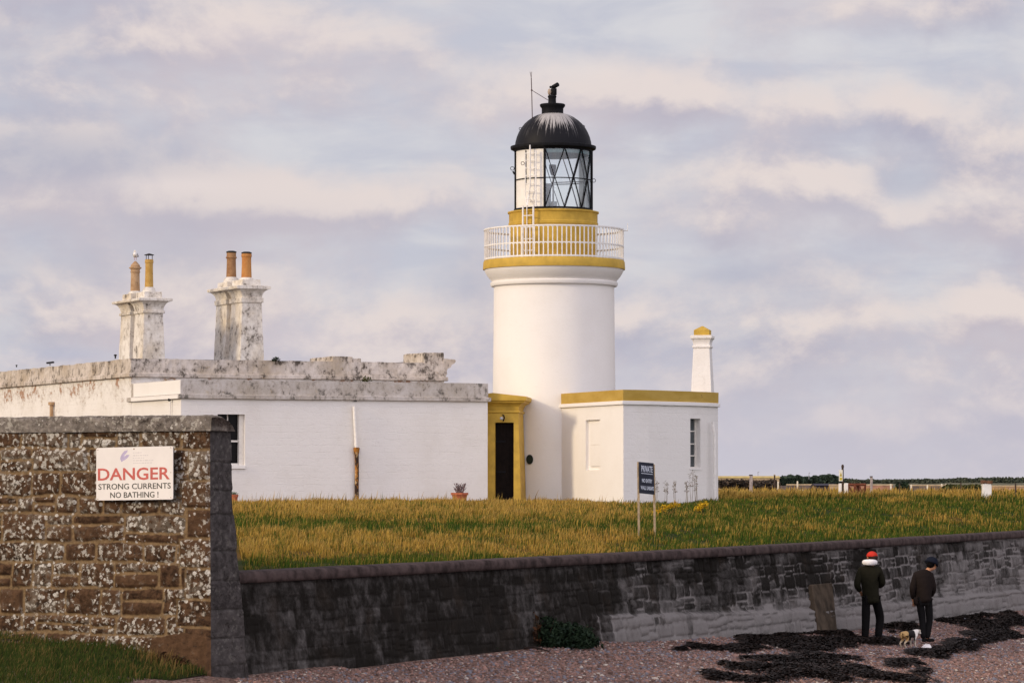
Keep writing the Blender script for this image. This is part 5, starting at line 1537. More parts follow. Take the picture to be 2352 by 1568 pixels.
# ------------------------------------------------------------------ private notice on two posts
def private_sign():
    g = lawn_hit(1465, 1231)
    dl = g.y; dr = dl + 0.32
    root = thing('private_sign', 'narrow dark board reading PRIVATE NO ENTRY WALL UNSAFE on two wooden posts', 'sign', tuple(g))
    wood = simple('pale weathered post wood', (0.36, 0.27, 0.17), 0.85, 0.25, 12, 0.2)
    for x0, y0, x1, y1, dd in ((1466, 1060, 1468, 1236, dl + 0.03), (1501.5, 1066, 1505, 1244, dr + 0.03)):
        a, b = P(x1, y1 + 25, dd), P(x0, y0, dd)
        MB().obox(a + Vector((-0.022, 0, 0)), (0.044, 0, 0), (0, 0.045, 0), b - a).build('post', wood, root, bevel=0.004)
    tl, tr, bl, br = P(1468.5, 1060, dl), P(1501.5, 1063.3, dr), P(1469.5, 1132, dl), P(1503.5, 1135.5, dr)
    off = Vector((0.0, 0.028, 0))
    dk = simple('navy sign board', (0.010, 0.013, 0.026), 0.45, 0.2, 6, 0)
    n = (br - bl).cross(tl - bl).normalized()
    MB().hexa([bl, br, br - n * 0.02, bl - n * 0.02, tl, tr, tr - n * 0.02, tl - n * 0.02]).build('panel', dk, root)
    wt = simple('white sign lettering', (0.62, 0.66, 0.74), 0.6, 0.1, 10, 0)
    rv = (br - bl); Wd = rv.length; rv.normalize(); uv = (tl - bl); Hh = uv.length; uv.normalize()
    def at(u, v): return bl + rv * (u * Wd) + uv * (v * Hh) + n * 0.002
    text_mesh('PRIVATE', 1, wt, 'private_lettering', root, at(0.12, 0.695), rv, uv, 0.76 * Wd, 0.20 * Hh, 0.002, bold=0.02)
    MB().obox(at(0.12, 0.635), rv * 0.76 * Wd, n * 0.002, uv * 0.018 * Hh).build('underline', wt, root)
    text_mesh('NO ENTRY', 1, wt, 'entry_lettering', root, at(0.16, 0.355), rv, uv, 0.68 * Wd, 0.125 * Hh, 0.002, bold=0.02)
    text_mesh('WALL UNSAFE', 1, wt, 'unsafe_lettering', root, at(0.06, 0.125), rv, uv, 0.88 * Wd, 0.125 * Hh, 0.002, bold=0.02)
private_sign()

# ------------------------------------------------------------------ grass
def blade_mat(name, green, straw, seed, tip):
    m, t, b, out = mat(name)
    dr = t.attr('dry'); r = t.attr('rnd'); h = t.attr('h')
    f = t.ramp(t.math('ADD', dr, t.math('MULTIPLY', t.math('SUBTRACT', r, 0.5), 1.15)), 0.22, 0.78)
    r2 = t.math('FRACT', t.math('MULTIPLY', r, 7.31))
    g = t.mix(r2, green[0], green[1]); s = t.mix(r2, straw[0], straw[1])
    c = t.mix(f, g, s)
    c = t.mix(t.math('MULTIPLY', t.ramp(h, 0.55, 0.8), t.math('MULTIPLY', f, 0.6)), c, tip)
    t.l(c, b.inputs['Base Color']); b.inputs['Roughness'].default_value = 0.8
    b.inputs['Specular IOR Level'].default_value = 0.1
    tl_ = t.n('ShaderNodeBsdfTranslucent'); t.l(c, tl_.inputs[0])
    mx = t.n('ShaderNodeMixShader'); mx.inputs[0].default_value = 0.25
    t.l(b.outputs[0], mx.inputs[1]); t.l(tl_.outputs[0], mx.inputs[2]); t.l(mx.outputs[0], out.inputs[0])
    return m
M['blades'] = blade_mat('grass blades', ((0.010, 0.028, 0.004), (0.075, 0.128, 0.014)), ((0.085, 0.045, 0.006), (0.58, 0.36, 0.065)), 0, (0.56, 0.37, 0.12))
def blades(name, x, y, z, h, w, dry, matl, lean=0.35, parent=None):
    n = len(x)
    a = rng.uniform(0, 2 * np.pi, n); la = rng.normal(0.5, 1.0, n); lm = rng.uniform(0.05, lean, n) * h
    wx = np.cos(a) * w * 0.5; wy = np.sin(a) * w * 0.5 * 0.5
    lx = np.cos(la) * lm; ly = np.sin(la) * lm
    b = np.stack([x, y, z], -1)
    wv = np.stack([wx, wy, wx * 0], -1)
    mid = b + np.stack([lx * 0.35, ly * 0.35, h * 0.55], -1)
    tip = b + np.stack([lx, ly, h * np.sqrt(np.clip(1 - lean * 0.3, 0, 1))], -1)
    dn = np.array([0, 0, -0.06])
    Vv = np.stack([b - wv + dn, b + wv + dn, mid + wv * 0.9, mid - wv * 0.9, tip], 1).reshape(-1, 3)
    i0 = np.arange(n) * 5
    q = np.stack([i0, i0 + 1, i0 + 2, i0 + 3], 1); tr = np.stack([i0 + 3, i0 + 2, i0 + 4], 1)
    rnd = np.repeat(rng.random(n), 5); dv = np.repeat(dry, 5); hv = np.tile([0, 0, 0.55, 0.55, 1.0], n)
    return big_mesh(name, Vv, [q, tr], matl, parent, {'rnd': rnd, 'dry': dv, 'h': hv})
def inside_buildings(x, y):
    """rough plan mask of the buildings"""
    t1x = (x - WA.x) * FD.x + (y - WA.y) * FD.y; n1x = -(x - WA.x) * FD.y + (y - WA.y) * FD.x
    m = (t1x > -0.2) & (t1x < 10.4) & (n1x > -0.06)
    m |= (x - TC.x) ** 2 + (y - TC.y) ** 2 < 2.0 ** 2
    # annex: behind its two visible faces
    lf = (x > 1.4) & (x < 3.41) & (y > 104.2 - (x - 1.5) * 2.45)
    rf = (x >= 3.4) & (x < 6.5) & (y > 99.5 + (x - 3.4) * 1.1)
    return m | lf | rf
def turf():
    # more blades near the eye, wider ones further off
    parts = []
    for (d0, d1, dens, hh, ww) in ((42.3, 52, 760, 0.105, 0.008), (52, 62, 600, 0.11, 0.0095), (62, 75, 430, 0.115, 0.011), (75, 90, 320, 0.12, 0.0135), (90, 106, 220, 0.13, 0.016), (106, 125, 80, 0.19, 0.022), (125, 150, 36, 0.21, 0.028), (150, 200, 9, 0.25, 0.04)):
        xa, xb = -0.165 * d1 , 0.175 * d1
        if d1 > 120: xa = 5.0
        n = int((xb - xa) * (d1 - d0) * dens)
        x = rng.uniform(xa, xb, n); y = rng.uniform(d0, d1, n)
        keep = (y > lawn_bound(x) + 0.30) & (x > -3.4 - (y - 42) * 0.095) & (x > -0.100 * y)
        keep &= ~inside_buildings(x, y)
        keep &= ~((y > 108) & (x < 6.0))
        x, y = x[keep], y[keep]
        # tussocks: thin out between clumps
        cl = fbm(x * 2.2, y * 1.4, 61, 3)
        k2 = rng.random(len(x)) < np.clip(0.35 + 2.2 * (cl - 0.32), 0.25, 1)
        x, y, cl = x[k2], y[k2], cl[k2]
        dry = np.clip(dryness(x, y) + 0.75 * (cl - 0.5) + 0.5 * (fbm(x * 4, y * 2, 97, 2) - 0.5), 0, 1)
        u = y - sw_d(np.maximum(x, SW_X[0]))
        h = hh * rng.uniform(0.4, 1.25, len(x)) * (0.35 + 2.6 * np.clip(cl - 0.34, 0, 0.5)) * (0.85 + 0.35 * dry)
        h = h * (0.55 + 0.45 * sstep(0.2, 1.6, u))
        h = h * np.where((y > 94) & (x < 6.5), 0.72, 1.0)
        tall = rng.random(len(x)) < 0.05
        h = np.where(tall & (y < 96), h * 1.9, h)
        dry = np.clip(dry - 0.35 * np.exp(-(u / 2.2) ** 2) * (fbm(x * 0.8, y * 0.5, 101, 3) > 0.42), 0, 1)
        parts.append((x, y, lawn_z(x, y), h, ww * rng.uniform(0.6, 1.4, len(x)), dry))
    x, y, z, h, w_, dry = [np.concatenate(k) for k in zip(*parts)]
    print('blades', len(x))
    o = blades('meadow_grass', x, y, z, h, w_, dry, M['blades'])
    props(o, 'long straw coloured and green grass on the slope above the sea wall', 'grass', None, 'stuff')
turf()
M['bank_blades'] = blade_mat('short bank grass', ((0.016, 0.034, 0.006), (0.055, 0.078, 0.014)), ((0.11, 0.065, 0.018), (0.24, 0.15, 0.05)), 0, (0.25, 0.17, 0.07))
def bank():
    # bank of turf at the foot of the rubble wall; its lower edge is cut by the shingle
    n = 150000
    x = rng.uniform(-11, -3.3, n); y = rng.uniform(33, 46, n)
    pxv = 1176 + x / y * F; zz = beach_z(x, y); pyv = HZ - zz / y * F
    # edge of the turf in the frame: from (480,1545) falling left to (330,1568) and beyond
    edge = np.interp(pxv, [-400, 0, 180, 270, 330, 400, 480, 500], [2200, 1680, 1600, 1572, 1562, 1557, 1552, 1540])
    edge = edge + 14 * (fbm(x * 3, y * 1.5, 3) - 0.5)
    wall = (x - CORNER.x) * DN.x + (y - CORNER.y) * DN.y
    keep = (pyv < edge) & (wall > 0.14) & (pxv < 492)
    x, y = x[keep], y[keep]; pxv = pxv[keep]; pyv = pyv[keep]; wall = wall[keep]
    cl = fbm(x * 3, y * 2, 12, 3)
    dead = np.exp(-((pxv - 395) / 75) ** 2 - ((pyv - 1515) / 26) ** 2)
    dry = np.clip(0.02 + 0.9 * dead + 0.45 * (cl - 0.5) + 0.18 * sstep(240, 60, pxv) * np.exp(-((pyv - 1480) / 14) ** 2), 0, 1)
    h = (0.055 + 0.08 * cl) * rng.uniform(0.5, 1.3, len(x)) + 0.10 * dead * rng.random(len(x)) + 0.07 * np.exp(-(wall - 0.15) / 0.2) * rng.random(len(x))
    o = blades('bank_grass', x, y, beach_z(x, y), h, 0.009 * rng.uniform(0.6, 1.4, len(x)), dry, M['bank_blades'], 0.6)
    props(o, 'short dark green grass on the bank at the foot of the rubble wall', 'grass', None, 'stuff')
bank()
# the soil the bank grows in
def bank_soil():
    ns, nt = 60, 40
    pts = []
    S, T = np.meshgrid(np.linspace(-0.1, 9, ns), np.linspace(0.0, 1, nt), indexing='ij')
    ox = CORNER.x + DW.x * S; oy = CORNER.y + DW.y * S
    wd = 1.2 + S * 1.25
    X = ox + DN.x * (0.05 + T * wd); Y = oy + DN.y * (0.05 + T * wd)
    Zv = beach_z(X, Y) + 0.02 * (1 - T) - 0.03 * sstep(0.8, 1, T)
    dr = 0.15 + 0.3 * fbm(X * 2, Y * 2, 4)
    m = simple('dark bank soil and roots', (0.020, 0.024, 0.008), 0.95, 0.5, 14, 0.6, spec=0.05)
    o = big_mesh('grass_bank', np.stack([X, Y, Zv], -1).reshape(-1, 3), [grid_faces(ns, nt)], m, smooth=True)
    props(o, 'earth bank under the short grass below the rubble wall', None, None, 'structure')
bank_soil()

# ------------------------------------------------------------------ shingle and weed
def pebbles():
    n = 140000
    x = rng.uniform(-6, 14.0, n * 3); y = rng.uniform(38, 84, n * 3)
    pxv = 1176 + x / y * F; pyv = HZ - beach_z(x, y) / y * F
    k = (x > sw_x(y) + 0.30) & (pyv < 1620) & (pxv < 2420) & (pxv > 250)
    wall = (x - CORNER.x) * DN.x + (y - CORNER.y) * DN.y
    k &= ~((y < 43.5) & (x < CORNER.x + 0.35) & (wall < 0.9 + (CORNER.x - x) * 1.3))
    k &= rng.random(len(x)) < np.clip((60 / y) ** 3, 0.15, 1)
    x, y = x[k][:n], y[k][:n]
    n = len(x)
    s = rng.lognormal(-4.3, 0.42, n)
    s = np.clip(s, 0.009, 0.06)
    ico = np.array([(0, 0, 1), (0.894, 0, 0.447), (0.276, 0.851, 0.447), (-0.724, 0.526, 0.447), (-0.724, -0.526, 0.447), (0.276, -0.851, 0.447), (0.724, 0.526, -0.447), (-0.276, 0.851, -0.447), (-0.894, 0, -0.447), (-0.276, -0.851, -0.447), (0.724, -0.526, -0.447)])
    fc = np.array([(0, 1, 2), (0, 2, 3), (0, 3, 4), (0, 4, 5), (0, 5, 1), (1, 6, 2), (2, 6, 7), (2, 7, 3), (3, 7, 8), (3, 8, 4), (4, 8, 9), (4, 9, 5), (5, 9, 10), (5, 10, 1), (1, 10, 6)])
    a = rng.uniform(0, 6.28, n); ca, sa = np.cos(a)[:, None], np.sin(a)[:, None]
    sx = s[:, None] * rng.uniform(0.8, 1.5, (n, 1)); sy = s[:, None] * rng.uniform(0.7, 1.1, (n, 1)); sz = s[:, None] * rng.uniform(0.4, 0.75, (n, 1))
    jit = 1 + 0.16 * rng.normal(size=(n, 11))
    vx = ico[None, :, 0] * sx * jit; vy = ico[None, :, 1] * sy * jit; vz = ico[None, :, 2] * sz * jit
    X = x[:, None] + vx * ca - vy * sa; Y = y[:, None] + vx * sa + vy * ca; Zv = (beach_z(x, y) + 0.05 * wrack(x, y) * 0.3)[:, None] + vz + sz * 0.25
    Vv = np.stack([X, Y, Zv], -1).reshape(-1, 3)
    F_ = (np.arange(n)[:, None, None] * 11 + fc[None]).reshape(-1, 3)
    m, t, b, out = mat('pebbles')
    r = t.attr('rnd'); r2 = t.math('FRACT', t.math('MULTIPLY', r, 13.7)); r3 = t.math('FRACT', t.math('MULTIPLY', r, 41.3))
    c = t.mix(r, (0.075, 0.046, 0.037), (0.34, 0.20, 0.16))
    c = t.mix(t.math('GREATER_THAN', r2, 0.78), c, (0.17, 0.165, 0.19))
    c = t.mix(t.math('GREATER_THAN', r3, 0.95), c, (0.46, 0.40, 0.34))
    t.l(c, b.inputs['Base Color']); b.inputs['Roughness'].default_value = 0.8
    b.inputs['Specular IOR Level'].default_value = 0.2
    o = big_mesh('pebbles', Vv, [F_], m, None, {'rnd': np.repeat(rng.random(n), 11)}, True)
    props(o, 'loose pink, grey and buff pebbles strewn over the beach', 'pebbles', None, 'stuff')
pebbles()
def seaweed():
    n = 1600000
    x = rng.uniform(-3, 14.5, n); y = rng.uniform(46, 90, n)
    pxv = 1176 + x / y * F
    k = (x > sw_x(y) + 0.25) & (pxv < 2400)
    x, y = x[k], y[k]
    wr = wrack(x, y); wv = weed(x, y)
    k = (wv > 0.40 + 0.2 * rng.normal(size=len(x))) & (wr > 0)
    x, y, wv = x[k], y[k], wv[k]
    sel = rng.permutation(len(x))[:110000]; x, y, wv = x[sel], y[sel], wv[sel]
    n = len(x); print('weed', n)
    L = rng.uniform(0.02, 0.07, n); W_ = rng.uniform(0.008, 0.018, n); a = rng.uniform(0, 6.28, n); e = rng.uniform(-0.1, 0.45, n)
    z = beach_z(x, y) + 0.02 + rng.random(n) * 0.05 * wv
    dx, dy = np.cos(a) * L, np.sin(a) * L; nx_, ny_ = -np.sin(a) * W_, np.cos(a) * W_
    p0 = np.stack([x - dx - nx_, y - dy - ny_, z], -1); p1 = np.stack([x - dx + nx_, y - dy + ny_, z + 0.01], -1)
    m0 = np.stack([x - nx_, y - ny_, z + L * e * 0.5], -1); m1 = np.stack([x + nx_, y + ny_, z + L * e * 0.55], -1)
    q0 = np.stack([x + dx - nx_ * 0.6, y + dy, z + 0.01 * e], -1); q1 = np.stack([x + dx + nx_ * 0.6, y + dy + ny_, z], -1)
    Vv = np.stack([p0, p1, m0, m1, q0, q1], 1).reshape(-1, 3); i0 = np.arange(n)[:, None] * 6
    F1 = i0 + np.array([[0, 2, 3, 1]]); F2 = i0 + np.array([[2, 4, 5, 3]])
    m, t, b, out = mat('dark wrack')
    r = t.attr('rnd'); t.l(t.mix(r, (0.004, 0.0025, 0.002), (0.026, 0.012, 0.006)), b.inputs['Base Color']); b.inputs['Roughness'].default_value = 0.6
    b.inputs['Specular IOR Level'].default_value = 0.15
    o = big_mesh('seaweed', Vv, [F1, F2], m, None, {'rnd': np.repeat(rng.random(n), 6)})
    props(o, 'nearly black strands of washed up seaweed lying in drifts on the shingle', 'seaweed', None, 'stuff')
seaweed()

def leafy(name, label, cat, centre, rx, ry, rz, n, size, matl, up=0.4, stems=None, group=None):
    root = thing(name, label, cat, tuple(centre), group)
    c = Vector(centre)
    u = rng.normal(size=(n, 3)); u /= np.linalg.norm(u, axis=1)[:, None]; rad = rng.random(n) ** 0.45
    # uneven outline
    lump = 0.65 + 0.7 * fbm(u[:, 0] * 2 + 5 + c.x, u[:, 2] * 2 + u[:, 1] + 7, 5, 3)
    p = u * rad[:, None] * lump[:, None] * np.array([rx, ry, rz]); p[:, 2] = np.abs(p[:, 2]) if up else p[:, 2]
    a = rng.normal(size=(n, 3)); a /= np.linalg.norm(a, axis=1)[:, None]; b = np.cross(a, rng.normal(size=(n, 3))); b /= np.linalg.norm(b, axis=1)[:, None]
    s = size * rng.uniform(0.5, 1.4, (n, 1))
    base = p + np.array(c)
    Vv = np.stack([base - a * s, base + b * s * 0.45, base + a * s, base - b * s * 0.45], 1).reshape(-1, 3)
    F1 = np.arange(n * 4).reshape(-1, 4)
    big_mesh('foliage', Vv, [F1], matl, root, {'rnd': np.repeat(rng.random(n), 4)})
    st = MB()
    for i in range(stems or 5):
        aa = random.uniform(0, 6.28); st.tube([c + Vector((0, 0, -0.1)), c + Vector((math.cos(aa) * rx * 0.3, math.sin(aa) * ry * 0.3, rz * 0.5)), c + Vector((math.cos(aa) * rx * 0.6, math.sin(aa) * ry * 0.6, rz * 0.85))], [size * 0.25, size * 0.18, size * 0.08], 5)
    st.build('stem', simple('plant stem', (0.07, 0.05, 0.03)), root)
    return root
def leaf_mat(name, a, b_):
    m, t, b, out = mat(name)
    t.l(t.mix(t.attr('rnd'), a, b_), b.inputs['Base Color']); b.inputs['Roughness'].default_value = 0.75
    b.inputs['Specular IOR Level'].default_value = 0.15
    return m
M['leaf_dark'] = leaf_mat('dark weed leaves', (0.006, 0.015, 0.008), (0.020, 0.036, 0.016))
M['leaf_rust'] = leaf_mat('dead dock leaves', (0.020, 0.010, 0.006), (0.085, 0.036, 0.014))
def on_beach(px_, py_, lift=0.0):
    q = beach_hit(px_, py_); return (q.x, q.y, q.z + lift)
leafy('weed_clump', 'low dark green weeds growing where the sea wall meets the shingle', 'weeds', on_beach(1312, 1484), 0.46, 0.6, 0.36, 2600, 0.04, M['leaf_dark'])
leafy('weed_clump', 'taller dark green weeds against the sea wall just right of the dead dock stalks', 'weeds', on_beach(1256, 1483), 0.28, 0.4, 0.46, 1500, 0.04, M['leaf_dark'])
leafy('weed_clump', 'dead reddish dock stalks at the left end of the dark weeds by the sea wall', 'weeds', on_beach(1228, 1483), 0.12, 0.25, 0.50, 260, 0.045, M['leaf_rust'])
leafy('weed_clump', 'rusty brown dead leaves in the grass under the rubble wall corner', 'weeds', on_beach(395, 1528), 0.30, 0.2, 0.14, 700, 0.035, M['leaf_rust'])
leafy('weed_clump', 'sparse green weeds at the wall foot left of the dark clump', 'weeds', on_beach(1105, 1490), 0.30, 0.25, 0.10, 260, 0.03, M['leaf_dark'])
M['ragwort'] = leaf_mat('yellow ragwort heads', (0.42, 0.24, 0.008), (0.62, 0.38, 0.015))
def ragwort(px_, py_, w_, label):
    q = lawn_hit(px_, py_ + 14)
    root = thing('ragwort', label, 'wildflower', tuple(q))
    st = MB(); n = 15; heads = []
    for i in range(n):
        f = i / (n - 1) - 0.5
        b0 = q + Vector((f * w_ * 0.8, random.uniform(-.2, .2), -0.05)); hh = 0.22 + 0.16 * f + random.uniform(0, 0.1)
        b1 = b0 + Vector((f * 0.05 + 0.02, 0, hh)); st.tube([b0, b1], 0.006, 4); heads.append(b1)
    st.build('stem', M['leaf_dark'], root)
    m = 300; h = np.array([tuple(heads[i % n]) for i in range(m)]) + rng.normal(size=(m, 3)) * np.array([0.055, 0.05, 0.03])
    a = rng.normal(size=(m, 3)) * 0.013; b = rng.normal(size=(m, 3)) * 0.013
    Vv = np.stack([h - a, h + b, h + a, h - b], 1).reshape(-1, 3)
    big_mesh('flower', Vv, [np.arange(m * 4).reshape(-1, 4)], M['ragwort'], root, {'rnd': np.repeat(rng.random(m), 4)})
ragwort(1527, 1172, 0.62, 'large yellow ragwort clump in the grass to the right of the private sign')
ragwort(1610, 1167, 0.16, 'small yellow ragwort on the grass below the annex window')
# tall dead weeds against the annex
def tall_weed(px_, ytop, spread, i):
    d = 98.3; z0 = float(lawn_z(PX(px_, d), d)); x0 = PX(px_, d)
    root = thing('dead_weed', 'thin dry weed stalks standing against the curved annex wall', 'weeds', (x0, d, z0), 'dry stalks against the annex wall')
    st = MB(); zt_ = Z(ytop, d)
    for k in range(3):
        xx = x0 + random.uniform(-spread, spread); b0 = Vector((xx, d, z0)); b1 = Vector((xx + random.uniform(-.05, .05), d, zt_ - random.uniform(0, .15)))
        st.tube([b0, b0.lerp(b1, .5) + Vector((random.uniform(-.02, .02), 0, 0)), b1], [0.006, 0.004, 0.003], 4)
        for j in range(14):
            p = b0.lerp(b1, random.uniform(0.5, 1)); e = Vector((random.uniform(-.06, .06), random.uniform(-.03, .03), random.uniform(0, .05)))
            st.tube([p, p + e], 0.003, 3); st.ball(tuple(p + e), 0.011, 5, 4)
    st.build('stalk', M['leaf_brown'], root)
M['leaf_brown'] = simple('dry brown stalk', (0.16, 0.12, 0.07), 0.9, 0.4, 20, 0)
for i, (a, b, s) in enumerate(((1510, 1095, .08), (1530, 1105, .06), (1550, 1096, .06), (1578, 1098, .05), (1591, 1078, .09), (1600, 1090, .04))): tall_weed(a, b, s, i)
# plants rooted in the cottage parapets
def parapet_plant(px_, py_, d, r, label, mt_):
    c = P(px_, py_, d); leafy('wall_plant', label, 'plant', tuple(c), r, r * 0.6, r * 0.8, 120, 0.035, mt_, stems=3)
parapet_plant(840, 875, 103.4, 0.20, 'small green plant rooted in the cornice above the drainpipe', leaf_mat('parapet leaves', (0.03, 0.04, 0.01), (0.10, 0.10, 0.03)))
parapet_plant(633, 829, 103.7, 0.17, 'dark tuft growing on top of the parapet right of the right chimney', M['leaf_dark'])
def oddment(name, label, cat, px_, py_, d, wpx, hpx, shape):
    c = P(px_, py_, d); w_ = wpx / F * d; h_ = hpx / F * d
    root = thing(name, label, cat, (c.x, c.y, c.z - h_ / 2))
    mb = MB()
    if shape == 'cowl':
        mb.lathe(c.x, c.y, [(w_ * .22, c.z - h_ * .6), (w_ * .22, c.z), (w_ * .45, c.z + .02), (w_ * .5, c.z + h_ * .3), (w_ * .2, c.z + h_ * .5)], 14)
        mb.build('cowl', M['soot'], root, smooth=True)
    else:
        mb.obox((c.x - w_ / 2, c.y, c.z - h_ / 2), (w_, 0.05, h_ * 0.35), (0, 0.25, 0), (0, 0, h_ * 0.6)); mb.build('slab', M['soot'], root, bevel=0.01)
        MB().tube([(c.x, c.y + .1, c.z - h_ / 2), (c.x, c.y + .1, c.z - h_ * 1.1)], 0.02, 6).build('leg', M['soot'], root)
oddment('roof_vent', 'small dark roof vent showing over the parapet beside the left chimney', 'vent', 265, 818, 103.6, 8, 9, 'cowl')
oddment('roof_vent', 'small dark stub vent on the far left parapet', 'vent', 38, 840, 113.6, 6, 5, 'cowl')
oddment('roof_flap', 'dark tilted slab lying on the parapet near the left frame edge', 'roof fitting', 114, 832, 110.6, 16, 6, 'slab')
# ------------------------------------------------------------------ far field, walls, trees
def far_ground(px_, py_): return lawn_hit(px_, py_)
def fz(x, d): return float(lawn_z(x, d))
def masonry_run(name, label, cat, pxa, pxb, ytop, ybot, d, matl, thick=0.5, capm=None, group=None, dd=0.0):
    a, b = P(pxa, ybot, d), P(pxb, ybot, d + dd); zt_ = Z(ytop, d)
    root = thing(name, label, cat, tuple(a), group)
    o = MB().obox((a.x, a.y, a.z - 1.0), (b.x - a.x, b.y - a.y, 0), (0, thick, 0), (0, 0, zt_ - a.z + 1.0)).build('wall', matl, root, sub=2.0, rough=0.03)
    if capm:
        MB().obox((a.x - 0.05, a.y - 0.06, zt_), (b.x - a.x + 0.1, b.y - a.y, 0), (0, thick + 0.12, 0), (0, 0, (Z(ytop - 3.0, d) - zt_))).build('coping', capm, root)
    return root
cream = simple('sunlit cream harling', (0.46, 0.35, 0.22), 0.9, 0.15, 2)  # cream wall colour with faint random mottling
pinks = simple('pinkish old wall', (0.36, 0.19, 0.13), 0.9, 0.3, 1.0)
dkpl = simple('dark plum stained shed boards', (0.030, 0.026, 0.040), 0.85, 0.35, 1.0)
greyw = simple('grey brown wall', (0.14, 0.11, 0.10), 0.9, 0.35, 0.8)
def shed(name, label, pxa, pxb, ytop, ybot, d, matl, roofm):
    a, b = P(pxa, ybot, d), P(pxb, ybot, d); zt_ = Z(ytop, d); h = zt_ - a.z
    root = thing(name, label, 'building', tuple(a))
    dep = 5.0
    MB().obox((a.x, a.y, a.z - 1), (b.x - a.x, 0, 0), (0, dep, 0), (0, 0, h + 1 - h * 0.25)).build('wall', matl, root)
    e = 0.2; zr = zt_ - h * 0.25
    MB().rings([[(a.x - e, a.y - e, zr), (a.x - e, a.y + dep + e, zr), (a.x - e, a.y + dep / 2, zt_)], [(b.x + e, a.y - e, zr), (b.x + e, a.y + dep + e, zr), (b.x + e, a.y + dep / 2, zt_)]]).build('roof', roofm, root)
    return root
shed('low_building', 'long low building with pale straw coloured roof on the horizon beside the annex', 1640, 1790, 1092.5, 1112, 620.0, cream, simple('straw coloured roofing', (0.50, 0.38, 0.14), 0.9, 0.2, 1))
M['far_leaf'] = leaf_mat('distant tree leaves', (0.020, 0.034, 0.026), (0.06, 0.085, 0.055))
M['hedge'] = leaf_mat('dark hedge leaves', (0.022, 0.020, 0.018), (0.085, 0.062, 0.045))
def clump_mesh(centre, rx, ry, rz, n, size):
    u = rng.normal(size=(n, 3)); u /= np.linalg.norm(u, axis=1)[:, None]; rad = rng.random(n) ** 0.4
    k = centre[0] * 0.37
    lump = 0.62 + 0.75 * fbm(u[:, 0] * 2.2 + k + 9, u[:, 2] * 2.2 + u[:, 1] + 3, 8, 3)
    p = u * rad[:, None] * lump[:, None] * np.array([rx, ry, rz]) + np.array(centre)
    a = rng.normal(size=(n, 3)); a /= np.linalg.norm(a, axis=1)[:, None]; b = np.cross(a, rng.normal(size=(n, 3))); b /= np.linalg.norm(b, axis=1)[:, None]
    s = size * rng.uniform(0.5, 1.4, (n, 1))
    return np.stack([p - a * s, p + b * s, p + a * s, p - b * s], 1).reshape(-1, 3)
def tree(px_, ytop, wpx, d, label, ybot=1112):
    c = P(px_, ybot, d); H = Z(ytop, d) - c.z; W_ = wpx / F * d / 2
    root = thing('tree', label, 'tree', tuple(c), 'trees on the far shore')
    vs = [clump_mesh((c.x, c.y, c.z + H * 0.55), W_ * 1.15, W_ * 1.1, H * 0.52, 900, d * 0.00075)]
    for i in range(4):
        a = random.uniform(0, 6.28); vs.append(clump_mesh((c.x + math.cos(a) * W_ * 0.55, c.y + math.sin(a) * W_ * 0.5, c.z + H * random.uniform(0.35, 0.75)), W_ * 0.55, W_ * 0.5, H * 0.3, 260, d * 0.0007))
    Vv = np.concatenate(vs); n = len(Vv) // 4
    big_mesh('crown', Vv, [np.arange(n * 4).reshape(-1, 4)], M['far_leaf'], root, {'rnd': np.repeat(rng.random(n), 4)})
    MB().tube([(c.x, c.y, c.z - 1), (c.x + W_ * 0.05, c.y, c.z + H * 0.3), (c.x, c.y, c.z + H * 0.65)], [W_ * 0.10, W_ * 0.07, W_ * 0.03], 7).build('trunk', simple('tree bark', (0.05, 0.04, 0.03)), root)
for i, (px_, yt, wd, lb) in enumerate((
    (1796, 1097.5, 26, 'broad low tree at the left end of the distant clump'),
    (1816, 1096, 22, 'rounded distant tree right of the low plum shed'),
    (1833, 1095.5, 18, 'small pointed distant tree left of a gap'),
    (1853, 1098, 14, 'smallest distant tree in the gap of the clump'),
    (1873, 1097, 18, 'distant tree just left of the biggest one'),
    (1900, 1093.5, 36, 'biggest rounded tree in the distant clump behind the warning post'),
    (1925, 1100, 20, 'low bush-like tree directly behind the warning post'))):
    tree(px_, yt, wd, 1150.0 + 12 * i, lb)
def woods():
    vs = []
    for px_ in np.arange(1640, 2480, 7.0):
        d = 1400 + 90 * float(vnoise(np.array([px_ * 0.05]), np.array([1.0]), 3)[0])
        top = 1101.5 - 4.5 * sstep(2050, 2330, px_) + 2.0 * (float(vnoise(np.array([px_ * 0.06]), np.array([2.0]), 4)[0]) - 0.5) if px_ > 1900 else 1104
        c = P(px_, 1108.5, d); H = max(Z(top, d) - c.z, 0.8)
        vs.append(clump_mesh((c.x, c.y, c.z + H * 0.2), 1.4, 2.0, H * 0.95, 420, 0.45))
    Vv = np.concatenate(vs); n = len(Vv) // 4
    o = big_mesh('far_woods', Vv, [np.arange(n * 4).reshape(-1, 4)], leaf_mat('far wood leaves', (0.038, 0.052, 0.040), (0.105, 0.115, 0.075)), None, {'rnd': np.repeat(rng.random(n), 4)})
    props(o, 'low green strip of distant woods along the horizon', 'woodland', None, 'stuff')
woods()
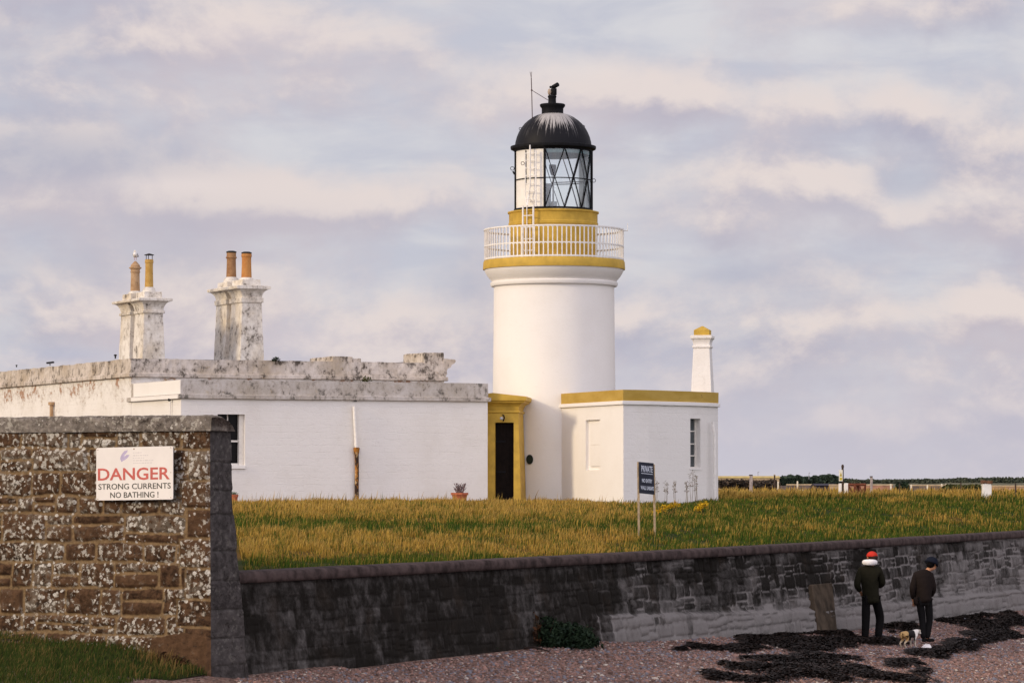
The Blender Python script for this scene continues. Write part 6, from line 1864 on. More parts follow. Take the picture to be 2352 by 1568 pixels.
# ground of the far side rises gently behind
def hill():
    n = 200; pxs = np.linspace(1000, 2700, n)
    tops = 1106.0 - 3.5 * sstep(1980, 2330, pxs) + 0.8 * (vnoise(pxs * 0.02, pxs * 0, 6) - 0.5)
    rows = []
    for d, f in ((900, 0.0), (1300, 0.35), (1600, 1.0), (2200, 0.8)):
        rows.append(np.stack([(pxs - 1176) / F * d, np.full(n, d), -2.2 * (1 - f) + f * (HZ - tops) / F * d], -1))
    Vv = np.stack(rows, 1).reshape(-1, 3)
    o = big_mesh('hills', Vv, [grid_faces(n, 4)], simple('distant farmland', (0.105, 0.10, 0.055), 0.95, 0.4, 0.05, 0), smooth=True)
    props(o, 'low green and brown land rising behind the firth on the right', None, None, 'structure')
hill()
def hedge(name, label, pxa, pxb, ytop, ybot, d, n, mt_, size=0.18):
    a, b = P(pxa, ybot, d), P(pxb, ybot, d); H = Z(ytop, d) - a.z
    root = thing(name, label, 'hedge', tuple((a + b) / 2))
    vs = []; k = max(3, int((b.x - a.x) / 1.6))
    for i in range(k):
        f = (i + 0.5) / k; vs.append(clump_mesh((a.x + (b.x - a.x) * f, d, a.z + H * 0.4), (b.x - a.x) / k * 0.95, 1.2, H * (0.62 + 0.1 * random.random()), n // k, size))
    Vv = np.concatenate(vs); m = len(Vv) // 4
    big_mesh('foliage', Vv, [np.arange(m * 4).reshape(-1, 4)], mt_, root, {'rnd': np.repeat(rng.random(m), 4)})
    st = MB()
    for i in range(6): st.tube([(a.x + (b.x - a.x) * (i + .5) / 6, d, a.z - 0.2), (a.x + (b.x - a.x) * (i + .5) / 6, d, a.z + H * 0.6)], 0.05, 5)
    st.build('stem', simple('hedge stems', (0.04, 0.03, 0.025)), root)
hedge('hedge', 'dark plum brown hedge behind the field right of the annex', 1655, 1715, 1102.5, 1119, 330, 3400, M['hedge'])
hedge('hedge', 'dark plum brown hedge between the grey fence post and the trees', 1717, 1779, 1103.5, 1120, 330, 3400, M['hedge'])
hedge('hedge', 'green bush growing in the field left of the pale far wall', 2060, 2082, 1110, 1128, 260, 900, M['leaf_dark'], 0.12)
hedge('hedge', 'low green hedge just left of the white gate pillar', 2176, 2256, 1115, 1128, 280, 1800, leaf_mat('olive hedge leaves', (0.03, 0.04, 0.012), (0.10, 0.10, 0.03)), 0.14)
masonry_run('field_wall', 'pale capped wall below the distant trees', 'wall', 1808, 1866, 1114, 1126, 330, greyw, capm=cream)
masonry_run('wall_pier', 'cream pier ending the pale capped wall', 'pier', 1868, 1876.5, 1110.5, 1128, 328, cream)
masonry_run('white_kerb', 'short white bar lying in the field before the pale capped wall', 'kerb', 1820, 1845, 1123.5, 1127, 300, simple('bright white kerb', (0.75, 0.68, 0.55)))
shed('low_shed', 'dark flat plum shed between the pier and the warning post', 1877, 1918, 1110, 1128, 325, dkpl, dkpl)
masonry_run('field_wall', 'short cream wall to the left of the warning post', 'wall', 1906, 1938, 1114.5, 1126, 322, cream, capm=cream)
masonry_run('field_wall', 'pinkish wall seen behind the rusty gate', 'wall', 1942, 2050, 1114.5, 1129, 320, pinks, capm=cream)
masonry_run('field_wall', 'long cream wall with small white posts left of the gate pillar', 'wall', 2092, 2178, 1115.5, 1126, 360, greyw, capm=cream)
masonry_run('field_wall', 'pale pink wall running to the right frame edge', 'wall', 2272, 2420, 1117, 1126, 340, simple('pale pink wall', (0.42, 0.27, 0.17)), capm=cream)
masonry_run('field_wall', 'grey brown boundary wall left of the pale capped wall', 'wall', 1782, 1806, 1115, 1125, 335, greyw)
whp = simple('white marker post paint', (0.72, 0.64, 0.50))
for i, (px_, yt, yb, lb) in enumerate((
    (1787, 1105, 1116, 'small cream marker post left of the pale capped wall'),
    (1831.5, 1104, 1115, 'small cream marker post above the pale capped wall'),
    (2046, 1110, 1119, 'small white marker post at the end of the pinkish wall'),
    (2093, 1112, 1119, 'leftmost white marker on the long cream wall'),
    (2130, 1113, 1119, 'short white marker in the middle of the long cream wall'),
    (2163, 1110, 1118, 'brightest white marker on the long cream wall'),
    (2173, 1110, 1118, 'thin white marker at the right end of the long cream wall'),
    (2253, 1113, 1119, 'white marker just left of the gate pillar'))):
    d = 318.0; a = P(px_, yb, d); w_ = 3.2 / F * d
    root = thing('marker_post', lb, 'post', tuple(a), 'white markers along the far walls')
    MB().rings([[(a.x - w_ / 2, d - .1, a.z - .6), (a.x + w_ / 2, d - .1, a.z - .6), (a.x + w_ / 2, d + .1, a.z - .6), (a.x - w_ / 2, d + .1, a.z - .6)], [(a.x - w_ / 2, d - .1, Z(yt + 1.5, d)), (a.x + w_ / 2, d - .1, Z(yt + 1.5, d)), (a.x + w_ / 2, d + .1, Z(yt + 1.5, d)), (a.x - w_ / 2, d + .1, Z(yt + 1.5, d))], [(a.x, d, Z(yt, d))] * 4]).build('post', whp, root)
# fence posts in the field
pw = simple('grey weathered fence post', (0.34, 0.29, 0.27), 0.9, 0.25, 10)
pd_ = simple('dark fence post', (0.06, 0.04, 0.03), 0.9, 0.25, 10)
def fence_post(px_, ytop, ybot, wpx, d, label, mt_, capm=None):
    a = P(px_, ybot, d); w_ = wpx / F * d; zt_ = Z(ytop, d); z0 = min(fz(a.x, d), a.z) - 0.2
    root = thing('fence_post', label, 'post', (a.x, d, z0))
    MB().obox((a.x - w_ / 2, d, z0), (w_, 0, 0), (0, w_, 0), (0.01, 0, zt_ - z0)).build('post', mt_, root, bevel=0.01)
    if capm: MB().obox((a.x - w_ * .6, d - w_ * .1, zt_ + 0.002), (w_ * 1.2, 0, 0), (0, w_ * 1.2, 0), (0, 0, 0.05)).build('cap', capm, root, bevel=0.01)
fence_post(1725, 1092, 1124, 7, 150, 'grey timber fence post between the two dark hedges', pw, pd_)
fence_post(2001.5, 1095.5, 1127, 5.5, 150, 'grey brown timber fence post right of the rusty gate', pw, pd_)
fence_post(1779, 1091, 1109, 3.5, 200, 'thin dark post standing at the left of the distant trees', pd_, cream)
fence_post(2207, 1108, 1124, 2.6, 180, 'thin dark fence post behind the low green hedge', pd_)
fence_post(2332.5, 1109.5, 1137, 3.2, 150, 'thin dark fence post near the right frame edge', pd_)
fence_post(2066, 1110, 1130, 3.0, 170, 'thin dark fence post beside the green bush', pd_)
# white gate pillar with a brown cap
def pillar():
    d = 122.0; a = P(2266, 1146, d); w_ = 21 / F * d; z0 = fz(a.x, d) - 0.2
    root = thing('gate_pillar', 'stout white pillar with crumbling brown cap alone in the grass', 'pillar', (a.x, d, z0))
    h2 = w_ / 2; zt_ = Z(1110, d)
    MB().rings([[(a.x - h2 * 1.05, d - h2, z0), (a.x + h2 * 1.05, d - h2, z0), (a.x + h2 * 1.05, d + h2, z0), (a.x - h2 * 1.05, d + h2, z0)], [(a.x - h2 * 0.95, d - h2, zt_), (a.x + h2 * 0.95, d - h2, zt_), (a.x + h2 * 0.95, d + h2, zt_), (a.x - h2 * 0.95, d + h2, zt_)]]).build('shaft', painted('pillar white', dirt=0.4, stain=0.5, stain_lo=0.6), root, bevel=0.015, sub=0.1, rough=0.01)
    MB().obox((a.x - h2 * 1.15, d - h2 * 1.15, zt_ + 0.002), (h2 * 2.3, 0, 0), (0, h2 * 2.3, 0), (0, 0, Z(1103.5, d) - zt_)).build('cap', simple('crumbled brown cap', (0.14, 0.065, 0.035), 0.95, 0.4, 10), root, sub=0.06, rough=0.02)
pillar()
# warning board on its pole, two white gateposts, rusty gate
def warning():
    d = 141.0; a = P(1934.5, 1130, d); z0 = fz(a.x, d) - 0.2
    root = thing('warning_post', 'tall dark post with white board showing a yellow triangle and square', 'sign', (a.x, d, z0))
    w_ = 4.6 / F * d
    MB().obox((a.x - w_ / 2 + 0.03, d + 0.05, z0), (w_, 0, 0), (0, w_, 0), (0, 0, Z(1070, d) - z0)).build('post', pd_, root, bevel=0.01)
    MB().ball((a.x + 0.03, d + 0.08, Z(1071, d)), (0.06, 0.06, 0.10)).build('post_top', pd_, root, smooth='all')
    c0 = P(1927, 1104.5, d); c1 = P(1935.5, 1078.5, d)
    bw, bh = c1.x - c0.x, c1.z - c0.z
    MB().obox((c0.x, d, c0.z), (bw, 0, 0), (0, 0.02, 0), (0, 0, bh)).build('board', simple('white warning board', (0.74, 0.72, 0.62), 0.5, 0.05), root)
    yl = simple('warning yellow', (0.52, 0.40, 0.03), 0.6, 0.05); bk = simple('warning black', (0.02, 0.02, 0.02))
    y_ = d - 0.004
    MB().poly((c0.x + bw * .18, y_, c0.z + bh * .42), (c0.x + bw * .86, y_, c0.z + bh * .42), (c0.x + bw * .52, y_, c0.z + bh * .80)).build('triangle', yl, root)
    MB().poly((c0.x + bw * .18, y_, c0.z + bh * .08), (c0.x + bw * .86, y_, c0.z + bh * .08), (c0.x + bw * .86, y_, c0.z + bh * .33), (c0.x + bw * .18, y_, c0.z + bh * .33)).build('square', yl, root)
    MB().poly((c0.x + bw * .46, y_ - .003, c0.z + bh * .47), (c0.x + bw * .58, y_ - .003, c0.z + bh * .47), (c0.x + bw * .53, y_ - .003, c0.z + bh * .68)).build('mark', bk, root)
    for px_, wd, yt, yb, dd, lb in ((1930.5, 9, 1109.5, 1130, 145.0, 'shorter white gatepost left of the warning post'), (1943.5, 9.5, 1109, 1141, 139.0, 'taller white gatepost holding the rusty gate')):
        a = P(px_, yb, dd); w_ = wd / F * dd; z0 = fz(a.x, dd) - 0.2
        r2 = thing('gatepost', lb, 'post', (a.x, dd, z0))
        MB().obox((a.x - w_ / 2, dd, z0), (w_, 0, 0), (0, w_, 0), (0.02, 0, Z(yt, dd) - z0)).build('post', M['white_wall'], r2, bevel=0.015)
warning()
def gate():
    d = 138.0; root = thing('field_gate', 'rusty red iron field gate standing in the dry grass', 'gate', (PX(1968, d), d, fz(PX(1968, d), d) - 0.1))
    g = lambda x, y, k=0: P(x, y, d + k)
    fr = MB()
    def b(x0, y0, x1, y1, r, k=0): fr.tube([g(x0, y0, k), g(x1, y1, k)], r, 8)
    b(1948, 1112.5, 1989, 1112.5, 0.055); b(1950, 1131, 1988, 1133, 0.035)
    b(1964, 1110, 1965, 1141, 0.06); b(1987.5, 1111, 1987, 1141, 0.04); b(1970, 1110, 1974, 1143, 0.06, 0.2); b(1949.5, 1112, 1949.5, 1133, 0.03)
    fr.build('gate_frame', M['rust_gate'], root)
    for q_ in ((1951, 1117, 1960, 1137), (1966, 1113, 1957, 1136), (1975, 1116, 1981, 1136), (1988, 1113, 1980, 1134)):
        fr = MB(); b(*q_, 0.03); fr.build('brace', M['rust_gate'], root)
gate()
# low rail between the posts behind the gate, lamp standards on the skyline
for px_, yt, yb, lb in ((1741, 1083, 1098, 'thin pale lamp standard above the left hedge'), (1858, 1085, 1100, 'thin lamp standard over the gap in the distant trees')):
    d = 640.0; a = P(px_, yb, d)
    root = thing('lamp_standard', lb, 'lamp post', tuple(a)); q = MB(); q.tube([a, P(px_, yt, d)], 0.06, 6); q.tube([P(px_, yt, d), P(px_ + 3, yt + 0.5, d)], 0.05, 6)
    q.build('column', simple('grey lamp column', (0.3, 0.3, 0.33)), root)

# ------------------------------------------------------------------ people and dogs
def skin_part(name, joints, edges, matl, parent, root_joint, sub=2, base=(0, 0, 0), label=None, smooth_it=0):
    names = list(joints); idx = {k: i for i, k in enumerate(names)}
    me = bpy.data.meshes.new('tmp'); me.from_pydata([Vector(joints[k][:3]) for k in names], [(idx[a], idx[b]) for a, b in edges], [])
    o = bpy.data.objects.new('tmp', me); COL.objects.link(o)
    o.modifiers.new('skin', 'SKIN')
    for k in names:
        sv = me.skin_vertices[0].data[idx[k]]
        r = joints[k][3:]; sv.radius = (r[0], r[1] if len(r) > 1 else r[0]); sv.use_root = (k == root_joint)
    s = o.modifiers.new('sub', 'SUBSURF'); s.levels = sub; s.render_levels = sub
    bpy.context.view_layer.update()
    m2 = bpy.data.meshes.new_from_object(o.evaluated_get(bpy.context.evaluated_depsgraph_get()))
    bpy.data.objects.remove(o); bpy.data.meshes.remove(me)
    off = Vector(base); top = parent
    m2.name = name
    m2.materials.clear(); m2.materials.append(matl)
    m2.polygons.foreach_set('use_smooth', [True] * len(m2.polygons))
    p = bpy.data.objects.new(name, m2); COL.objects.link(p); p.parent = parent
    if label: p['label'] = label
    return p
def cloth(name, col, var=0.25):
    m, t, b, out = mat(name)
    vec = t.coords(); n = t.noise(vec, 9, 5, 0.6)
    t.l(t.mix(n, tuple(c * (1 - var) for c in col), tuple(c * (1 + var) for c in col)), b.inputs['Base Color']); b.inputs['Roughness'].default_value = 0.9
    b.inputs['Specular IOR Level'].default_value = 0.1
    bump(t, b, t.noise(vec, 12, 3), 0.5, 0.03)
    return m
skin_m = simple('skin', (0.52, 0.25, 0.13), 0.6, 0.1, 20)
def hand(j, e, side, wrist, d, sgn, r=0.008):
    """palm, four unequal curled fingers and a thumb hung from a wrist; d is the pointing direction"""
    d = Vector(d).normalized(); s = Vector((sgn, 0, 0)); s = (s - d * s.dot(d)).normalized(); n = d.cross(s) * sgn
    w = Vector(j[wrist][:3]); pal = w + d * 0.06
    j[side + 'palm'] = (*pal, 0.032, 0.018); e.append((wrist, side + 'palm'))
    for i, L in enumerate((0.062, 0.072, 0.067, 0.052)):
        k = pal + d * 0.035 + s * (0.027 - 0.018 * i); a = k + d * L * 0.5 - n * 0.008; b = a + d * L * 0.32 - n * 0.026
        for nm, p in (('k', k), ('a', a), ('b', b)): j[f'{side}{nm}{i}'] = (*p, r, r)
        e += [(side + 'palm', f'{side}k{i}'), (f'{side}k{i}', f'{side}a{i}'), (f'{side}a{i}', f'{side}b{i}')]
    t0 = w + d * 0.035 + s * 0.035; t1 = t0 + d * 0.03 + s * 0.018
    j[side + 't0'] = (*t0, 0.011, 0.011); j[side + 't1'] = (*t1, 0.009, 0.009); e += [(side + 'palm', side + 't0'), (side + 't0', side + 't1')]

def head_parts(j, e, hc, yaw, pitch, r=0.098):
    """adds a head with face to the body skeleton: skull, jaw, nose"""
    f = Vector((math.sin(yaw) * math.cos(pitch), math.cos(yaw) * math.cos(pitch), math.sin(pitch)))
    hc = Vector(hc)
    j['head'] = (*hc, r * 0.86, r * 0.95); j['crown'] = (*(hc + Vector((0, 0, 0.055)) - f * 0.01), r * 0.72, r * 0.78)
    j['jaw'] = (*(hc + f * 0.035 + Vector((0, 0, -0.075))), 0.058, 0.055); j['nose'] = (*(hc + f * 0.115 + Vector((0, 0, -0.012))), 0.012, 0.012)
    j['nosebridge'] = (*(hc + f * 0.082 + Vector((0, 0, 0.01))), 0.030, 0.03)
    e += [('neck', 'jaw'), ('jaw', 'head'), ('head', 'crown'), ('head', 'nosebridge'), ('nosebridge', 'nose')]
    return f

def person(origin, label, J, headc, yaw, pitch, skin_extra):
    root = thing('person', label, 'person', tuple(origin), None)
    j = dict(J); e = [('pelvis', 'waist'), ('waist', 'chest'), ('chest', 'neck'), ('chest', 'lsh'), ('lsh', 'lel'), ('lel', 'lwr'), ('chest', 'rsh'), ('rsh', 'rel'), ('rel', 'rwr'),
         ('pelvis', 'lhip'), ('lhip', 'lkn'), ('lkn', 'lan'), ('lan', 'ltoe'), ('pelvis', 'rhip'), ('rhip', 'rkn'), ('rkn', 'ran'), ('ran', 'rtoe')]
    f = head_parts(j, e, headc, yaw, pitch)
    hand(j, e, 'l', 'lwr', Vector(j['lwr'][:3]) - Vector(j['lel'][:3]), 1); hand(j, e, 'r', 'rwr', Vector(j['rwr'][:3]) - Vector(j['rel'][:3]), -1)
    for k_ in ('waist', 'chest', 'lsh', 'lel', 'rsh', 'rel', 'lhip', 'rhip', 'lkn', 'rkn', 'pelvis', 'lan', 'ran'): j[k_] = (*j[k_][:3], *(r_ * 0.72 for r_ in j[k_][3:]))
    body = skin_part('body', j, e, skin_m, root, 'pelvis', 2)
    # ears, eyes, mouth on the head
    hc = Vector(headc); sd_ = Vector((f.y, -f.x, 0)).normalized(); o_ = Vector(origin)
    mo = MB(); eyem = simple('eye dark', (0.02, 0.02, 0.02))
    for s in (-1, 1):
        ey = MB(); er = MB()
        ey.ball(tuple(o_ + hc + f * 0.088 + sd_ * 0.03 * s + Vector((0, 0, 0.008))), 0.010, 8, 6)
        er.ball(tuple(o_ + hc + sd_ * 0.088 * s + Vector((0, 0, -0.01))), (0.018, 0.022, 0.030), 8, 6)
        ey.build('eye', eyem, root, smooth='all'); er.build('ear', skin_m, root, smooth='all')
    mo.ball(tuple(o_ + hc + f * 0.088 + Vector((0, 0, -0.062))), (0.022, 0.022, 0.006), 8, 6)
    mo.build('mouth', simple('lips', (0.30, 0.08, 0.06)), root, smooth='all')
    return root, j, f

def grow(J, keys, k, dy=0.0):
    return {n: (J[n][0], J[n][1] + dy, J[n][2], *(r + k for r in J[n][3:])) for n in keys}
def people():
    # ---- walker with red cap and white hood
    o = Vector((PX(1999.9, 62.5), 62.5, 0)); o.z = Z(1478, 62.5)
    J = {'pelvis': (-0.01, 0, 0.90, 0.13, 0.10), 'waist': (-0.02, 0.0, 1.06, 0.13, 0.095), 'chest': (-0.03, -0.01, 1.34, 0.155, 0.105), 'neck': (0.0, 0.0, 1.535, 0.055, 0.055),
         'lsh': (-0.195, -0.01, 1.42, 0.062, 0.062), 'lel': (-0.285, -0.04, 1.12, 0.045, 0.045), 'lwr': (-0.19, 0.12, 0.98, 0.032, 0.032),
         'rsh': (0.155, 0.0, 1.42, 0.062, 0.062), 'rel': (0.225, 0.02, 1.15, 0.045, 0.045), 'rwr': (0.16, 0.24, 1.08, 0.032, 0.032),
         'lhip': (-0.10, 0, 0.84, 0.085, 0.085), 'lkn': (-0.105, -0.01, 0.46, 0.055, 0.055), 'lan': (-0.13, -0.05, 0.08, 0.038, 0.038), 'ltoe': (-0.10, 0.12, 0.035, 0.032, 0.025),
         'rhip': (0.09, 0, 0.84, 0.085, 0.085), 'rkn': (0.185, 0.12, 0.49, 0.055, 0.055), 'ran': (0.13, 0.02, 0.10, 0.038, 0.038), 'rtoe': (0.20, 0.18, 0.04, 0.032, 0.025)}
    root, j, f = person(o, 'person in dark olive coat with red cap and white hood, seen from behind', J, (0.028, 0.03, 1.655), 0.35, -0.15, None)
    coat = cloth('dark olive coat', (0.012, 0.011, 0.006)); tr = cloth('black trousers', (0.0055, 0.005, 0.005)); bt = cloth('dark boots', (0.010, 0.009, 0.008))
    cj = {'hem': (0.0, -0.0, 0.74, 0.19, 0.16), 'low': (0.0, 0.0, 0.86, 0.195, 0.16), 'waist': (-0.02, 0, 1.04, 0.170, 0.135), 'chest': (-0.03, -0.01, 1.33, 0.195, 0.14), 'collar': (-0.01, 0, 1.485, 0.10, 0.095),
          'lsh': (-0.20, -0.01, 1.40, 0.092, 0.085), 'lel': (-0.285, -0.04, 1.12, 0.075, 0.07), 'lcu': (-0.20, 0.10, 1.0, 0.052, 0.052),
          'rsh': (0.155, 0.0, 1.40, 0.092, 0.085), 'rel': (0.225, 0.02, 1.15, 0.075, 0.07), 'rcu': (0.165, 0.22, 1.085, 0.052, 0.052)}
    skin_part('coat', cj, [('hem', 'low'), ('low', 'waist'), ('waist', 'chest'), ('chest', 'collar'), ('chest', 'lsh'), ('lsh', 'lel'), ('lel', 'lcu'), ('chest', 'rsh'), ('rsh', 'rel'), ('rel', 'rcu')], coat, root, 'chest')
    tj = grow(J, ('pelvis', 'lhip', 'lkn', 'rhip', 'rkn'), 0.022); tj['pelvis'] = (-0.01, 0, 0.84, 0.12, 0.10); tj['lkn'] = (-0.105, -0.01, 0.46, 0.092, 0.085); tj['rkn'] = (0.185, 0.12, 0.49, 0.092, 0.085)
    tj['lan'] = (-0.13, -0.05, 0.08, 0.080, 0.075); tj['ran'] = (0.13, 0.02, 0.11, 0.080, 0.075)
    skin_part('trousers', tj, [('pelvis', 'lhip'), ('lhip', 'lkn'), ('lkn', 'lan'), ('pelvis', 'rhip'), ('rhip', 'rkn'), ('rkn', 'ran')], tr, root, 'pelvis')
    for a, b in (((-0.13, -0.08, 0.05), (-0.10, 0.15, 0.04)), ((0.13, -0.01, 0.06), (0.21, 0.20, 0.05))):
        skin_part('boot', {'h': (*a, 0.052, 0.05), 'm': (*((Vector(a) + Vector(b)) / 2), 0.05, 0.045), 't': (*b, 0.042, 0.035), 'u': (a[0], a[1] + 0.02, 0.16, 0.055, 0.055)}, [('h', 'm'), ('m', 't'), ('h', 'u')], bt, root, 'h')
    hood = cloth('white hood lining', (0.80, 0.77, 0.76), 0.06)
    q = MB(); n = 22
    c = o + Vector((-0.030, -0.075, 1.555)); rs = []
    for k in range(n + 1):
        a = math.pi * (1.06 + 0.88 * (k / n)) ; rr = 0.030 + 0.028 * math.sin(math.pi * k / n) ** 0.6
        cc = c + Vector((0.125 * math.cos(a), 0.095 * math.sin(a) + 0.06, 0))
        rs.append([cc + Vector((math.cos(b) * rr * 0.8 * math.cos(a), math.cos(b) * rr * 0.8 * math.sin(a), math.sin(b) * rr * 1.05)) for b in [m * math.pi / 5 for m in range(10)]])
    q.rings(rs); q.build('hood', hood, root, smooth='all')
    cap = MB(); hc = o + Vector((0.022, 0.025, 1.675)); rs = []
    for k in range(8):
        a = k / 7 * math.pi / 2; rr = 0.108 * math.cos(a) + 0.001
        rs.append([hc + Vector((rr * math.cos(b), rr * 1.12 * math.sin(b), 0.10 * math.sin(a) - 0.01)) for b in [m * math.pi / 9 for m in range(18)]])
    cap.rings(rs)
    red = cloth('red cap', (0.50, 0.035, 0.022), 0.2); co = cap.build('cap', red, root, smooth='all')
    br = MB(); fd = Vector((f.x, f.y, 0)).normalized(); sdv = Vector((fd.y, -fd.x, 0)); pts0 = []; pts1 = []
    for k in range(9):
        a = math.pi * k / 8; pts0.append(hc + fd * (0.085 + 0.095 * math.sin(a)) + sdv * 0.085 * math.cos(a) + Vector((0, 0, -0.022 - 0.02 * math.sin(a)))); 
    br.rings([pts0, [p + Vector((0, 0, 0.008)) for p in pts0]]); br.build('cap_peak', cloth('dark red peak', (0.16, 0.02, 0.02)), co)
    hr = MB(); hr.ball(tuple(o + Vector((0.045, -0.02, 1.645))), (0.088, 0.085, 0.055), 12, 8); hr.build('hair', simple('dark hair', (0.03, 0.014, 0.008), 0.9), root, smooth='all')
    # ---- walker with black beanie
    o = Vector((PX(2121.9, 62.7), 62.7, 0)); o.z = Z(1474, 62.7)
    J = {'pelvis': (-0.01, 0, 0.84, 0.12, 0.10), 'waist': (-0.02, 0.0, 0.98, 0.12, 0.095), 'chest': (0.0, 0.03, 1.22, 0.145, 0.105), 'neck': (0.09, 0.08, 1.395, 0.050, 0.050),
         'lsh': (-0.17, 0.02, 1.29, 0.058, 0.058), 'lel': (-0.24, -0.03, 1.00, 0.042, 0.042), 'lwr': (-0.20, 0.09, 0.79, 0.030, 0.030),
         'rsh': (0.15, 0.05, 1.28, 0.058, 0.058), 'rel': (0.19, 0.03, 1.00, 0.042, 0.042), 'rwr': (0.13, 0.20, 0.86, 0.030, 0.030),
         'lhip': (-0.09, 0, 0.78, 0.08, 0.08), 'lkn': (-0.035, 0.05, 0.43, 0.052, 0.052), 'lan': (-0.03, -0.03, 0.09, 0.036, 0.036), 'ltoe': (0.03, 0.13, 0.035, 0.030, 0.025),
         'rhip': (0.075, 0, 0.78, 0.08, 0.08), 'rkn': (0.105, 0.06, 0.42, 0.052, 0.052), 'ran': (0.045, 0.0, 0.08, 0.036, 0.036), 'rtoe': (0.17, 0.10, 0.035, 0.030, 0.025)}
    root, j, f = person(o, 'person in dark brown jacket and black beanie looking down to the right', J, (0.165, 0.12, 1.505), 1.0, -0.55, None)
    jk = cloth('dark brown jacket', (0.013, 0.009, 0.008)); tr2 = cloth('charcoal trousers', (0.008, 0.0075, 0.008))
    cj = {'hem': (-0.01, -0.0, 0.73, 0.18, 0.15), 'low': (-0.02, 0.0, 0.84, 0.185, 0.15), 'waist': (-0.02, 0, 0.98, 0.170, 0.135), 'chest': (0.0, 0.02, 1.22, 0.185, 0.135), 'collar': (0.06, 0.06, 1.365, 0.085, 0.08),
          'lsh': (-0.165, 0.01, 1.27, 0.086, 0.08), 'lel': (-0.235, -0.03, 1.00, 0.068, 0.065), 'lcu': (-0.205, 0.07, 0.82, 0.050, 0.050),
          'rsh': (0.14, 0.04, 1.26, 0.086, 0.08), 'rel': (0.185, 0.03, 1.00, 0.066, 0.062), 'rcu': (0.14, 0.18, 0.87, 0.048, 0.048)}
    skin_part('jacket', cj, [('hem', 'low'), ('low', 'waist'), ('waist', 'chest'), ('chest', 'collar'), ('chest', 'lsh'), ('lsh', 'lel'), ('lel', 'lcu'), ('chest', 'rsh'), ('rsh', 'rel'), ('rel', 'rcu')], jk, root, 'chest')
    tl_ = {'a': (-0.16, -0.03, 0.88, 0.075, 0.07), 'b': (-0.165, -0.03, 0.76, 0.07, 0.06), 'c': (-0.14, -0.03, 0.70, 0.05, 0.05)}
    skin_part('jacket_tail', tl_, [('a', 'b'), ('b', 'c')], jk, root, 'a')
    tj = grow(J, ('pelvis', 'lhip', 'rhip'), 0.012); tj['pelvis'] = (-0.01, 0, 0.80, 0.11, 0.095); tj['lkn'] = (-0.035, 0.05, 0.43, 0.072, 0.07); tj['rkn'] = (0.105, 0.06, 0.42, 0.070, 0.07)
    tj['lan'] = (-0.03, -0.03, 0.06, 0.064, 0.060); tj['ran'] = (0.045, 0.0, 0.06, 0.064, 0.060)
    skin_part('trousers', tj, [('pelvis', 'lhip'), ('lhip', 'lkn'), ('lkn', 'lan'), ('pelvis', 'rhip'), ('rhip', 'rkn'), ('rkn', 'ran')], tr2, root, 'pelvis')
    for a, b in (((-0.03, -0.05, 0.045), (0.04, 0.15, 0.04)), ((0.045, -0.01, 0.045), (0.19, 0.10, 0.035))):
        skin_part('shoe', {'h': (*a, 0.045, 0.045), 'm': (*((Vector(a) + Vector(b)) / 2), 0.045, 0.04), 't': (*b, 0.038, 0.03)}, [('h', 'm'), ('m', 't')], bt, root, 'h')
    bn = MB(); hc = o + Vector((0.155, 0.10, 1.515)); rs = []
    tilt = Matrix.Rotation(R(22), 4, 'Y') @ Matrix.Rotation(R(-14), 4, 'X')
    for k in range(10):
        a = k / 9 * math.pi / 2; rr = 0.128 * math.cos(a) ** 0.6 + 0.001 + (0.008 if k < 2 else 0)
        rs.append([hc + (tilt @ Vector((rr * math.cos(b), rr * 1.08 * math.sin(b), 0.135 * math.sin(a) - 0.025))) for b in [m * math.pi / 9 for m in range(18)]])
    bn.rings(rs); bn.build('beanie', cloth('black knitted beanie', (0.008, 0.010, 0.018)), root, smooth='all')
    bh = MB(); bh.ball(tuple(o + Vector((0.125, 0.06, 1.475))), (0.082, 0.082, 0.06), 12, 8); bh.build('hair', simple('black hair', (0.005, 0.004, 0.004), 0.9, spec=0.05), root, smooth='all')
people()

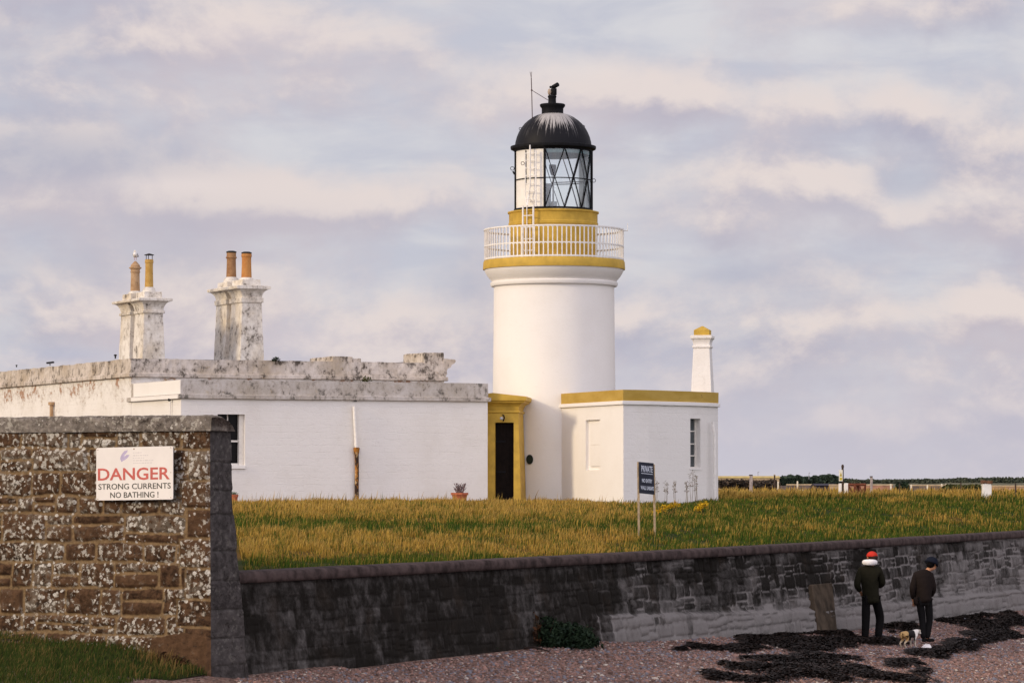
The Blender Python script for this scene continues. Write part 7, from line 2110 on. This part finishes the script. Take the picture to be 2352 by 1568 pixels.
def dog(origin, label, S, coatm, headm, yaw):
    """small dog seen from behind; S scales a 0.34 m tall dog; local +y is forward"""
    root = thing('dog', label, 'dog', tuple(origin))
    ca, sa = math.cos(yaw), math.sin(yaw)
    def T(x, y, z, *r): return (S * (x * ca - y * sa), S * (x * sa + y * ca), S * z, *[S * q for q in r])
    j = {'rump': T(0, -0.13, 0.265, 0.068, 0.062), 'loin': T(0, -0.03, 0.255, 0.058, 0.055), 'ribs': T(0, 0.08, 0.245, 0.068, 0.075), 'withers': T(0, 0.16, 0.27, 0.055, 0.06),
         'neck': T(0, 0.225, 0.285, 0.046, 0.048), 'head': T(0, 0.28, 0.285, 0.050, 0.048), 'stop': T(0, 0.32, 0.262, 0.030, 0.028), 'muzzle': T(0, 0.355, 0.240, 0.019, 0.018),
         'tail0': T(0, -0.190, 0.285, 0.018, 0.018), 'tail1': T(0.01, -0.225, 0.235, 0.014, 0.014), 'tail2': T(0.02, -0.23, 0.175, 0.008, 0.008)}
    e = [('rump', 'loin'), ('loin', 'ribs'), ('ribs', 'withers'), ('withers', 'neck'), ('neck', 'head'), ('head', 'stop'), ('stop', 'muzzle'), ('rump', 'tail0'), ('tail0', 'tail1'), ('tail1', 'tail2')]
    for s, nm in ((-1, 'l'), (1, 'r')):
        x = 0.052 * s
        j[nm + 'hip'] = T(x, -0.14, 0.225, 0.046, 0.044); j[nm + 'stifle'] = T(x * 1.05, -0.08, 0.155, 0.033, 0.030); j[nm + 'hock'] = T(x, -0.175, 0.085, 0.015, 0.015); j[nm + 'hfoot'] = T(x, -0.150, 0.018, 0.014, 0.014); j[nm + 'hpaw'] = T(x, -0.120, 0.014, 0.017, 0.013)
        j[nm + 'sho'] = T(x, 0.145, 0.205, 0.032, 0.036); j[nm + 'elb'] = T(x, 0.115, 0.140, 0.022, 0.022); j[nm + 'wri'] = T(x, 0.135, 0.065, 0.014, 0.014); j[nm + 'ffoot'] = T(x, 0.140, 0.018, 0.013, 0.013); j[nm + 'fpaw'] = T(x, 0.165, 0.014, 0.017, 0.013)
        e += [('rump', nm + 'hip'), (nm + 'hip', nm + 'stifle'), (nm + 'stifle', nm + 'hock'), (nm + 'hock', nm + 'hfoot'), (nm + 'hfoot', nm + 'hpaw'), ('withers', nm + 'sho'), (nm + 'sho', nm + 'elb'), (nm + 'elb', nm + 'wri'), (nm + 'wri', nm + 'ffoot'), (nm + 'ffoot', nm + 'fpaw')]
    skin_part('body', j, e, coatm, root, 'rump', 2)
    o = Vector(origin)
    for s in (-1, 1):
        er = MB(); a = o + Vector(T(0.035 * s, 0.265, 0.325)[:3]); b = o + Vector(T(0.064 * s, 0.27, 0.27)[:3]); c = o + Vector(T(0.045 * s, 0.295, 0.315)[:3]); d_ = o + Vector(T(0.050 * s, 0.255, 0.315)[:3])
        er.rings([[a, c, d_], [b, b + Vector((0.004, 0.004, 0)), b + Vector((0, 0.006, 0.004))]])
        er.build('ear', headm, root)
    MB().ball(tuple(o + Vector(T(0, 0.372, 0.242)[:3])), 0.009, 8, 6).build('nose', M['soot'], root, smooth='all')
def tri_coat(yaw):
    m, t, b, out = mat('tan black and white dog coat'); vec = t.coords()
    tcn = t.n('ShaderNodeTexCoord'); sp = t.n('ShaderNodeSeparateXYZ'); t.l(tcn.outputs['Object'], sp.inputs[0])
    f = t.math('ADD', t.math('MULTIPLY', sp.outputs[0], -math.sin(yaw)), t.math('MULTIPLY', sp.outputs[1], math.cos(yaw)))
    f = t.math('ADD', f, t.math('MULTIPLY', t.math('SUBTRACT', t.noise(vec, 14, 4), 0.5), 0.05))
    c = t.mix(t.ramp(f, -0.085, -0.065), (0.46, 0.29, 0.12), (0.012, 0.010, 0.010))
    c = t.mix(t.ramp(f, 0.11, 0.13), c, (0.76, 0.72, 0.66))
    low = t.ramp(sp.outputs[2], 0.10, 0.15, 1.0, 0.0)
    c = t.mix(t.math('MULTIPLY', low, 0.8), c, (0.52, 0.44, 0.34))
    t.l(c, b.inputs['Base Color']); b.inputs['Roughness'].default_value = 0.9
    bump(t, b, t.noise(vec, 60, 4), 0.6, 0.01)
    return m
q = beach_hit(2076, 1487)
dog(q + Vector((0.09, 0.05, 0)), 'small tan, black and white dog between the two walkers, seen from behind', 1.02, tri_coat(-0.80), simple('white ear', (0.6, 0.52, 0.42)), -0.80)
def white_rock():
    q = beach_hit(2129, 1489); root = thing('white_rock', 'bright white lump lying on the shingle just right of the dog', 'rock', tuple(q))
    m = MB(); n = 12; rs = []
    for i in range(1, 7):
        a = math.pi / 2 * i / 6
        rs.append([q + Vector((0.105 * math.sin(a) * math.cos(b) * (1 + 0.14 * math.sin(3 * b + i)), 0.08 * math.sin(a) * math.sin(b), 0.095 * math.cos(a) * (1 + 0.1 * math.cos(2 * b)) - 0.01)) for b in [k * 2 * math.pi / n for k in range(n)]])
    m.rings(rs[::-1]); m.build('rock', simple('white quartz', (0.78, 0.74, 0.72), 0.7, 0.08, 20, 0.4), root, rough=0.008)
white_rock()
def stick():
    a, b = on_beach(1205, 1492, 0.03), on_beach(1262, 1503, 0.05)
    root = thing('driftwood', 'thin dark stick of driftwood on the shingle below the weeds', 'driftwood', a)
    q = MB(); va, vb = Vector(a), Vector(b); q.tube([va, va.lerp(vb, .4) + Vector((0, 0, .03)), vb], [0.022, 0.018, 0.008], 6); q.tube([va.lerp(vb, .5), va.lerp(vb, .8) + Vector((0.02, 0.3, 0.05))], [0.012, 0.005], 5)
    q.build('stick', simple('wet driftwood', (0.03, 0.02, 0.016), 0.9), root)
stick()
